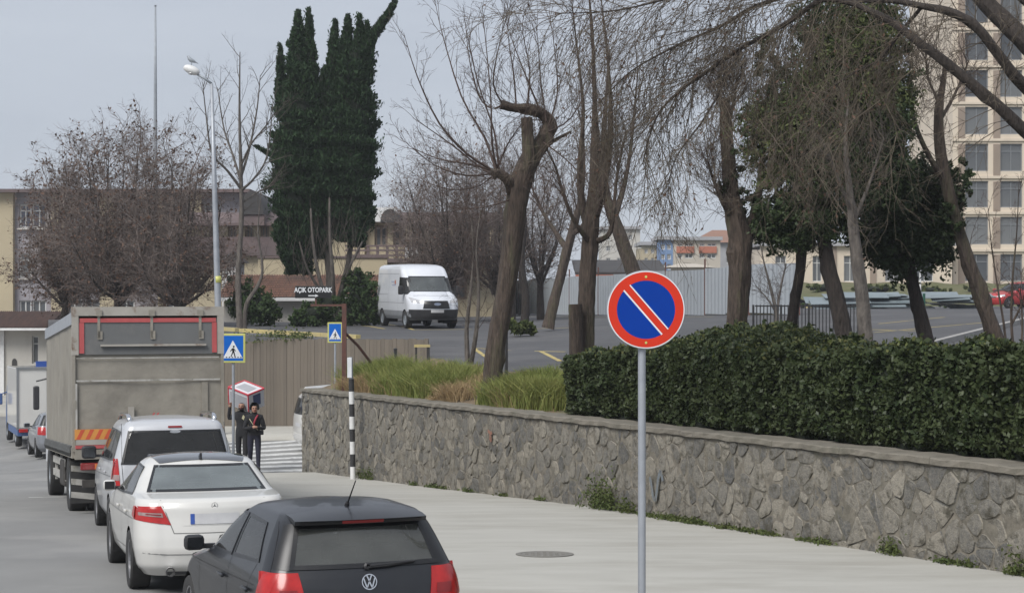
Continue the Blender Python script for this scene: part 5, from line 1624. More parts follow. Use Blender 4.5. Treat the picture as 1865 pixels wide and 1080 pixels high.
# small white lorry ahead
M['lorry_blue'] = mk('lorry_blue', (0.07, 0.13, 0.30), (0.05, 0.09, 0.2), 3, .5)
def small_lorry():
    r = empty('small_lorry', (0, 0, 0), label='small white box lorry with blue chassis skirt far up the road', cat='lorry')
    MB().rbox((0, 2.1, 1.75), (2.05, 4.2, 2.1), .03).build('box', M['p_white'], r)
    mb = MB()
    for sd in (-1, 1): mb.box((sd * 1.0, -.015, 1.75), (.06, .05, 2.12))
    mb.box((0, -.015, 2.79), (2.08, .06, .07)); mb.box((0, -.02, 1.75), (.03, .02, 2.05)); mb.box((0, -.015, .69), (2.08, .05, .06))
    mb.build('door_frame', M['frame_g'], r)
    mb = MB(); mb.box((0, 2.1, .56), (1.98, 4.1, .26)); mb.build('skirt', M['lorry_blue'], r)
    MB().box((0.25, .25, 2.93), (1.2, .12, .2)).build('name_board', M['plate_b'], r)
    MB().box((0, 2.4, .42), (.8, 5.0, .2)).build('chassis', M['chassis'], r)
    mb = MB(); mb.prism([(-.95, 4.3, .45), (-.95, 5.75, .45), (-.95, 5.8, 1.1), (-.95, 5.35, 2.05), (-.95, 4.3, 2.1)], (1.9, 0, 0)); mb.build('cab', M['lorry_blue'], r)
    for sd in (-1, 1):
        mb = MB(); mb.rbox((sd * 1.2, 5.1, 1.55), (.14, .16, .42), .03); mb.tube([(sd * .95, 5.2, 1.8), (sd * 1.2, 5.1, 1.72)], .02, 6); mb.build('mirror', M['lorry_blue'], r)
        MB().rbox((sd * .8, -.05, .62), (.3, .06, .12), .01).build('tail_light', M['lens_r'], r)
        for y in (1.0, 4.9):
            o = MB().lathe([(.2, -.1), (.35, -.1), (.37, 0), (.35, .1), (.2, .1)], (0, 0, 0), (sd, 0, 0), 24).build('wheel', M['rubber'], r, smooth=True); o.location = (sd * .88, y, .37)
            MB().lathe([(.21, .1), (.18, .03), (.001, .04)], (0, 0, 0), (sd, 0, 0), 16).build('rim', M['steel_d'], o, smooth=True)
    return r
sl = small_lorry()
place(sl, -16.3, 63.0, R(20), 5.6)

# ------------------------------------------------------------------ street furniture
M['s_red'] = mk('sign_red', (0.60, 0.040, 0.018), (0.56, 0.038, 0.018), 6, .5, spec=.15)
M['s_blue'] = mk('sign_blue', (0.003, 0.042, 0.30), (0.003, 0.038, 0.27), 6, .5, spec=.12)
M['s_blue2'] = mk('sign_light_blue', (0.008, 0.12, 0.50), (0.008, 0.11, 0.45), 6, .5, spec=.12)
M['s_white'] = mk('sign_white', (0.74, 0.76, 0.78), None, 6, .4)
M['s_yel'] = mk('sign_yellow', (0.55, 0.55, 0.16), None, 6, .4)
M['s_blk'] = mk('sign_black', (0.012, 0.012, 0.013), None, 6, .4)
def disc(mb, rad, y, k=64, mi=0, r0=0.0, c=(0, 0)):
    if r0 == 0: mb.add([(c[0] + rad * math.cos(2 * math.pi * q / k), y, c[1] + rad * math.sin(2 * math.pi * q / k)) for q in range(k)], [tuple(range(k))], mi)
    else:
        for q in range(k):
            a, b = 2 * math.pi * q / k, 2 * math.pi * (q + 1) / k
            mb.add([(c[0] + rr * math.cos(t), y, c[1] + rr * math.sin(t)) for t, rr in ((a, r0), (a, rad), (b, rad), (b, r0))], [(0, 1, 2, 3)], mi)
D = 14.0
sg_c = W(1175.5, 564, D); base = W(1169, 540, D)
zg = gz(base.x, D)
sg = empty('no_parking_sign', (base.x, D, zg), label='round red and blue no parking sign on a tall galvanised post', cat='road sign')
hc = sg_c.z - zg; xo = sg_c.x - base.x
mb = MB(); mb.tube([(0, 0, -.05), (0, 0, hc - .02), ], .030, 16, cap=True); mb.build('post', M['galv'], sg, smooth='auto')
mb = MB(); mb.lathe([(.001, .012), (.301, .012), (.306, .004), (.306, -.012), (.30, -.014), (.001, -.014)], (xo, -.045, hc), (0, -1, 0), 64); pl = mb.build('plate', M['galv'], sg, smooth='auto')
face = MB()
def off3(mbx): 
    for i in range(len(mbx.v)): mbx.v[i] = (mbx.v[i][0] + xo, mbx.v[i][1] - .045, mbx.v[i][2] + hc)
    return mbx
f = MB(); disc(f, .292, -.0150, 72, 0, .226); 
# diagonal bar from upper left to lower right
ca, sa = math.cos(R(-49)), math.sin(R(-49))
def rot2(u, v): return (u * ca - v * sa, u * sa + v * ca)
def bar(u0, u1, v0, v1, y, mi):
    P = [rot2(u0, v0), rot2(u1, v0), rot2(u1, v1), rot2(u0, v1)]
    f.add([(p[0], y, p[1]) for p in P], [(0, 1, 2, 3)], mi)
def ub(v, rad=.229): return math.sqrt(rad * rad - v * v)
bar(-ub(.026), ub(.026), -.026, .026, -.0158, 0)
off3(f).build('red_ring', M['s_red'], pl, norm=False)
f = MB(); disc(f, .229, -.0140, 72, 0); off3(f).build('blue_field', M['s_blue'], pl, norm=False)
f = MB(); bar(-ub(.036), ub(.036) , .026, .036, -.0158, 0); bar(-ub(.036), ub(.036), -.038, -.026, -.0158, 0); off3(f).build('white_edge', M['s_white'], pl, norm=False)
f = MB(); disc(f, .300, -.0145, 72, 0, .292); off3(f).build('white_rim', M['s_white'], pl, norm=False)
f = MB()
for zz in (.255, -.255): disc(f, .010, -.0175, 12, 0, 0, (0.0, zz))
off3(f).build('rivet', M['s_yel'], pl, norm=False)
mb = MB()
for zz in (-.16, .16): mb.box((0, -.012, hc + zz), (.09, .06, .03))
mb.build('clamp', M['galv'], sg)
for m_ in (sg,): pass

# walking figure of the crossing signs, as flat shapes
FIG = [
    [(0, .62), (.05, .655), (.095, .62), (.085, .56), (.04, .535), (-.005, .56)],
    [(-.045, .50), (.065, .515), (.085, .30), (-.03, .285)],
    [(-.03, .30), (.035, .30), (-.075, .06), (-.125, .06)],
    [(.015, .30), (.085, .30), (.145, .05), (.09, .05)],
    [(-.045, .50), (-.02, .45), (-.115, .32), (-.15, .345)],
    [(.055, .51), (.085, .47), (.165, .355), (.135, .335), (.06, .44)],
]
def crossing_sign(name, label, px, py, D, wpx, hpx, base_z, group=None, yellow=True, flip=1):
    c = W(px, py, D); w, h = wpx * D / FPX, hpx * D / FPX
    r = empty(name, (c.x, D, base_z), label=label, cat='road sign', group=group)
    z = c.z - base_z
    MB().tube([(0, 0, -.1), (0, 0, z + h * .4)], .032, 10).build('post', M['galv'], r, smooth='auto')
    pl = MB().rbox((0, -.05, z), (w, .025, h), .008).build('plate', M['s_yel'] if yellow else M['s_white'], r)
    e = .045 if yellow else .02
    y = -.0645
    MB().add([(-w / 2 + e, y, z - h / 2 + e), (w / 2 - e, y, z - h / 2 + e), (w / 2 - e, y, z + h / 2 - e), (-w / 2 + e, y, z + h / 2 - e)], [(0, 1, 2, 3)]).build('blue_field', M['s_blue2'], pl, norm=False)
    s = min(w, h) * .80
    b0 = z - h * .34
    MB().add([(-s * .5, y - .002, b0), (s * .5, y - .002, b0), (0, y - .002, b0 + s * .90)], [(0, 1, 2)]).build('white_triangle', M['s_white'], pl, norm=False)
    f = MB()
    for poly in FIG: f.add([(flip * p[0] * s * .95, y - .004, b0 + s * .02 + p[1] * s * .95) for p in poly], [tuple(range(len(poly)))])
    for k in range(6):
        u = -.36 + k * .145; f.add([(s * u, y - .004, b0 + s * .025), (s * (u + .07), y - .004, b0 + s * .025), (s * (u + .075), y - .004, b0 + s * .075), (s * (u + .02), y - .004, b0 + s * .075)], [(0, 1, 2, 3)])
    f.build('walking_figure', M['s_blk'], pl, norm=False)
    return r
p = W(426, 634, 40.0)
crossing_sign('crossing_sign', 'larger blue pedestrian crossing sign with yellow edge, right beside the grey lorry', 425, 634, 40.0, 45, 53, gz(p.x, 40.0), 'pedestrian crossing signs')
p = W(610, 605, 61.0)
crossing_sign('crossing_sign', 'smaller blue pedestrian crossing sign standing in front of the brown board fence', 610.5, 605.5, 57.0, 27, 37, gz(W(610, 605, 57).x, 57.0), 'pedestrian crossing signs')

# text as flat letters
def text_mesh(body, size, name, mat, parent, loc, rot, extrude=.004, bold=0.0):
    cu = bpy.data.curves.new(name, 'FONT'); cu.body = body; cu.size = size; cu.align_x = 'CENTER'; cu.align_y = 'CENTER'; cu.extrude = extrude; cu.offset = bold
    cu.resolution_u = 3
    tmp = bpy.data.objects.new('tmp_text', cu); COL.objects.link(tmp)
    bpy.context.view_layer.update()
    dg = bpy.context.evaluated_depsgraph_get()
    me = bpy.data.meshes.new_from_object(tmp.evaluated_get(dg)); me.name = name
    bpy.data.objects.remove(tmp); bpy.data.curves.remove(cu)
    me.materials.clear(); 
    o = link(name, me, parent, mat); o.location = loc; o.rotation_euler = rot
    return o

# rusty gantry with the car park sign
D = 44.2
gb = W(627, 715, D)
ga = empty('rusty_post', (gb.x, D, gb.z), label='rusty steel post with a side arm and a slanting brace on the wall corner', cat='post')
def G(px, py, dd=0): return W(px, py, D) - Vector((gb.x, D, gb.z)) + Vector((0, dd, 0))
t = G(627, 553)
MB().box((0, 0, t.z / 2 - .05), (.11, .11, t.z + .1)).build('upright', M['rust'], ga)
a = G(570, 556); MB().box((a.x / 2, 0, a.z), (abs(a.x) + .11, .05, .05)).build('arm', M['rust'], ga)
MB().tube([G(630, 608), G(650, 630, .3), G(672, 662, .6)], .035, 6).build('brace', M['rust'], ga)
sgn = empty('car_park_sign', W(570.5, 543, D), label='black board reading AÇIK OTOPARK with a white arrow above the rusty arm', cat='sign')
cw, ch = 66 * D / FPX, 22 * D / FPX
bd = MB().rbox((0, 0, ch / 2), (cw, .04, ch), .006).build('board', M['s_blk'], sgn)
MB().box((.06, .03, -.08), (.04, .04, .22)).build('bracket', M['rust'], sgn)
tx = text_mesh('AÇIK OTOPARK', .148, 'lettering', M['s_white'], bd, (0, -.023, ch * .66), (R(90), 0, 0), .002, .004)
tx.scale = (.86, 1.12, 1)
f = MB(); zz = ch * .20; f.add([(-.12, -.024, zz - .012), (.06, -.024, zz - .012), (.06, -.024, zz + .012), (-.12, -.024, zz + .012)], [(0, 1, 2, 3)]); f.add([(.05, -.024, zz - .035), (.13, -.024, zz), (.05, -.024, zz + .035)], [(0, 1, 2)])
f.build('arrow', M['s_white'], bd, norm=False)

# striped post with stop plate in front of the wall
D = 41.2
b = W(643, 864, D); 
bp = empty('striped_post', (b.x, D, gz(b.x, D)), label='slim black and white striped post in front of the stone wall', cat='post')
zt = W(640, 690, D).z - bp.location.z
N = 8; bandh = zt / N
for k in range(N):
    z0, z1 = k * bandh, (k + 1) * bandh; x0, x1 = -.04 * (k / N), -.04 * ((k + 1) / N)
    MB().tube([(x0, 0, z0), (x1, 0, z1)], .062, 12).build('band', M['whitep'] if k % 2 == 0 else M['blackp'], bp, smooth='auto')
mb = MB(); mb.tube([(-.04, 0, zt), (-.055, 0, zt + .5)], .045, 10); mb.build('upper_tube', M['galv'], bp, smooth='auto')
MB().rbox((-.075, -.06, zt + .26), (.10, .02, .46), .004).build('white_plate', M['s_white'], bp)

# lamp post with a gull
D = 60.0
lp_b = W(397, 620, D); lpz = gz(lp_b.x, D)
lp = empty('street_lamp', (lp_b.x, D, lpz), label='tall grey street lamp rising behind the lorry with a bird on its head', cat='street lamp')
def LP(px, py): return W(px, py, D) - Vector((lp_b.x, D, lpz))
mb = MB(); mb.tube([(0.05, 0, -.2), LP(397, 555), LP(391, 350), LP(385.5, 153)], [.13, .11, .085, .05], 12); mb.build('pole', M['galv'], lp, smooth=True)
mb = MB(); mb.tube([LP(397, 515), LP(396.4, 503)], [.112, .111], 12); mb.build('yellow_band', M['s_yel'], lp, smooth=True)
MB().tube([LP(385.5, 153), LP(372, 143), LP(356, 134)], [.045, .04, .04], 8).build('arm', M['steel_d'], lp, smooth=True)
# head: flattened egg
hc0 = LP(349, 128); n = 16; mb = MB()
prof = []
ax = (LP(336, 122) - LP(364, 137)).normalized()
for k in range(13):
    a = math.pi * k / 12; prof.append((max(.001, .17 * math.sin(a) ** .8), -.29 * math.cos(a)))
mb.lathe(prof, tuple(hc0), tuple(ax), 18)
mb.v = [(v[0], v[1], hc0.z + (v[2] - hc0.z) * .85) for v in mb.v]
mb.build('lamp_head', M['whitep'], lp, smooth=True)
MB().lathe([(.001, 0), (.13, .0), (.10, .05), (.001, .07)], tuple(hc0 + Vector((0, 0, -.10))), (0, 0, -1), 16).build('lens', M['lens_w'], lp, smooth=True)
bi = W(349, 118, D)
bird = empty('bird', bi, label='small dark bird perched on top of the street lamp head', cat='bird')
bm_ = MB()
bm_.tube([(.16, 0, .05), (.08, 0, .10), (-.02, 0, .14), (-.08, 0, .20), (-.115, 0, .27), (-.16, 0, .285)], [.012, .05, .075, .06, .038, .006], 10)
bm_.tube([(.0, -.02, .08), (.0, -.02, -.02)], .008, 4); bm_.tube([(.0, .02, .08), (.0, .02, -.02)], .008, 4); bm_.tube([(.09, 0, .09), (.22, 0, .03)], [.035, .01], 5)
bm_.build('body', M['steel_d'], bird, smooth=True)

# flag mast
D = 130.0
mt = W(283, 300, D)
mast = empty('mast', (mt.x, D, gz(mt.x, D)), label='very tall thin grey mast standing behind the leafless trees on the left', cat='mast')
mb = MB(); zz = W(283, 12, D).z - mast.location.z; mb.tube([(0, 0, 0), (0, 0, zz * .55), (0, 0, zz * .78), (0, 0, zz)], [.16, .15, .11, .06], 10); mb.build('pole', M['steel_d'], mast, smooth=True)
MB().lathe([(.001, .12), (.09, .06), (.09, 0), (.001, 0)], (0, 0, zz), (0, 0, 1), 10).build('finial', M['steel_d'], mast, smooth=True)

# manhole cover
q = on_road(992, 1010, gz)
mh = empty('manhole_cover', (q.x, q.y, gz(q.x, q.y) + .004), label='round dark grey manhole cover in the pavement', cat='manhole cover')
slope = (gz(q.x, q.y + .5) - gz(q.x, q.y - .5))
mh.rotation_euler.x = math.atan(slope)
M['iron'] = mk('cast_iron', (0.20, 0.19, 0.17), (0.15, 0.145, 0.13), 10, .7)
MB().lathe([(.36, .0), (.36, .006), (.30, .006), (.295, .002)], (0, 0, 0), (0, 0, 1), 40).build('rim', M['iron'], mh)
mb = MB(); mb.lathe([(.293, .002), (.001, .002)], (0, 0, 0), (0, 0, 1), 40)
for i in range(-3, 4):
    for j in range(-3, 4):
        if i * i + j * j < 11: mb.box((i * .075, j * .075, .004), (.04, .04, .004))
mb.build('lid', M['iron'], mh)

# lot posts: two short black posts and a yellow topped barrier
def short_post(px, py0, py1, D, label, w=.09):
    a, b = W(px, py1, D), W(px, py0, D)
    r = empty('short_post', a, label=label, cat='post', group='short black posts at the car park edge')
    MB().tube([(0, 0, 0), (0, 0, b.z - a.z)], w / 2, 8).build('tube', M['blackp'], r)
    MB().lathe([(w * .6, 0), (w * .6, .03), (.001, .05)], (0, 0, b.z - a.z), (0, 0, 1), 10).build('cap', M['blackp'], r)
short_post(720, 637, 680, 46.5, 'thin black post standing in the long grass beside the brown boards')
short_post(922, 600, 700, 38.5, 'thin black post right beside the leaning pollarded trunk', .07)
br = empty('barrier', W(770, 672, 47.5), label='short black barrier frame with a yellow top rail at the car park corner', cat='barrier')
a = W(758, 632, 47.5) - br.location; b2 = W(780, 632, 47.5) - br.location
mb = MB(); mb.box((b2.x, 0, b2.z / 2), (.08, .08, b2.z)); mb.box((a.x, 0, b2.z / 2), (.05, .05, b2.z)); mb.build('legs', M['blackp'], br)
MB().box(((a.x + b2.x) / 2, -.01, b2.z + .03), (b2.x - a.x + .1, .1, .07)).build('top_rail', M['kerb_y'], br)
gp = empty('green_post', W(1683, 600, 60), label='thin dark green post beside the dark leaved tree trunk in the car park', cat='post')
MB().tube([(0, 0, -.3), (0, 0, 1.2)], .045, 8).build('tube', mk('green_paint', (.02, .09, .06), None, 4, .5), gp)
MB().tube([(-.12, 0, -.2), (-.13, 0, 2.0)], .03, 6).build('pale_tube', M['whitep'], gp)

# white painted slab edge on the wall corner
wc = empty('kerb_slab', W(590, 706, 49.0), label='white painted concrete edge strip on top of the wall return at the street corner', cat='kerb')
a = W(556, 708, 47.6) - wc.location; b = W(622, 702, 49.6) - wc.location
mb = MB(); mb.tube([a, b], .055, 4); mb.build('strip', M['whitep'], wc)

# ------------------------------------------------------------------ people
def skin_body(name, joints, edges, radii, sub=2):
    me = bpy.data.meshes.new(name)
    me.from_pydata([tuple(j) for j in joints], edges, [])
    o = bpy.data.objects.new(name, me); COL.objects.link(o)
    md = o.modifiers.new('skin', 'SKIN'); md.use_smooth_shade = True
    sk = me.skin_vertices[0].data
    for i, rr in enumerate(radii):
        sk[i].radius = rr if isinstance(rr, tuple) else (rr, rr); sk[i].use_root = (i == 0)
    o.modifiers.new('sub', 'SUBSURF').levels = sub
    bpy.context.view_layer.update()
    dg = bpy.context.evaluated_depsgraph_get()
    m2 = bpy.data.meshes.new_from_object(o.evaluated_get(dg)); m2.name = name
    bpy.data.objects.remove(o); bpy.data.meshes.remove(me)
    m2.polygons.foreach_set('use_smooth', [True] * len(m2.polygons))
    return m2
M['skin'] = mk('skin', (0.36, 0.20, 0.14), (0.32, 0.175, 0.12), 20, .55)
M['cl_black'] = mk('clothes_black', (0.010, 0.010, 0.012), (0.02, 0.02, 0.022), 6, .9, .01, 12)
M['cl_navy'] = mk('clothes_navy', (0.012, 0.013, 0.028), (0.02, 0.02, 0.035), 6, .9, .01, 12)
M['hair'] = mk('hair', (0.012, 0.009, 0.008), None, 20, .7)
M['cl_red'] = mk('clothes_red', (0.30, 0.03, 0.05), None, 6, .8)
M['cl_cream'] = mk('clothes_cream', (0.50, 0.47, 0.30), None, 6, .8)
def person(label, loc, rz, H, hands, lean=0.0, mats=None, hood=False, stride=.12, beard=False):
    """standing figure facing local -y; hands = (left wrist, right wrist, left elbow, right elbow) in local metres"""
    r = empty('person', loc, (0, 0, rz), label=label, cat='person', group=None)
    s = H / 1.75
    lw, rw_, le, re = [Vector(v) * s for v in hands]
    J = [(0, 0, .95), (0, .01, 1.10), (0, .0, 1.28), (0, .0, 1.42), (0, -.01, 1.50), (0, -.03, 1.57), (0, -.035, 1.66), (0, -.03, 1.73),
         (.17, 0, 1.41), (-.17, 0, 1.41),
         (.095, 0, .90), (.10, -.02 - stride * .3, .50), (.10, .02 - stride, .09), (.11, -.13 - stride, .035),
         (-.095, 0, .90), (-.10, 0 + stride * .1, .50), (-.10, .06 + stride, .09), (-.11, -.08 + stride, .035)]
    J = [Vector(j) * s for j in J]
    for i in range(1, 10): J[i].y -= lean * (J[i].z - .95)
    n = len(J); J += [le, lw, re, rw_]
    hl = lw + (lw - le).normalized() * .09 * s; hr = rw_ + (rw_ - re).normalized() * .09 * s
    J += [hl, hr]
    E = [(0, 1), (1, 2), (2, 3), (3, 4), (4, 5), (5, 6), (6, 7), (3, 8), (3, 9), (0, 10), (10, 11), (11, 12), (12, 13), (0, 14), (14, 15), (15, 16), (16, 17), (8, n), (n, n + 1), (9, n + 2), (n + 2, n + 3), (n + 1, n + 4), (n + 3, n + 5)]
    rad = [(.165, .12), (.16, .115), (.18, .125), (.15, .11), (.062, .062), (.082, .09), (.09, .10), (.06, .07), .085, .085, .105, .075, .055, .045, .105, .075, .055, .045, .058, .042, .058, .042, .038, .038]
    rad = [tuple(v * s for v in q) if isinstance(q, tuple) else q * s for q in rad]
    me = skin_body('body', J, E, rad, 2)
    top, leg, shoe, sk_ = mats
    for m in (top, leg, shoe, sk_, M['hair']): me.materials.append(m)
    idx = []
    for p in me.polygons:
        c = p.center / s
        k = 0
        if c.z < .10: k = 2
        elif c.z < .92: k = 1
        if c.z > 1.535 and abs(c.x) < .14: 
            k = 3
            hy = c.y + .035 + lean * (c.z - .95)
            if hood: k = 4 if (hy > -.035 or c.z > 1.70 or abs(c.x) > .068) else 3
            else: k = 4 if (c.z > 1.70 or (hy > .0 and c.z > 1.60)) else 3
            if beard and hy < -.02 and c.z < 1.60: k = 4
        for hw in (lw, rw_):
            if (p.center - hw).length < .105 * s and k == 0 and ((p.center - hw).dot((hw - (le if hw is lw else re)).normalized()) > .005): k = 3
        idx.append(k)
    me.polygons.foreach_set('material_index', idx)
    o = link('body', me, r)
    # face: eyes, nose, mouth, ears
    fc = Vector((0, -.035 - lean * .7, 1.64)) * s
    mb = MB(); mb.lathe([(.001, .028), (.012, .012), (.017, -.01)], tuple(fc + Vector((0, -.098, -.012)) * s), (0, -1, -.35), 8); mb.build('nose', sk_, r, smooth=True)
    mb = MB()
    for sx in (-1, 1): mb.lathe([(.001, .006), (.012, .002), (.014, -.006)], tuple(fc + Vector((sx * .034, -.088, .018)) * s), (0, -1, 0), 8)
    mb.build('eyes', M['hair'], r, smooth=True)
    MB().box(fc + Vector((0, -.088, -.055)) * s, (.045 * s, .02, .009)).build('mouth', M['cl_red'], r)
    # hands with fingers
    for w_, e_ in ((lw, le), (rw_, re)):
        d = (w_ - e_).normalized(); u = d.cross(Vector((0, 0, 1))).normalized(); v = d.cross(u)
        mb = MB(); b0 = w_ + d * .07 * s
        for k, ln in enumerate((.062, .072, .068, .052)):
            o_ = u * (-.028 + .0185 * k) * s
            mb.tube([b0 + o_, b0 + o_ + d * ln * .5 * s + v * .008, b0 + o_ + d * ln * s - v * -.026], [.0105 * s, .0095 * s, .007 * s], 6)
        mb.tube([w_ + d * .03 * s - u * .03 * s, w_ + d * .065 * s - u * .052 * s, w_ + d * .085 * s - u * .05 * s], [.012 * s, .011 * s, .008 * s], 6)
        mb.build('fingers', sk_, r, smooth=True)
    return r
pm_ = (M['cl_black'], M['cl_black'], M['black'], M['skin'])
D = 47.0
fl = gz(W(440, 0, D).x, D) - .0
mx = W(441, 0, D).x; wx = W(463, 0, D - .5).x
man = person('person in black, half behind the crossing sign post, steadying a carton on one shoulder', (mx, D, gz(mx, D)), R(-5), 1.75,
             ((.34, -.20, 1.28), (-.30, -.10, 1.62), (.31, -.06, 1.13), (-.36, .0, 1.30)), .05, pm_, stride=.14, beard=True)
wm = person('person in a dark hooded jacket and red scarf walking with clasped hands', (wx, D - .5, gz(wx, D - .5)), R(12), 1.70,
            ((.05, -.26, 1.15), (-.05, -.26, 1.16), (.27, -.06, 1.10), (-.27, -.06, 1.10)), .04, (M['cl_black'], M['cl_navy'], M['black'], M['skin']), hood=True, stride=.16)
# scarf, hood and belt bag
mb = MB(); mb.tube([(.09, -.10, 1.43), (.04, -.155, 1.36), (-.01, -.165, 1.25), (-.02, -.17, 1.14)], [.02, .028, .026, .02], 6); mb.build('scarf', M['cl_red'], wm, smooth=True)
mb = MB(); mb.tube([(-.17, -.07, 1.40), (-.05, -.165, 1.20), (.12, -.15, 1.0)], [.009, .009, .009], 5); mb.build('strap', M['cl_cream'], wm, smooth=True)
mb = MB(); mb.rbox((.13, -.15, .98), (.20, .08, .12), .02); mb.build('belt_bag', M['cl_black'], wm, smooth='auto')
mb = MB(); n = 14
def hood(u, v):
    a = math.pi * (-.16 + 1.32 * u); e = -.55 + 2.0 * v
    rr = .128
    return (rr * 1.0 * math.cos(a) * math.cos(e * .75), -.045 + rr * 1.05 * math.sin(a) * math.cos(e * .75), 1.615 + .15 * math.sin(e * .75) + .0)
mb.grid(hood, 18, 10); mb.build('hood', M['cl_black'], wm, smooth=True)
mb = MB(); mb.add([(.06, -.13, 1.42), (.10, -.12, 1.37), (.08, -.15, 1.28), (.03, -.16, 1.33)], [(0, 1, 2, 3)]); mb.prism([(.06, -.128, 1.42), (.10, -.118, 1.37), (.08, -.148, 1.28), (.03, -.158, 1.33)], (0, -.012, 0)); mb.build('collar_patch', M['cl_cream'], man)
# the box
M['carton'] = mk('carton_white', (0.60, 0.60, 0.62), (0.52, 0.52, 0.54), 3, .6)
M['carton_g'] = mk('carton_grey', (0.36, 0.36, 0.38), (0.30, 0.30, 0.32), 3, .6)
M['carton_r'] = mk('carton_red', (0.52, 0.05, 0.07), None, 3, .6)
M['carton_b'] = mk('carton_blue', (0.05, 0.07, 0.16), None, 3, .5)
bc = W(449, 722, D + .32)
bx = empty('carton', bc, (R(16), R(14), R(-38)), label='white carton with red edges and dark blue print carried on a shoulder', cat='box')
bw_, bd_, bh_ = .76, .56, .50
MB().rbox((0, 0, 0), (bw_, bd_, bh_), .01).build('case', M['carton'], bx)
mb = MB(); e = .035
for sx in (-1, 1):
    for sy in (-1, 1): pass
for sy in (-1, 1): mb.box((0, sy * bd_ / 2, bh_ / 2), (bw_ + .008, e, e)); 
for sx in (-1, 1): mb.box((sx * bw_ / 2, 0, bh_ / 2), (e, bd_ + .008, e + .002))
for sx in (-1, 1): mb.box((sx * bw_ / 2, -bd_ / 2, 0), (e * .8, e * .8, bh_))
mb.build('red_edge', M['carton_r'], bx)
MB().box((0, 0, bh_ / 2 + .003), (bw_ * .62, bd_ * .55, .008)).build('top_print', M['carton_g'], bx)
MB().box((bw_ / 2 + .003, .02, .02), (.008, bd_ * .45, bh_ * .62)).build('side_print', M['carton_b'], bx)
MB().box((0, -bd_ / 2 - .003, -.03), (bw_ * .85, .008, bh_ * .75)).build('front_print', M['carton_g'], bx)

# graffiti on the wall
s0 = s_at(1212)
graffiti('faded blue graffiti strokes on the stone wall right of the no parking sign post', [[(s0 - .42, .62), (s0 - .36, .50), (s0 - .30, .30), (s0 - .22, .26), (s0 - .14, .60), (s0 - .06, .74), (s0 + .02, .58)]], M['graf_b'])
s0 = s_at(897)
graffiti('small faded red paint mark high on the stone wall', [[(s0 - .1, 1.22), (s0 + .03, 1.18), (s0 + .08, 1.02), (s0 - .02, 1.10), (s0 + .1, 1.20)]], M['graf_r'])
# ------------------------------------------------------------------ vegetation
M['bark'] = mk('bark', (0.105, 0.078, 0.060), (0.026, 0.019, 0.015), 12.0, 0.95, 0.05, 20, c3=(0.085, 0.080, 0.045), s3=2.5, t3=(0.52, 0.7), stretch=(1.6, 1.6, .28))
M['bark_g'] = mk('bark_grey', (0.150, 0.132, 0.115), (0.060, 0.052, 0.046), 9.0, 0.95, 0.03, 18, c3=(0.075, 0.065, 0.058), s3=2.2, t3=(0.52, 0.7), stretch=(1.4, 1.4, .5))
M['bark_d'] = mk('bark_dark', (0.055, 0.044, 0.037), (0.019, 0.015, 0.013), 12.0, 0.95, 0.04, 18, stretch=(1.6, 1.6, .35))
M['twig'] = mk('twig', (0.092, 0.062, 0.050), (0.052, 0.038, 0.033), 1.2, 0.95, island=0.5)
M['twig_g'] = mk('twig_grey', (0.10, 0.085, 0.07), (0.06, 0.05, 0.043), 1.2, 0.95, island=0.5)
M['twig_p'] = mk('twig_purple', (0.060, 0.044, 0.040), (0.25, 0.205, 0.18), 0.8, 0.95, island=0.5)
M['twig_h'] = mk('twig_hanging', (0.150, 0.122, 0.088), (0.055, 0.043, 0.034), 1.0, 0.95, island=0.6)
def leafmat(name, a, b, c3=None, tr=0.25, rough=.5): return mk(name, a, b, 0.9, rough, island=0.5, c3=c3, s3=0.5, t3=(0.58, 0.72), trans=tr, spec=.18)
M['lf_hedge'] = leafmat('leaf_hedge', (0.018, 0.032, 0.012), (0.074, 0.090, 0.040), tr=.1, rough=.42)
M['lf_hedge2'] = leafmat('leaf_hedge_young', (0.085, 0.115, 0.032), (0.13, 0.12, 0.05), tr=.2)
M['lf_cyp'] = leafmat('leaf_cypress', (0.016, 0.036, 0.015), (0.034, 0.064, 0.026), tr=.1, rough=.75)
M['lf_dark'] = leafmat('leaf_evergreen', (0.020, 0.035, 0.014), (0.056, 0.076, 0.032), tr=.12)
M['lf_olive'] = leafmat('leaf_olive', (0.055, 0.092, 0.028), (0.125, 0.128, 0.055), tr=.2, rough=.7)
M['lf_shrub'] = leafmat('leaf_shrub', (0.030, 0.058, 0.020), (0.065, 0.095, 0.034), tr=.12)
M['lf_brown'] = leafmat('leaf_dry', (0.135, 0.080, 0.055), (0.09, 0.06, 0.048), tr=.1, rough=.9)
M['grass'] = leafmat('grass_blade', (0.11, 0.17, 0.036), (0.33, 0.32, 0.115), tr=.3, rough=.7)
M['straw'] = leafmat('straw_blade', (0.42, 0.31, 0.17), (0.30, 0.22, 0.13), tr=.2, rough=.9)
M['weed'] = leafmat('weed_leaf', (0.060, 0.090, 0.028), (0.11, 0.12, 0.045), tr=.2, rough=.8)
M['core'] = mk('crown_core', (0.012, 0.017, 0.009), None, 3, 1.0)  # near-black colour standing in for shade deep inside foliage

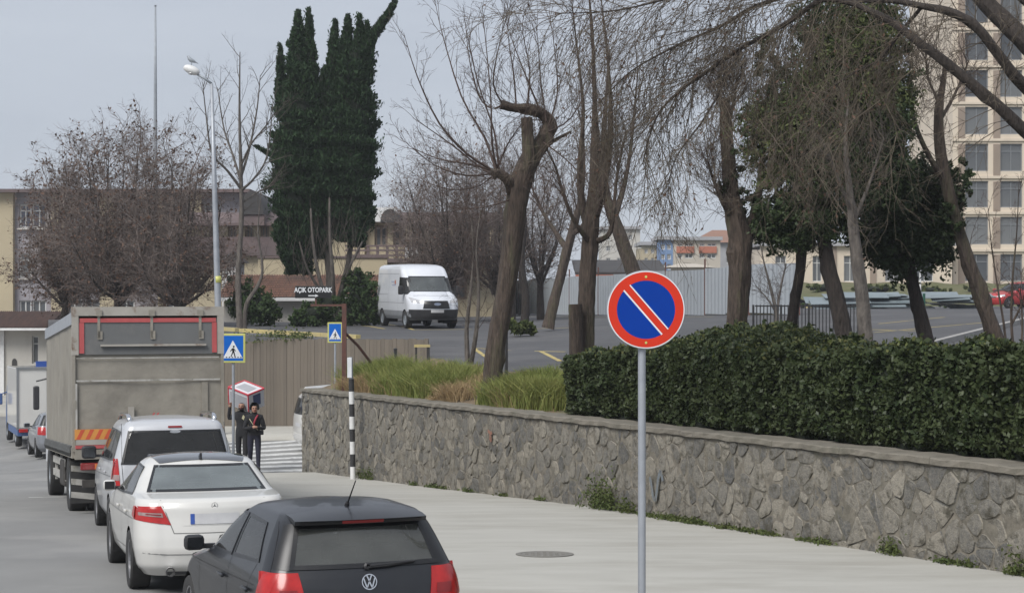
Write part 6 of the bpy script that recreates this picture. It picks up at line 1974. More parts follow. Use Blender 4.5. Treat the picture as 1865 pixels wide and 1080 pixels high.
class Wood:
    """collects limbs as polylines; builds them as tubes"""
    def __init__(s): s.g = {}
    def add(s, pts, rad, k):
        s.g.setdefault((len(pts), k), []).append((pts, rad))
    def arrays(s):
        VV, QQ, n0 = [], [], 0
        for (n, k), lst in s.g.items():
            P = np.array([q[0] for q in lst], dtype=np.float64); Rr = np.array([q[1] for q in lst], dtype=np.float64)
            m = len(P)
            T = np.gradient(P, axis=1); T /= np.linalg.norm(T, axis=2, keepdims=True) + 1e-9
            Dv = P[:, -1] - P[:, 0]; Dv /= np.linalg.norm(Dv, axis=1, keepdims=True) + 1e-9
            ref = np.where(np.abs(Dv[:, 2:3]) < .85, np.array([[0, 0, 1.0]]), np.array([[1.0, 0, 0]]))
            U = np.cross(T, ref[:, None, :]); U /= np.linalg.norm(U, axis=2, keepdims=True) + 1e-9
            Wv = np.cross(T, U)
            a = np.arange(k) * 2 * np.pi / k
            V = P[:, :, None, :] + Rr[:, :, None, None] * (U[:, :, None, :] * np.cos(a)[None, None, :, None] + Wv[:, :, None, :] * np.sin(a)[None, None, :, None])
            i = np.arange(n - 1)[:, None] * k; j = np.arange(k)[None, :]
            q = np.stack([i + j, i + (j + 1) % k, i + k + (j + 1) % k, i + k + j], -1).reshape(-1, 4)
            Q = (q[None] + (np.arange(m) * n * k)[:, None, None]).reshape(-1, 4) + n0
            VV.append(V.reshape(-1, 3)); QQ.append(Q); n0 += m * n * k
        return np.concatenate(VV), np.concatenate(QQ)
    def build(s, name, mat, root):
        if not s.g: return None
        V, Q = s.arrays(); V = V - np.array(root.location)[None]
        return link(name, mesh_np(name, V, Q), root, mat)

def rnd_perp(d, rr):
    v = Vector((rr.gauss(0, 1), rr.gauss(0, 1), rr.gauss(0, 1))); v = v - d * v.dot(d)
    return v.normalized()
def limb(p, d, L, n, wig, up, rr, flat=0.0):
    """a wandering limb: n segments from p along d"""
    pts = [tuple(p)]; p = Vector(p); d = Vector(d).normalized(); st = L / n
    for i in range(n):
        d = d + Vector((rr.gauss(0, wig), rr.gauss(0, wig), rr.gauss(0, wig) + up)); d.normalize()
        p = p + d * st; pts.append(tuple(p))
    return pts
MINR = [.0035]
def grow(p, d, L, r, lev, sp, out, rr):
    """sp[lev] = (segments, wiggle, up, children, child length ratio, angle deg, start fraction)"""
    n, wig, up, nc, lr, ang, sf = sp[lev]
    pts = limb(p, d, L, n, wig, up, rr)
    last = lev == len(sp) - 1
    r1 = r * (.35 if not last else .45)
    k = 6 if r > .05 else (4 if r > .018 else 3)
    out.add(pts, [r + (r1 - r) * i / n for i in range(n + 1)], k)
    if last: return
    nc = max(1, int(round(nc * rr.uniform(.75, 1.25))))
    for c in range(nc):
        t = sf + (1 - sf) * (c + rr.random()) / nc
        f = min(t * n, n - .001); i = int(f); a, b = Vector(pts[i]), Vector(pts[i + 1]); q = a + (b - a) * (f - i)
        dd = (b - a).normalized(); an = R(ang * rr.uniform(.6, 1.3))
        cd = dd * math.cos(an) + rnd_perp(dd, rr) * math.sin(an)
        grow(q, cd, L * lr * rr.uniform(.65, 1.2) * (1.15 - .5 * t), max(MINR[0], (r + (r1 - r) * t) * .55), lev + 1, sp, out, rr)

def smooth_line(pts, rad, sub=5):
    """Catmull-Rom through traced points"""
    P = [Vector(p) for p in pts]; n = len(P); o = []; ro = []
    for i in range(n - 1):
        a, b, c, d = P[max(0, i - 1)], P[i], P[i + 1], P[min(n - 1, i + 2)]
        for k in range(sub):
            t = k / sub
            o.append(.5 * ((2 * b) + (c - a) * t + (2 * a - 5 * b + 4 * c - d) * t * t + (3 * b - a - 3 * c + d) * t ** 3)); ro.append(rad[i] + (rad[i + 1] - rad[i]) * t)
    o.append(P[-1]); ro.append(rad[-1])
    return o, ro
def trunk_mesh(paths, root, mat, k=12, seed=1, lump=.10, name='trunk'):
    """traced trunk and limbs: list of (points, radii); lumpy rings, closed ends"""
    rr = random.Random(seed); mb = MB(); rl = Vector(root.location)
    for pts, rad in paths:
        P, ro = smooth_line(pts, rad)
        kk = k + 8 if max(rad) > .1 else (k if max(rad) > .07 else 7)
        ridge = [rr.uniform(-.09, .09) for _ in range(kk)] if max(rad) > .1 else [0] * kk
        ph = [rr.uniform(0, 6.28) for _ in range(3)]
        knots = [(rr.uniform(0, len(P)), rr.uniform(0, 6.28), rr.uniform(.12, .4)) for _ in range(int(len(P) * .35))] if max(rad) > .1 else []
        V = []; Fc = []
        for i, p in enumerate(P):
            t = (P[min(i + 1, len(P) - 1)] - P[max(i - 1, 0)]).normalized()
            ref = Vector((0, 1, 0)) if abs(t.y) < .9 else Vector((1, 0, 0))
            u = t.cross(ref).normalized(); w = t.cross(u)
            for j in range(kk):
                a = 2 * math.pi * j / kk
                f = 1 + lump * (math.sin(3 * a + ph[0] + i * .15) * .6 + math.sin(5 * a + ph[1] - i * .1) * .35) + rr.uniform(-lump, lump) * .35 + ridge[j] * (.6 + .4 * math.sin(i * .9 + j))
                for kq, ka, kh in knots:
                    da = math.atan2(math.sin(a - ka), math.cos(a - ka)); f += kh * math.exp(-((i - kq) / .8) ** 2 - (da / .45) ** 2)
                V.append(p + (u * math.cos(a) + w * math.sin(a)) * ro[i] * f - rl)
        for i in range(len(P) - 1):
            for j in range(kk):
                a = i * kk + j; b = i * kk + (j + 1) % kk; Fc.append((a, b, b + kk, a + kk))
        Fc.append(tuple(range((len(P) - 1) * kk, len(P) * kk)))
        mb.add(V, Fc)
    return mb.build(name, mat, root, smooth='auto')

def leaf_cards(P, size, rng, aspect=.5, up=0.0, nrm=None, jitter=.8, droop=0.0):
    """two-triangle leaves (a bent rhomb) at points P"""
    n = len(P); sz = size * rng.uniform(.6, 1.3, n)
    d = rng.normal(size=(n, 3)); d[:, 2] += up
    if nrm is not None: d = d * jitter + nrm
    if droop: d[:, 2] -= droop
    d /= np.linalg.norm(d, axis=1, keepdims=True) + 1e-9
    v = rng.normal(size=(n, 3)); s = np.cross(d, v); s /= np.linalg.norm(s, axis=1, keepdims=True) + 1e-9
    L = d * sz[:, None]; S = s * (sz * aspect * .5)[:, None]
    V = np.stack([P - L * .5, P + S + L * .05, P + L * .5, P - S + L * .05], 1).reshape(-1, 3)
    Q = np.arange(n * 4).reshape(-1, 4)
    return V, Q
def link_np(name, V, Q, root, mat, smooth=False):
    off = np.array(root.location)[None] if root is not None else 0
    return link(name, mesh_np(name, V - off, Q, smooth), root, mat)

# ---- hedge
def hedge_top(s):
    return wall_top(s) + interp(s, [15.5, 17, 18.5, 20.0, 21.8, 23.5, 26, 28.3, 34], [1.06, 1.12, 1.2, 1.2, 1.2, 1.2, 1.28, 1.40, 1.5])
def s_off(px, off):
    lo, hi = 0.0, 36.0
    for _ in range(40):
        m_ = (lo + hi) / 2; p = wall_pt(m_, off)
        if CX + FPX * p.x / p.y < px: lo = m_
        else: hi = m_
    return lo
hs0, hs1 = s_off(1044, .6), 36.0
hp = wall_pt((hs0 + hs1) / 2, 1.1)
hedge = empty('hedge', (hp.x, hp.y, wall_top((hs0 + hs1) / 2)), label='long clipped dark green hedge growing on top of the stone wall', cat='hedge')
rng = np.random.default_rng(3)
def hedge_depth(s): return np.interp(s, [hs0, hs0 + .8, 16.2, 17.2, 19, 22, 36], [1.3, 1.7, 2.3, 2.6, 2.5, 1.7, 1.6])
from mathutils import noise as mnoise
n = 125000
s = rng.uniform(hs0, hs1, n); u = rng.random(n)
bump = 0.07 * np.sin(s * 2.3) + .05 * np.sin(s * 5.1 + 1) + .05 * np.sin(s * 9.7)
ht = np.array([hedge_top(q) - wall_top(q) for q in np.linspace(hs0, hs1, 400)]); ht = np.interp(s, np.linspace(hs0, hs1, 400), ht); ext = np.interp(s, [14, 15.8, 17.4, 18.8, 22.0, 26, 36], [.08, .2, .42, .40, .14, .05, .05])
dp = hedge_depth(s)
side = rng.random(n)
front = side < .52; topm = (side >= .52) & (side < .9); endm = side >= .9
zz = np.zeros(n); of = np.zeros(n); N3 = np.zeros((n, 3))
v = rng.random(n)
lumpn = np.array([mnoise.noise(Vector((a * 2.6, b * 3.2, 0))) + .6 * mnoise.noise(Vector((a * 6.1, b * 6.8, 5))) for a, b in zip(s, v)])
face_off = .44 + bump * .5 - .16 * lumpn
of[front] = (face_off + np.abs(rng.normal(0, .09, n)))[front]
zz[front] = (.02 + v * ht)[front]
of[front] += ((v > .86) * (v - .86) * 1.2)[front] + ((v < .1) * (.1 - v) * 1.5)[front]
of[topm] = (.45 + v * (dp - .1))[topm]; zz[topm] = (ht + ext * v ** .8 - np.abs(rng.normal(0, .06, n)) + bump * .4 + .09 * lumpn + .05 * np.sin(v * 9 + s * 4))[topm]
hi = rng.random(n) < .02
zz[topm & hi] += .09
s2 = np.where(endm, hs0 + np.abs(rng.normal(0, .12, n)) + .1 * np.sin(v * 6), s)
of[endm] = (.42 + u * dp)[endm]; 
ht0 = hedge_top(hs0) - wall_top(hs0); zz[endm] = (v * ht0)[endm]
s = s2
wx = WE.x + WDIR.x * s + WN.x * of; wy = WE.y + WDIR.y * s + WN.y * of
wt = CAMZ - 2.36 + 0.45 * s / WLEN
P = np.stack([wx, wy, wt + zz], 1)
N3[front] = (-WN.x, -WN.y, .25); N3[topm] = (0, 0, 1); N3[endm] = (-WDIR.x, -WDIR.y, .2)
V, Q = leaf_cards(P, .085, rng, .6, nrm=N3 * .35, jitter=.8, droop=.25)
o = link_np('foliage', V, Q, hedge, M['lf_hedge']); o['kind'] = 'stuff'
# pale young growth on top
sel = rng.choice(np.where(topm)[0], 5200, replace=False)
V, Q = leaf_cards(P[sel] + np.array([[0, 0, .03]]), .075, rng, .6, up=.8)
link_np('young_shoots', V, Q, hedge, M['lf_hedge2'])['kind'] = 'stuff'
# solid near-black core painting the shade inside the leaves
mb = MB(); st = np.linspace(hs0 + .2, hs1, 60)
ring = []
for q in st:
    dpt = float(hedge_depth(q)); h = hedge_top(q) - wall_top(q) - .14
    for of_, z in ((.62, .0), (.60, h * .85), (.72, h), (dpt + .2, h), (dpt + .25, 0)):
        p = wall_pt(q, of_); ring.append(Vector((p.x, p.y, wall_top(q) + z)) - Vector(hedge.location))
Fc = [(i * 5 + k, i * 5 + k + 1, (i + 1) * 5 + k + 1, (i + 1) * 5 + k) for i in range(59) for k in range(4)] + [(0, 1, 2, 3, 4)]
mb.add(ring, Fc); mb.build('shade_core', M['core'], hedge)

# ---- long grass on the bed
def blades(P, h, w, rng, lean=.35):
    n = len(P); hh = h * rng.uniform(.5, 1.25, n)
    a = rng.uniform(0, 2 * np.pi, n); dx = np.stack([np.cos(a), np.sin(a), np.zeros(n)], 1)
    le = rng.normal(0, lean, (n, 2)); tip = np.stack([le[:, 0] * hh, le[:, 1] * hh, hh], 1); mid = np.stack([le[:, 0] * hh * .25, le[:, 1] * hh * .25, hh * .6], 1)
    V = np.stack([P - dx * w, P + dx * w, P + mid + dx * w * .8, P + mid - dx * w * .8, P + mid - dx * w * .8, P + mid + dx * w * .8, P + tip + dx * w * .15, P + tip - dx * w * .15], 1).reshape(-1, 3)
    return V, np.arange(n * 8).reshape(-1, 4)
def bedz(s, of):
    u = np.clip((of - .3) / 3.3, 0, 1); p = np.stack([WE.x + WDIR.x * s + WN.x * of, WE.y + WDIR.y * s + WN.y * of], 1)
    wt = CAMZ - 2.36 + 0.45 * s / WLEN
    lz_ = np.array([lotz(a, b) for a, b in p])
    return np.stack([p[:, 0], p[:, 1], (wt - .06) * (1 - u) + (lz_ + .05) * u + .05 * np.sin(s * 2.1 + u * 7)], 1)
def grass(label, ranges, n, h, mat, name, of0=.55, of1=2.2, w=.008, lean=.32):
    pts = []
    for a, b, wt in ranges:
        s0_, s1_ = s_off(a, 1.2), s_off(b, 1.2); m = int(n * wt)
        c = rng.uniform(s0_, s1_, max(3, m // 900)); co = rng.uniform(of0, of1, len(c)); k = rng.integers(0, len(c), m)
        rd = rng.normal(0, .24, (m, 2)); pts.append(np.stack([np.clip(c[k] + rd[:, 0], s0_ - .2, s1_ + .2), np.clip(co[k] + rd[:, 1], .46, 3.4)], 1))
    q = np.concatenate(pts); P = bedz(q[:, 0], q[:, 1])
    V, Q = blades(P, h, w, rng, lean)
    o = link(name, mesh_np(name, V, Q, False), None, mat)
    return tag(o, label, 'grass', None, 'stuff')
grass('long green grass growing on the bed above the stone wall', [(655, 845, .6), (915, 1035, .4)], 27000, .50, M['grass'], 'long_grass', .7, 2.0, .011, .42)
grass('dry straw coloured grass along the top of the stone wall', [(650, 1040, 1.0)], 12000, .34, M['straw'], 'dry_grass', .48, 1.9, .007, .6)
grass('low rough grass over the planting bed', [(640, 1200, 1.0)], 9000, .16, M['straw'], 'rough_grass', .5, 3.3, .008, .7)

# weeds at the foot of the wall
def weeds(s0, s1, n, hgt, spread):
    c = rng.uniform(s0, s1, max(4, n // 60)); k = rng.integers(0, len(c), n)
    s = c[k] + rng.normal(0, .12, n); of = -.03 - np.abs(rng.normal(0, spread, n)); z = np.abs(rng.normal(0, hgt, n))
    x = WE.x + WDIR.x * s + WN.x * of; y = WE.y + WDIR.y * s + WN.y * of
    b = np.array([gz(a, d) for a, d in zip(x, y)])
    return np.stack([x, y, b + z + .01], 1)
P = np.concatenate([weeds(s_at(1078), s_at(1126), 900, .22, .13), weeds(s_at(1180), s_at(1340), 1200, .03, .08), weeds(s_at(1340), s_at(1510), 500, .025, .06), weeds(s_at(1622), s_at(1640), 160, .09, .06),
                    weeds(s_at(700), s_at(1070), 500, .03, .05), weeds(s_at(640), s_at(700), 300, .12, .1), weeds(s_at(1510), s_at(1900), 250, .03, .05), weeds(s_at(1845), s_at(1870), 150, .12, .06), weeds(s_at(1135), s_at(1165), 250, .1, .08)])
V, Q = leaf_cards(P, .06, rng, .5, up=.5)
o = link('weeds', mesh_np('weeds', V, Q, False), None, M['weed']); tag(o, 'green weeds along the foot of the stone wall', 'weeds', None, 'stuff')
# weeds over the top of the board fence and on the bank, litter of leaves
m = 2600; t = rng.uniform(.18, .62, m); dz = np.abs(rng.normal(0, .16, m)); dd = rng.normal(.25, .2, m)
P = np.stack([FA.x + (FB.x - FA.x) * t - FNn.x * dd, FA.y + (FB.y - FA.y) * t - FNn.y * dd, np.array([f_top(FL * q) for q in t]) + dz - .08], 1)
V, Q = leaf_cards(P, .12, rng, .5)
tag(link('weeds', mesh_np('weeds', V, Q, False), None, M['weed']), 'scrappy weeds hanging over the top of the board fence', 'weeds', None, 'stuff')

# ---- trees
def tree(name, label, base, group=None):
    return empty(name, base, label=label, cat='tree', group=group)
def px_path(D, pts, dd=0.0):
    """traced (px, py, radius px[, extra depth]) -> world points and radii"""
    P = []; Rr = []
    for q in pts:
        d = D + (q[3] if len(q) > 3 else 0) + dd
        P.append(W(q[0], q[1], d)); Rr.append(q[2] * d / FPX)
    return P, Rr
SP_FINE = [(5, .10, .02, 6, .55, 42, .2), (4, .14, .03, 6, .55, 45, .15), (3, .18, .02, 4, .55, 45, .15), (3, .2, .0, 0, 0, 0, 0)]
def sprout(out, P, Rr, rr, n, L, r, sp, ang=45, up=.3, t0=.3, spread=None):
    """side branches along a traced limb"""
    m = len(P)
    for c in range(n):
        f = (t0 + (1 - t0) * (c + rr.random()) / n) * (m - 1); f = min(f, m - 1.001); i = int(f)
        a, b = Vector(P[i]), Vector(P[i + 1]); q = a + (b - a) * (f - i); d = (b - a).normalized()
        an = R(ang * rr.uniform(.6, 1.25)); cd = d * math.cos(an) + rnd_perp(d, rr) * math.sin(an); cd.z += up; cd.normalize()
        grow(q, cd, L * rr.uniform(.6, 1.2), r * rr.uniform(.7, 1.2), 0, sp, out, rr)

# bushy leafless trees, left, behind the lorry
def bushy(label, px, basepy, D, top, wpx, seed, mat, nl=9, n2=9, group=None, bark='bark_d', sub=(7, 6), leaf=0, r0=.16, low=.25, wig=.12, upb=.05):
    rr = random.Random(seed)
    b = W(px, basepy, D); b.z = lotz(b.x, D) if b.y > 40 else b.z
    t = tree('bare_tree', label, b, group)
    H = W(px, top, D).z - b.z; Wd = wpx * D / FPX
    out = Wood(); trunk = []
    hfork = H * low
    tp = [b + Vector((0, 0, -.3)), b + Vector((rr.uniform(-.1, .1), 0, hfork * .5)), b + Vector((rr.uniform(-.2, .2), rr.uniform(-.1, .1), hfork))]
    trunk.append((tp, [r0 * 1.35, r0 * 1.05, r0]))
    sp = [(4, wig, upb, sub[0], .58, 48, .1), (3, .18, .02, sub[1], .55, 48, .1), (2, .25, .0, 0, 0, 0, 0)]
    MINR[0] = .0072
    for k in range(nl):
        a = 2 * math.pi * (k + rr.random() * .6) / nl; el = rr.uniform(-.15, 1.25) if low < .25 else rr.uniform(.25, 1.25)
        hx = Wd * math.cos(el) * rr.uniform(.75, 1.1); hz = (H - hfork) * (.35 + .65 * math.sin(el)) * rr.uniform(.85, 1.0)
        e = tp[2] + Vector((math.cos(a) * hx, math.sin(a) * hx, hz))
        m1 = tp[2] + (e - tp[2]) * .45 + Vector((math.cos(a) * hx * .12, math.sin(a) * hx * .12, -hz * .06)) + Vector((rr.gauss(0, .15), rr.gauss(0, .15), rr.gauss(0, .15)))
        pts = [tp[2] - Vector((0, 0, rr.uniform(0, hfork * .4))), m1, e]
        rd = [r0 * .55, r0 * .30, .012]
        trunk.append((pts, rd))
        P, ro = smooth_line(pts, rd)
        sprout(out, P, ro, rr, n2, (H * .25), .020, sp, 52, .08, .06)
    MINR[0] = .0035
    trunk_mesh(trunk, t, M[bark], 9, seed)
    out.build('crown', M[mat], t)
    if leaf:
        V, Q = out.arrays(); pick = rng.choice(len(V), leaf); lv, lq = leaf_cards(V[pick] + rng.normal(0, .06, (leaf, 3)), .14, rng, .6, droop=.5)
        link_np('dead_leaves', lv, lq, t, M['lf_brown'])
    return t
bushy('broad bushy leafless tree with dense brown twigs behind the lorry, tallest of the left group', 215, 600, 76, 232, 125, 11, 'twig_p', 18, 21, 'bushy leafless trees behind the lorry', leaf=6000, sub=(7, 5), low=.14)
bushy('bushy leafless tree right against the street lamp pole', 325, 600, 73, 258, 90, 12, 'twig_p', 14, 18, 'bushy leafless trees behind the lorry', leaf=2500, sub=(7, 5), low=.14)
bushy('lower bushy leafless tree in front of the lavender building', 120, 600, 80, 292, 70, 13, 'twig_p', 13, 18, 'bushy leafless trees behind the lorry', leaf=5000, sub=(7, 5), low=.12)
# middle brown trees behind the white van
bushy('rounded leafless tree with purplish twigs behind the white panel van', 812, 590, 86, 262, 88, 14, 'twig_p', 14, 15, 'leafless trees at the back of the car park', leaf=1500, sub=(7, 5), low=.22)
bushy('leafless tree with fine twigs behind the leaning pollarded trunk', 905, 590, 92, 275, 80, 15, 'twig_p', 13, 14, 'leafless trees at the back of the car park', leaf=1200, sub=(7, 5), low=.22)
bushy('slim leafless tree at the back of the car park left of the stub trunk', 985, 588, 88, 300, 60, 16, 'twig_p', 10, 13, 'leafless trees at the back of the car park', leaf=300, sub=(6, 4), low=.3)
bushy('small leafless tree between the cypress and the white panel van', 762, 588, 96, 300, 42, 17, 'twig_p', 9, 12, 'leafless trees at the back of the car park', leaf=200, sub=(6, 4), low=.22, r0=.1)

# thin tree right of the lamp
rr = random.Random(31); D = 68.0
t = tree('bare_tree', 'tall slender leafless tree with two thin stems between lamp and cypress', W(437, 594, D))
paths = [px_path(D, [(437, 600, 6), (434, 500, 5), (440, 400, 4.2), (438, 300, 3.2), (436, 200, 2), (437, 95, .7)]),
         px_path(D, [(440, 345, 3), (415, 312, 2.3, -.4), (386, 278, 1.9, -.8), (376, 215, 1.3, -1), (369, 150, .6, -1)]),
         px_path(D, [(440, 335, 2.6), (425, 285, 2, .5), (408, 235, 1.5, .9), (396, 160, .6, 1.1)]),
         px_path(D, [(440, 320, 2.6, 0), (455, 268, 2, .6), (468, 200, 1.4, .8), (474, 138, .6, .9)]),
         px_path(D, [(441, 345, 2.7), (462, 326, 2, -.5), (486, 285, 1.5, -.8), (497, 190, .7, -1)]),
         px_path(D, [(440, 300, 2.2), (458, 262, 1.7, -.7), (484, 230, 1.2, -.9), (500, 205, .6, -1)]),
         px_path(D, [(438, 372, 2.3), (470, 350, 1.5, .5), (500, 335, .7, .6)]),
         px_path(D, [(446, 600, 4.5), (449, 555, 4, -.2), (470, 520, 3.2, -.4), (478, 488, 2.2, -.5), (470, 420, 1.4, -.5), (476, 350, .6, -.5)])]
trunk_mesh(paths, t, M['bark_g'], 9, 31)
out = Wood(); sp = [(4, .10, .05, 4, .5, 42, .2), (3, .14, .02, 3, .55, 42, .2), (3, .16, 0, 0, 0, 0, 0)]
for P, Rr in paths: sprout(out, *smooth_line(P, Rr), rr, 12, 1.15, .016, sp, 42, .25, .25)
out.build('crown', M['twig_g'], t)

# pollarded leaning tree in the bed
rr = random.Random(41); D = 36.5
t = tree('bare_tree', 'leaning pollarded tree with a hooked stub and upright shoots, growing in the long grass', W(893, 705, D))
main = [px_path(D, [(893, 735, 21), (897, 690, 17.5), (902, 640, 17), (916, 560, 16.5), (930, 470, 17), (938, 390, 18.5), (950, 325, 19), (968, 285, 18, .1), (990, 255, 14, .2), (1001, 228, 13, .25), (988, 208, 9.5, .2), (962, 199, 10.5, .1), (938, 197, 7.5, .05), (912, 191, 8.5, 0)]),
        px_path(D, [(958, 330, 15), (962, 280, 12, -.1), (958, 215, 10, -.1)]),
        px_path(D, [(934, 350, 11), (925, 328, 9.5, -.2), (908, 316, 8, -.3), (898, 318, 9, -.35)]),
        px_path(D, [(972, 290, 8), (1000, 262, 4, .4), (1040, 240, 2, .6)])]
trunk_mesh(main, t, M['bark'], 14, 41, .12)
out = Wood()
long_ = [[(900, 312, 2.6), (850, 280, 2.2, -.2), (800, 225, 1.8, -.4), (760, 140, 1.1, -.5), (735, 60, .4, -.6)], [(903, 310, 2.4), (882, 250, 2, .2), (840, 175, 1.5, .4), (805, 60, .8, .6), (792, 0, .3, .6)],
         [(900, 312, 2), (858, 300, 1.7), (800, 290, 1.2, .2), (752, 270, .5, .3)], [(898, 316, 1.8), (850, 320, 1.5, .3), (790, 300, 1.0, .3), (728, 250, .4, .5)], [(896, 318, 2.0), (868, 300, 1.6, .4), (820, 262, 1.3, .5), (752, 215, .5, .8)],
         [(905, 308, 2.2), (896, 260, 1.8, -.2), (894, 180, 1.3, -.4), (885, 80, .8, -.5), (877, 5, .3, -.5)], [(908, 308, 2), (900, 240, 1.6, .3), (870, 150, 1.2, .4), (848, 50, .5, .5)], [(905, 308, 1.8), (925, 262, 1.3), (955, 215, .8, -.4), (962, 160, .4, -.5)],
         [(914, 192, 2.0), (895, 198, 1.6), (872, 175, 1.3, .1), (855, 110, .9, .2), (848, 45, .3, .2)], [(915, 190, 1.8), (898, 150, 1.4, -.2), (910, 80, .9, -.3), (925, 20, .3, -.3)], [(940, 194, 1.8), (936, 140, 1.3, .2), (925, 60, .7, .3), (930, 10, .3, .3)],
         [(960, 200, 1.8), (965, 130, 1.3, .3), (952, 60, .7, .3), (955, 20, .3, .3)], [(985, 205, 2.0), (962, 150, 1.5, -.2), (935, 80, .8, -.2), (918, 30, .3, -.2)], [(995, 222, 1.8), (985, 150, 1.3, .2), (980, 80, .7, .2), (975, 30, .3, .2)],
         [(998, 232, 1.8), (1015, 170, 1.3), (1010, 90, .8, -.2), (1000, 20, .3, -.3)], [(900, 318, 1.5), (870, 340, 1.2, -.2), (820, 345, .9, -.3), (770, 330, .4, -.3)], [(938, 360, 1.6), (905, 372, 1.2, -.3), (860, 380, .9, -.4), (800, 375, .4, -.5)],
         [(1000, 240, 1.6), (1040, 215, 1.2, .3), (1075, 150, .8, .5), (1085, 90, .4, .6)], [(990, 260, 1.6), (1030, 290, 1.2, -.3), (1070, 330, .6, -.4)]]
sp = [(4, .08, .05, 3, .5, 32, .3), (3, .12, .02, 3, .55, 36, .2), (3, .14, 0, 0, 0, 0, 0)]
for q in long_:
    P, Rr = px_path(D, q); P, Rr = smooth_line(P, Rr, 3); out.add([tuple(p) for p in P], Rr, 4)
    sprout(out, P, Rr, rr, 15, .66, .0065, sp, 36, .25, .12)
for P0, R0 in main[:1]: sprout(out, P0[5:], R0[5:], rr, 60, .9, .0075, sp, 60, .25, .0)
sprout(out, main[2][0][1:], main[2][1][1:], rr, 26, .8, .007, sp, 65, .2, .0)
out.build('shoots', M['twig'], t)

# stub trunk with steep stems
rr = random.Random(51); D = 41.0
t = tree('bare_tree', 'dark multi stemmed leafless tree with a sawn stub at its foot', W(1066, 640, D))
main = [px_path(D, [(1064, 690, 18), (1066, 620, 15.5), (1068, 560, 15), (1072, 480, 15), (1078, 400, 14.5), (1083, 330, 10, .1), (1084, 270, 9, .1), (1083, 190, 4, .1), (1080, 90, 3, 0), (1072, -20, 1.5, 0)]),
        px_path(D, [(1052, 690, 13, -.35), (1049, 620, 12, -.35), (1047, 554, 11.5, -.35)]),
        px_path(D, [(1080, 400, 11), (1098, 340, 8, -.3), (1108, 280, 6.5, -.4), (1112, 200, 4, -.5), (1106, 100, 2.4, -.5), (1095, 0, 1, -.5)]),
        px_path(D, [(1076, 430, 9), (1060, 370, 6.5, .3), (1056, 300, 5, .4), (1062, 200, 3, .5), (1050, 80, 1.5, .6), (1040, -10, .7, .6)]),
        px_path(D, [(1078, 445, 6), (1050, 410, 4, -.4), (1028, 360, 3, -.5), (1010, 300, 2, -.6), (985, 255, .8, -.7)]),
        px_path(D, [(1085, 440, 6), (1110, 425, 4.5, -.5), (1118, 380, 3.6, -.5), (1124, 320, 2.6, -.5), (1140, 240, 1.2, -.5)])]
trunk_mesh(main, t, M['bark'], 13, 51, .12)
out = Wood(); sp = [(4, .11, .04, 5, .5, 42, .15), (3, .15, .02, 4, .55, 44, .15), (3, .18, 0, 0, 0, 0, 0)]
for q in main[:1] + main[2:]: P, Rr = smooth_line(*q); sprout(out, P, Rr, rr, 32, 1.1, .009, sp, 46, .2, .3)
out.build('crown', M['twig'], t)
V, Q = out.arrays(); pick = rng.choice(len(V), 700); lv, lq = leaf_cards(V[pick], .07, rng, .5, droop=.5); link_np('seed_pods', lv, lq, t, M['lf_brown'])['kind'] = 'stuff'

# leaning tree farther in, two more leaning trunks
def traced(label, D, main, seed, bark='bark', mat='twig', n=16, L=1.2, r=.012, t0=.4, name='bare_tree', sp=None, group=None, idx=None):
    rr = random.Random(seed); paths = [px_path(D, q) for q in main]
    b = Vector(paths[0][0][0])
    t = tree(name, label, b, group)
    trunk_mesh(paths, t, M[bark], 11, seed, .1)
    out = Wood(); sp = sp or [(4, .11, .05, 5, .5, 44, .15), (3, .15, .02, 4, .55, 45, .15), (3, .18, 0, 0, 0, 0, 0)]
    for q in (paths if idx is None else [paths[i] for i in idx]): P, Rr = smooth_line(*q); sprout(out, P, Rr, rr, n, L, r, sp, 46, .2, t0)
    out.build('crown', M[mat], t)
    return t
traced('leafless tree leaning right with its foot near the hoarding', 66, [[(998, 598, 11), (1012, 540, 9), (1030, 470, 8.5), (1045, 410, 7.5), (1058, 360, 5), (1062, 290, 4), (1060, 220, 1.5)], [(1034, 455, 6), (1010, 420, 4, .5), (985, 380, 2.5, .8), (960, 320, 1, 1)], [(1040, 430, 5), (1070, 400, 3.5, -.6), (1090, 340, 1.5, -.8)]], 61, n=14, L=1.9, r=.02)
traced('leafless trunk leaning left behind the top of the no parking sign', 56, [[(1175, 560, 14), (1155, 500, 13), (1135, 445, 12), (1118, 400, 11), (1102, 350, 8), (1098, 280, 6), (1104, 180, 3), (1110, 90, 1)], [(1118, 400, 6), (1136, 340, 4.5, .5), (1150, 260, 3, .8), (1160, 150, 1.2, 1)]], 62, n=16, L=1.7, r=.018, t0=.5)
traced('small leafless trunk standing beside the hoarding behind the leaning tree', 84, [[(955, 592, 8), (957, 540, 7), (950, 480, 6), (955, 400, 4), (950, 330, 1.5)]], 63, n=16, L=2.4, r=.02, t0=.25, bark='bark_d', mat='twig_p')
traced('straight dark leafless trunk just left of the small trunk by the hoarding', 86, [[(930, 594, 10), (931, 540, 9), (934, 470, 7), (928, 390, 4), (932, 320, 1.5)]], 64, n=16, L=2.4, r=.02, t0=.25, bark='bark_d', mat='twig_p')
traced('thin leafless sapling pair in front of the parked white panel van', 44, [[(852, 662, 5), (850, 600, 4), (856, 540, 3), (862, 470, 2), (858, 390, .8)], [(858, 662, 5), (868, 600, 4, -.2), (872, 530, 3, -.2), (868, 450, 1.6, -.3), (876, 380, .6, -.3)]], 65, n=14, L=.8, r=.008, t0=.2, bark='bark_g')
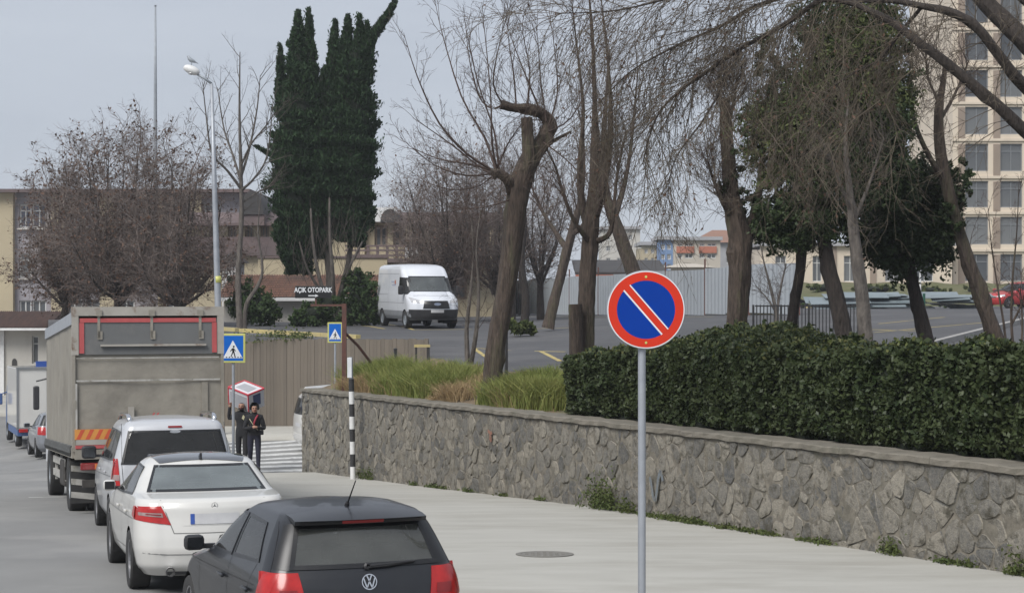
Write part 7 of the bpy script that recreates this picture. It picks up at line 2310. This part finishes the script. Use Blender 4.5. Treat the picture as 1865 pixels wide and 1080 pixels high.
traced('small leafless sapling beside the thick reddish trunk and the railing', 50, [[(1416, 615, 5), (1414, 570, 4), (1405, 530, 2.6), (1392, 480, 1.5), (1384, 440, .6)], [(1415, 580, 3), (1420, 535, 2.2), (1432, 480, 1)], [(1414, 570, 2.5), (1398, 545, 1.5), (1376, 520, .8)]], 66, n=9, L=.7, r=.008, t0=.2, bark='bark_g')
# thick pollard
D = 38.0
t = traced('thick reddish brown pollard trunk right of the no parking sign', D, [[(1340, 640, 22), (1342, 580, 19.5), (1346, 500, 20.5), (1348, 440, 21.5), (1340, 400, 19), (1332, 350, 15), (1326, 280, 13), (1322, 215, 11), (1322, 180, 7)], [(1352, 450, 14), (1372, 400, 9, .2), (1385, 330, 6, .3), (1392, 240, 3, .4), (1400, 150, 1, .4)], [(1336, 400, 8), (1318, 370, 5, -.3), (1300, 330, 3, -.4), (1288, 290, 1, -.5)], [(1324, 230, 5), (1312, 190, 3), (1306, 150, 1)], [(1326, 230, 4), (1336, 190, 3), (1342, 140, 1)]], 71, n=46, L=.9, r=.008, t0=.38)

# drooping evergreens
def leaf_cloud(name, root, blobs, n, size, mat, aspect=.5, seed=5, droop=.2, shell=.55, up=0):
    """leaves through overlapping uneven blobs: (centre, (rx, ry, rz), weight)"""
    rg = np.random.default_rng(seed); PP = []
    wts = np.array([b[2] * (b[1][0] * b[1][1] * b[1][2]) ** (2 / 3) for b in blobs]); wts /= wts.sum()
    for (c, rad, _), w in zip(blobs, wts):
        m = int(n * w); nc = max(6, m // 40)
        d = rg.normal(size=(nc, 3)); d /= np.linalg.norm(d, axis=1, keepdims=True)
        rr_ = shell + (1 - shell) * rg.random(nc) ** .7; rr_ *= 1 + .16 * rg.normal(size=nc)
        C = np.array(c)[None] + d * rr_[:, None] * np.array(rad)[None]
        k = rg.integers(0, nc, m); PP.append(C[k] + rg.normal(0, 1, (m, 3)) * min(rad) * .13)
    P = np.concatenate(PP); V, Q = leaf_cards(P, size, rg, aspect, droop=droop, up=up)
    o = link_np(name, V, Q, root, mat); o['kind'] = 'stuff'
    return o
def blob_px(D, px, py, rpx, rpy, w=1.0, dd=0.0):
    d = D + dd; return (tuple(W(px, py, d)), (rpx * d / FPX, rpx * d / FPX * .85, rpy * d / FPX), w)
D = 37.0
t1 = traced('evergreen tree with dark leaning trunk and tall dense green crown behind the hedge', D, [[(1545, 660, 17), (1537, 610, 15.5), (1526, 550, 14.5), (1513, 500, 13.5), (1502, 440, 12), (1496, 360, 9), (1510, 250, 6), (1530, 150, 3), (1535, 80, 1)], [(1500, 400, 6), (1540, 330, 4, .3), (1590, 260, 2, .4)], [(1498, 380, 5), (1470, 310, 3.5, -.3), (1440, 230, 2, -.4)]], 81, bark='bark_d', n=14, L=.9, r=.012, t0=.4, name='evergreen_tree', mat='twig_g')
bl = [blob_px(D, 1545, 150, 70, 95), blob_px(D, 1500, 240, 80, 90), blob_px(D, 1600, 230, 60, 80, 1), blob_px(D, 1530, 330, 95, 80), blob_px(D, 1470, 400, 70, 55), blob_px(D, 1610, 330, 60, 60), blob_px(D, 1420, 400, 48, 45, .8), blob_px(D, 1560, 75, 45, 55, .7), blob_px(D, 1440, 180, 45, 70, .5)]
bl += [blob_px(D, 1400, 120, 32, 60, .5), blob_px(D, 1645, 130, 36, 70, .6), blob_px(D, 1500, 40, 60, 60, .7), blob_px(D, 1590, 10, 45, 55, .6), blob_px(D, 1370, 250, 30, 60, .5)]
leaf_cloud('crown_leaves', t1, bl, 66000, .095, M['lf_dark'], .5, 5, .3)
leaf_cloud('olive_leaves', t1, [blob_px(D, 1540, 140, 85, 110), blob_px(D, 1600, 200, 60, 90), blob_px(D, 1470, 230, 80, 90), blob_px(D, 1400, 260, 55, 90, .6), blob_px(D, 1570, 70, 70, 60, .8)], 52000, .10, M['lf_olive'], .4, 6, .5)
t2 = traced('evergreen tree with round glossy dark crown low over the hedge, right of the grey trunk', 39, [[(1692, 650, 17), (1684, 610, 14), (1672, 560, 12), (1660, 510, 11), (1652, 450, 9), (1650, 380, 6), (1655, 300, 3)], [(1655, 480, 6), (1610, 430, 4, -.3), (1590, 380, 2, -.4)], [(1655, 470, 6), (1700, 420, 4, .3), (1725, 370, 2, .4)]], 82, bark='bark_d', n=10, L=.7, r=.01, t0=.5, name='evergreen_tree', mat='twig_g')
bl = [blob_px(39, 1650, 440, 78, 62), blob_px(39, 1600, 420, 50, 50), blob_px(39, 1700, 430, 48, 60), blob_px(39, 1640, 360, 75, 60), blob_px(39, 1690, 350, 55, 60), blob_px(39, 1735, 340, 28, 45, .6), blob_px(39, 1600, 340, 45, 50, .9)]
leaf_cloud('crown_leaves', t2, bl, 34000, .105, M['lf_dark'], .55, 7, .3)
traced('pale grey spotted trunk standing right beside the dark leaning evergreen', 35.5, [[(1578, 660, 14), (1575, 610, 12.5), (1571, 550, 12), (1562, 480, 11.5), (1555, 420, 10), (1548, 350, 7), (1540, 270, 4), (1545, 180, 1.5)], [(1556, 400, 4), (1585, 330, 2.5, .3), (1610, 250, 1, .4)], [(1552, 390, 4), (1525, 320, 2.5, -.3), (1500, 260, 1, -.4)]], 83, bark='bark_g', n=14, L=.9, r=.009, t0=.45, mat='twig_g')
t3 = traced('thin dark trunk leaning right beside the thick reddish pollard', 40, [[(1436, 640, 10), (1440, 600, 9.5), (1448, 550, 9), (1458, 490, 9), (1463, 430, 8), (1462, 370, 6), (1455, 300, 4), (1450, 220, 1.5)], [(1462, 420, 4), (1430, 370, 3, -.3), (1405, 330, 1.5, -.4)]], 84, bark='bark_d', n=12, L=.9, r=.009, t0=.45, name='evergreen_tree', mat='twig')
leaf_cloud('crown_leaves', t3, [blob_px(40, 1425, 415, 50, 38), blob_px(40, 1385, 400, 30, 40, .7), blob_px(40, 1460, 430, 30, 30), blob_px(40, 1430, 340, 40, 50, .6), blob_px(40, 1400, 300, 25, 50, .35)], 7000, .11, M['lf_dark'], .5, 9, .3)
t4 = traced('tall dark trunk leaning left in front of the beige tower', 38, [[(1830, 660, 16), (1812, 610, 14), (1790, 550, 13), (1765, 480, 12), (1742, 410, 11.5), (1725, 340, 11), (1712, 270, 10), (1710, 200, 8), (1718, 150, 5), (1722, 110, 3)], [(1722, 330, 7), (1695, 290, 5, -.2), (1668, 230, 4, -.3), (1655, 160, 2, -.4), (1660, 100, 1, -.4)], [(1712, 220, 4), (1740, 170, 2.5, .3), (1765, 110, 1, .3)], [(1712, 190, 3), (1690, 140, 2), (1685, 80, .8)]], 85, n=20, L=.9, r=.009, t0=.35, mat='twig')
leaf_cloud('ivy_leaves', t4, [blob_px(38, 1755, 330, 22, 50, .5), blob_px(38, 1735, 400, 26, 45, .7)], 1600, .11, M['lf_dark'], .55, 10, .3)
leaf_cloud('ivy_leaves', t, [blob_px(38, 1330, 330, 24, 50, .5), blob_px(38, 1365, 390, 24, 40, .5)], 1500, .10, M['lf_dark'], .55, 12, .3)
traced('thin leafless saplings in front of the red car at the right edge', 33, [[(1833, 640, 2.6), (1828, 590, 2.2), (1818, 530, 1.7), (1806, 450, 1.1), (1800, 380, .5)], [(1846, 640, 2.8), (1842, 580, 2.3), (1845, 500, 1.8), (1852, 420, 1.2), (1856, 330, .5)], [(1843, 590, 2.5), (1858, 560, 1.8), (1872, 520, .8)], [(1860, 650, 3), (1862, 590, 2), (1858, 520, .8)]], 86, n=8, L=.5, r=.006, t0=.3, bark='bark', mat='twig')

# big overhanging tree, its trunk just outside the frame on the right
rr = random.Random(91); D = 24.0
tb = W(2010, 600, D); tb.z = CAMZ - 1.9
t = tree('bare_tree', 'big leafless tree overhanging from the right edge with drooping branches across the top', tb)
fork = W(2000, 330, D)
main = [([tb + Vector((0, 0, -.4)), tb + Vector((.02, 0, .8)), (tb + fork) / 2 + Vector((.05, .1, .1)), fork], [.36, .30, .27, .25]),
        px_path(D, [(2000, 330, 22), (1930, 290, 14, -.3), (1865, 238, 11, -.5), (1811, 188, 10, -.6), (1728, 119, 9, -.6), (1679, 82, 8, -.5), (1623, 40, 7, -.3), (1563, 10, 5.5, 0), (1500, -25, 4, .3)]),
        px_path(D, [(2000, 335, 28), (1950, 180, 22, .3), (1890, 100, 19, .6), (1840, 50, 17, .8), (1790, 0, 15, 1), (1740, -60, 11, 1.2), (1680, -120, 6, 1.4)]),
        px_path(D, [(1960, 220, 14, .3), (1900, 190, 11, -.2), (1865, 160, 9.5, -.4), (1811, 90, 9, -.5), (1778, 50, 8.5, -.5), (1735, 24, 7.5, -.4), (1680, 12, 6, -.2), (1620, 2, 5, .2), (1540, 4, 3.5, .6)]),
        px_path(D, [(1900, 110, 10, .6), (1930, 60, 12, 1), (1880, 10, 12, 1.2), (1820, -40, 10, 1.5)]),
        px_path(D, [(1563, 10, 5, 0), (1500, 0, 5, .2), (1448, 33, 5, .5), (1400, 62, 4.5, .6), (1349, 89, 4, .7), (1290, 130, 3.4, .8), (1240, 165, 2.6, .9), (1195, 215, 1.8, 1), (1170, 300, 1, 1)]),
        px_path(D, [(1540, 4, 4, .6), (1470, -10, 4.4, .9), (1380, 10, 3.6, 1.2), (1310, 50, 3, 1.4), (1240, 80, 2.2, 1.5), (1150, 130, 1.4, 1.6), (1090, 190, .7, 1.6)]),
        px_path(D, [(1500, -25, 4, .3), (1420, -40, 3.6, .4), (1330, -30, 3, .6), (1230, -5, 2.2, .8), (1120, 20, 1.4, 1), (1010, 25, .6, 1)]),
        px_path(D, [(1349, 89, 3, .7), (1320, 150, 2.4, .5), (1280, 220, 1.8, .3), (1230, 290, 1.1, .2), (1215, 360, .6, .2)]),
        px_path(D, [(1680, 12, 4, -.2), (1640, 60, 3.5, .2), (1600, 110, 3, .4), (1560, 130, 2.2, .5), (1500, 170, 1.2, .5)])]
trunk_mesh(main, t, M['bark_d'], 10, 91, .08)
out = Wood()
SPD = [(5, .10, -.10, 5, .5, 35, .15), (4, .13, -.10, 4, .5, 38, .15), (3, .15, -.06, 0, 0, 0, 0)]
def droop(P, Rr, n, L, r, ang=50, t0=.1, dz=-.35, sp=SPD):
    P, Rr = smooth_line(P, Rr); m = len(P)
    for c in range(n):
        f = min((t0 + (1 - t0) * (c + rr.random()) / n) * (m - 1), m - 1.001); i = int(f); q = P[i] + (P[i + 1] - P[i]) * (f - i); d = (P[i + 1] - P[i]).normalized()
        an = R(ang * rr.uniform(.5, 1.3)); cd = d * math.cos(an) + rnd_perp(d, rr) * math.sin(an); cd.z += dz; cd.normalize()
        grow(q, cd, L * rr.uniform(.5, 1.25), r * rr.uniform(.7, 1.2), 0, sp, out, rr)
droop(*main[5], 72, 1.5, .0075); droop(*main[6], 80, 1.5, .0075); droop(*main[7], 80, 1.5, .007); droop(*main[8], 40, .8, .006)
droop(*main[1], 34, 1.1, .008, 55, .25, -.1); droop(*main[3], 26, 1.2, .008, 55, .3, -.2); droop(*main[2], 16, 1.3, .008, 55, .3, .1); droop(*main[9], 22, 1.0, .006)
# hanging curtains of twigs
for c in range(190):
    px = rr.triangular(1290, 1720, 1500); py = rr.uniform(-40, 300) * (1 - .15 * abs(px - 1500) / 200); d = D + rr.uniform(-1.6, 2.2)
    p = W(px, py, d); L = rr.uniform(.6, 1.6)
    grow(p, Vector((rr.gauss(-.1, .45), rr.gauss(0, .4), -.75)), L, .005, 0, [(6, .13, -.09, 4, .42, 32, .1), (4, .16, -.05, 3, .5, 36, .1), (3, .15, -.02, 0, 0, 0, 0)], out, rr)
out.build('crown', M['twig_h'], t)
V, Q = out.arrays(); V = V[(V[:, 0] < 5.2)]; pick = rng.choice(len(V), 1500); lv, lq = leaf_cards(V[pick], .055, rng, .5, droop=.8); link_np('seed_pods', lv, lq, t, M['lf_brown'])['kind'] = 'stuff'

# ---- cypress with several spires
D = 75.0
cb = W(603, 592, D); cb.z = lotz(cb.x, D)
cy = tree('cypress', 'tall dark cypress with several spires and a bent horn at the top', cb)
spires = [[(546, 260, 38), (543, 180, 30), (541, 110, 20), (542, 55, 11), (543, 18, 3)], [(556, 260, 34), (563, 140, 17), (563, 70, 10), (562, 14, 3)], [(520, 220, 16), (511, 150, 9), (511, 110, 7), (509, 78, 2)],
          [(620, 240, 34), (608, 140, 15), (608, 85, 10), (611, 35, 3)], [(636, 240, 38), (630, 130, 20), (632, 70, 11), (634, 26, 3)], [(650, 210, 28), (652, 110, 15), (655, 60, 9), (655, 24, 3)], [(648, 170, 26), (664, 100, 14), (688, 52, 11), (706, 28, 9), (722, -4, 3)], [(662, 130, 12), (668, 75, 8), (668, 38, 3)],
          [(552, 300, 44), (548, 220, 42), (546, 160, 36), (545, 120, 25)], [(600, 300, 40), (596, 230, 36), (595, 175, 28), (595, 142, 17), (595, 120, 5)], [(638, 300, 44), (642, 210, 43), (642, 140, 36), (646, 90, 24)], [(552, 465, 22), (546, 415, 44), (543, 330, 50), (548, 240, 48)], [(592, 400, 30), (592, 330, 50), (590, 240, 44)], [(640, 440, 26), (636, 380, 44), (634, 300, 50), (636, 220, 48)], [(535, 500, 14), (525, 440, 24), (530, 380, 30)], [(572, 470, 22), (570, 420, 30), (566, 360, 34)], [(648, 450, 16), (655, 400, 22), (652, 330, 26)],
          [(660, 280, 14), (672, 250, 12), (682, 232, 5)], [(662, 330, 12), (668, 310, 12), (674, 296, 5)], [(520, 290, 18), (490, 280, 7), (464, 265, 4)], [(560, 500, 10), (548, 470, 18), (540, 440, 22)], [(505, 340, 8), (512, 310, 14), (520, 280, 20)], [(652, 420, 10), (668, 390, 9), (674, 360, 5)]]
rg = np.random.default_rng(77); PP = []; NN = []
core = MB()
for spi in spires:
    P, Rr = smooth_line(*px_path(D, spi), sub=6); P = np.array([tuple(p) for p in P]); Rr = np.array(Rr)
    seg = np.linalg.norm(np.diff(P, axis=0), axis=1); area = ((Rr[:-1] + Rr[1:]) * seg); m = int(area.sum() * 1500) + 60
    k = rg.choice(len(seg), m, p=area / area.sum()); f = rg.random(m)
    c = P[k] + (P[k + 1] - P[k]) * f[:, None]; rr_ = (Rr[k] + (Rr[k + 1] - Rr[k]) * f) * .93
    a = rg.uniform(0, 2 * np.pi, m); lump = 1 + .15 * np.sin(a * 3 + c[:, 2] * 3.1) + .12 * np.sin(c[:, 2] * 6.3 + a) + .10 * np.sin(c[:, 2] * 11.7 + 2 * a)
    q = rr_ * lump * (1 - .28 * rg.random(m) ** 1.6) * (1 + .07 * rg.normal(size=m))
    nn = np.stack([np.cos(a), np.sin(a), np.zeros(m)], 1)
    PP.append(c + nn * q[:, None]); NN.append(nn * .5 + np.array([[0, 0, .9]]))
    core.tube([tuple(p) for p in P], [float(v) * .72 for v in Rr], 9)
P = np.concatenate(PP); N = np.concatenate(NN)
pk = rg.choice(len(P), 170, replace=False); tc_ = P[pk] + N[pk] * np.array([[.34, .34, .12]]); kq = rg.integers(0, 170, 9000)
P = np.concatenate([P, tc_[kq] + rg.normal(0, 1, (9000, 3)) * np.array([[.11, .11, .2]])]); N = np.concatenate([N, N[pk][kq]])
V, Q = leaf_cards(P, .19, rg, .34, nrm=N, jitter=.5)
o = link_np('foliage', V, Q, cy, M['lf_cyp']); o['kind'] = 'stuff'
core.build('shade_core', M['core'], cy, offset=cb)  # dark tubes block light and stand in for shade between the leaves
trunk_mesh([px_path(D, [(604, 605, 13), (604, 560, 10), (602, 510, 8), (596, 450, 6), (590, 380, 4)]), px_path(D, [(612, 600, 9), (620, 540, 6, .2), (634, 480, 4.5, .3), (642, 420, 3, .3)]), px_path(D, [(598, 560, 5, -1.0), (580, 500, 3.5, -1.3), (570, 440, 2.5, -1.4), (566, 380, 1.5, -1.4)]),
            px_path(D, [(606, 560, 5, -.8), (606, 500, 3.5, -1.3), (601, 430, 2.5, -1.5), (600, 360, 1.5, -1.5)]), px_path(D, [(618, 540, 3.5, -.8), (640, 480, 2.2, -1.2), (660, 440, 1.2, -1.3)]), px_path(D, [(590, 540, 3.5, -.8), (560, 490, 2.2, -1.2), (545, 440, 1.2, -1.3)])], cy, M['bark_g'], 9, 77)
out = Wood(); rr = random.Random(78)
for k in range(70):
    p = W(rr.uniform(525, 650), rr.uniform(430, 520), D - 1.2); grow(p, Vector((rr.gauss(0, .3), -.2, 1)), rr.uniform(.8, 1.8), .012, 0, [(4, .1, .05, 3, .5, 35, .2), (3, .15, 0, 0, 0, 0, 0)], out, rr)
out.build('bare_twigs', M['twig_g'], cy)

# ---- shrubs round the shed
def shrub(label, D, blobs, n, size, mat, seed, name='shrub'):
    b = Vector(blobs[0][0]); b.z = lotz(b.x, D)
    r = empty(name, b, label=label, cat='shrub')
    leaf_cloud('foliage', r, blobs, n, size, M[mat], .55, seed, .1, .5)
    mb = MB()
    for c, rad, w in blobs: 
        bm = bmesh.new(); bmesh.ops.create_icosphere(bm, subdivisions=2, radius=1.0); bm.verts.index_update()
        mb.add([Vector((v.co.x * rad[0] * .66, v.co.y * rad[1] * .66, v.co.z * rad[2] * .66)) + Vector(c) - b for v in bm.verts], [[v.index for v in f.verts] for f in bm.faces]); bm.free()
    mb.build('shade_core', M['core'], r)['kind'] = 'stuff'  # dark ellipsoids painted as the shade within the shrub
    return r
shrub('dark green shrub behind the thin leafless tree stems, beside the white shed', 73, [blob_px(73, 470, 560, 38, 34), blob_px(73, 440, 545, 26, 40), blob_px(73, 495, 572, 18, 22)], 6000, .16, 'lf_shrub', 21)
shrub('dark green shrub under the black car park sign at the foot of the cypress', 72, [blob_px(72, 570, 572, 36, 22), blob_px(72, 545, 580, 22, 14), blob_px(72, 596, 560, 22, 32)], 5000, .15, 'lf_shrub', 22)
shrub('tall dark green shrub between the cypress trunk and the white panel van', 74, [blob_px(74, 655, 545, 32, 48), blob_px(74, 640, 565, 28, 28), blob_px(74, 675, 575, 20, 18), blob_px(74, 648, 510, 20, 24)], 8000, .16, 'lf_shrub', 23)
shrub('small green strap leaved plant beside the leaning pollarded trunk in the car park', 62, [blob_px(62, 950, 597, 26, 9), blob_px(62, 935, 594, 12, 10)], 700, .35, 'weed', 24)
shrub('low green bush in front of the beige wing on the grass bank', 130, [blob_px(130, 1500, 524, 36, 9), blob_px(130, 1590, 526, 50, 7), blob_px(130, 1690, 528, 40, 7), blob_px(130, 1775, 528, 20, 8)], 4000, .3, 'weed', 25)
shrub('small dark bush among the pale metal sheets', 99, [blob_px(99, 1722, 550, 14, 9), blob_px(99, 1455, 556, 10, 6)], 900, .2, 'lf_shrub', 26)

# ---- air: thin even haze round the whole place
hm = bpy.data.materials.new('haze'); hm.use_nodes = True
ht_ = hm.node_tree; ht_.nodes.clear()
ho = ht_.nodes.new('ShaderNodeOutputMaterial'); hv_ = ht_.nodes.new('ShaderNodeVolumePrincipled')
hv_.inputs['Color'].default_value = (0.93, 0.95, 1.0, 1); hv_.inputs['Density'].default_value = 0.0005; hv_.inputs['Anisotropy'].default_value = 0.2
ht_.links.new(hv_.outputs[0], ho.inputs['Volume'])
hz_ = MB().box((20, 130, 18.5), (330, 330, 51)).build('haze', hm)
tag(hz_, 'thin pale haze over the whole street', None, None, 'stuff')
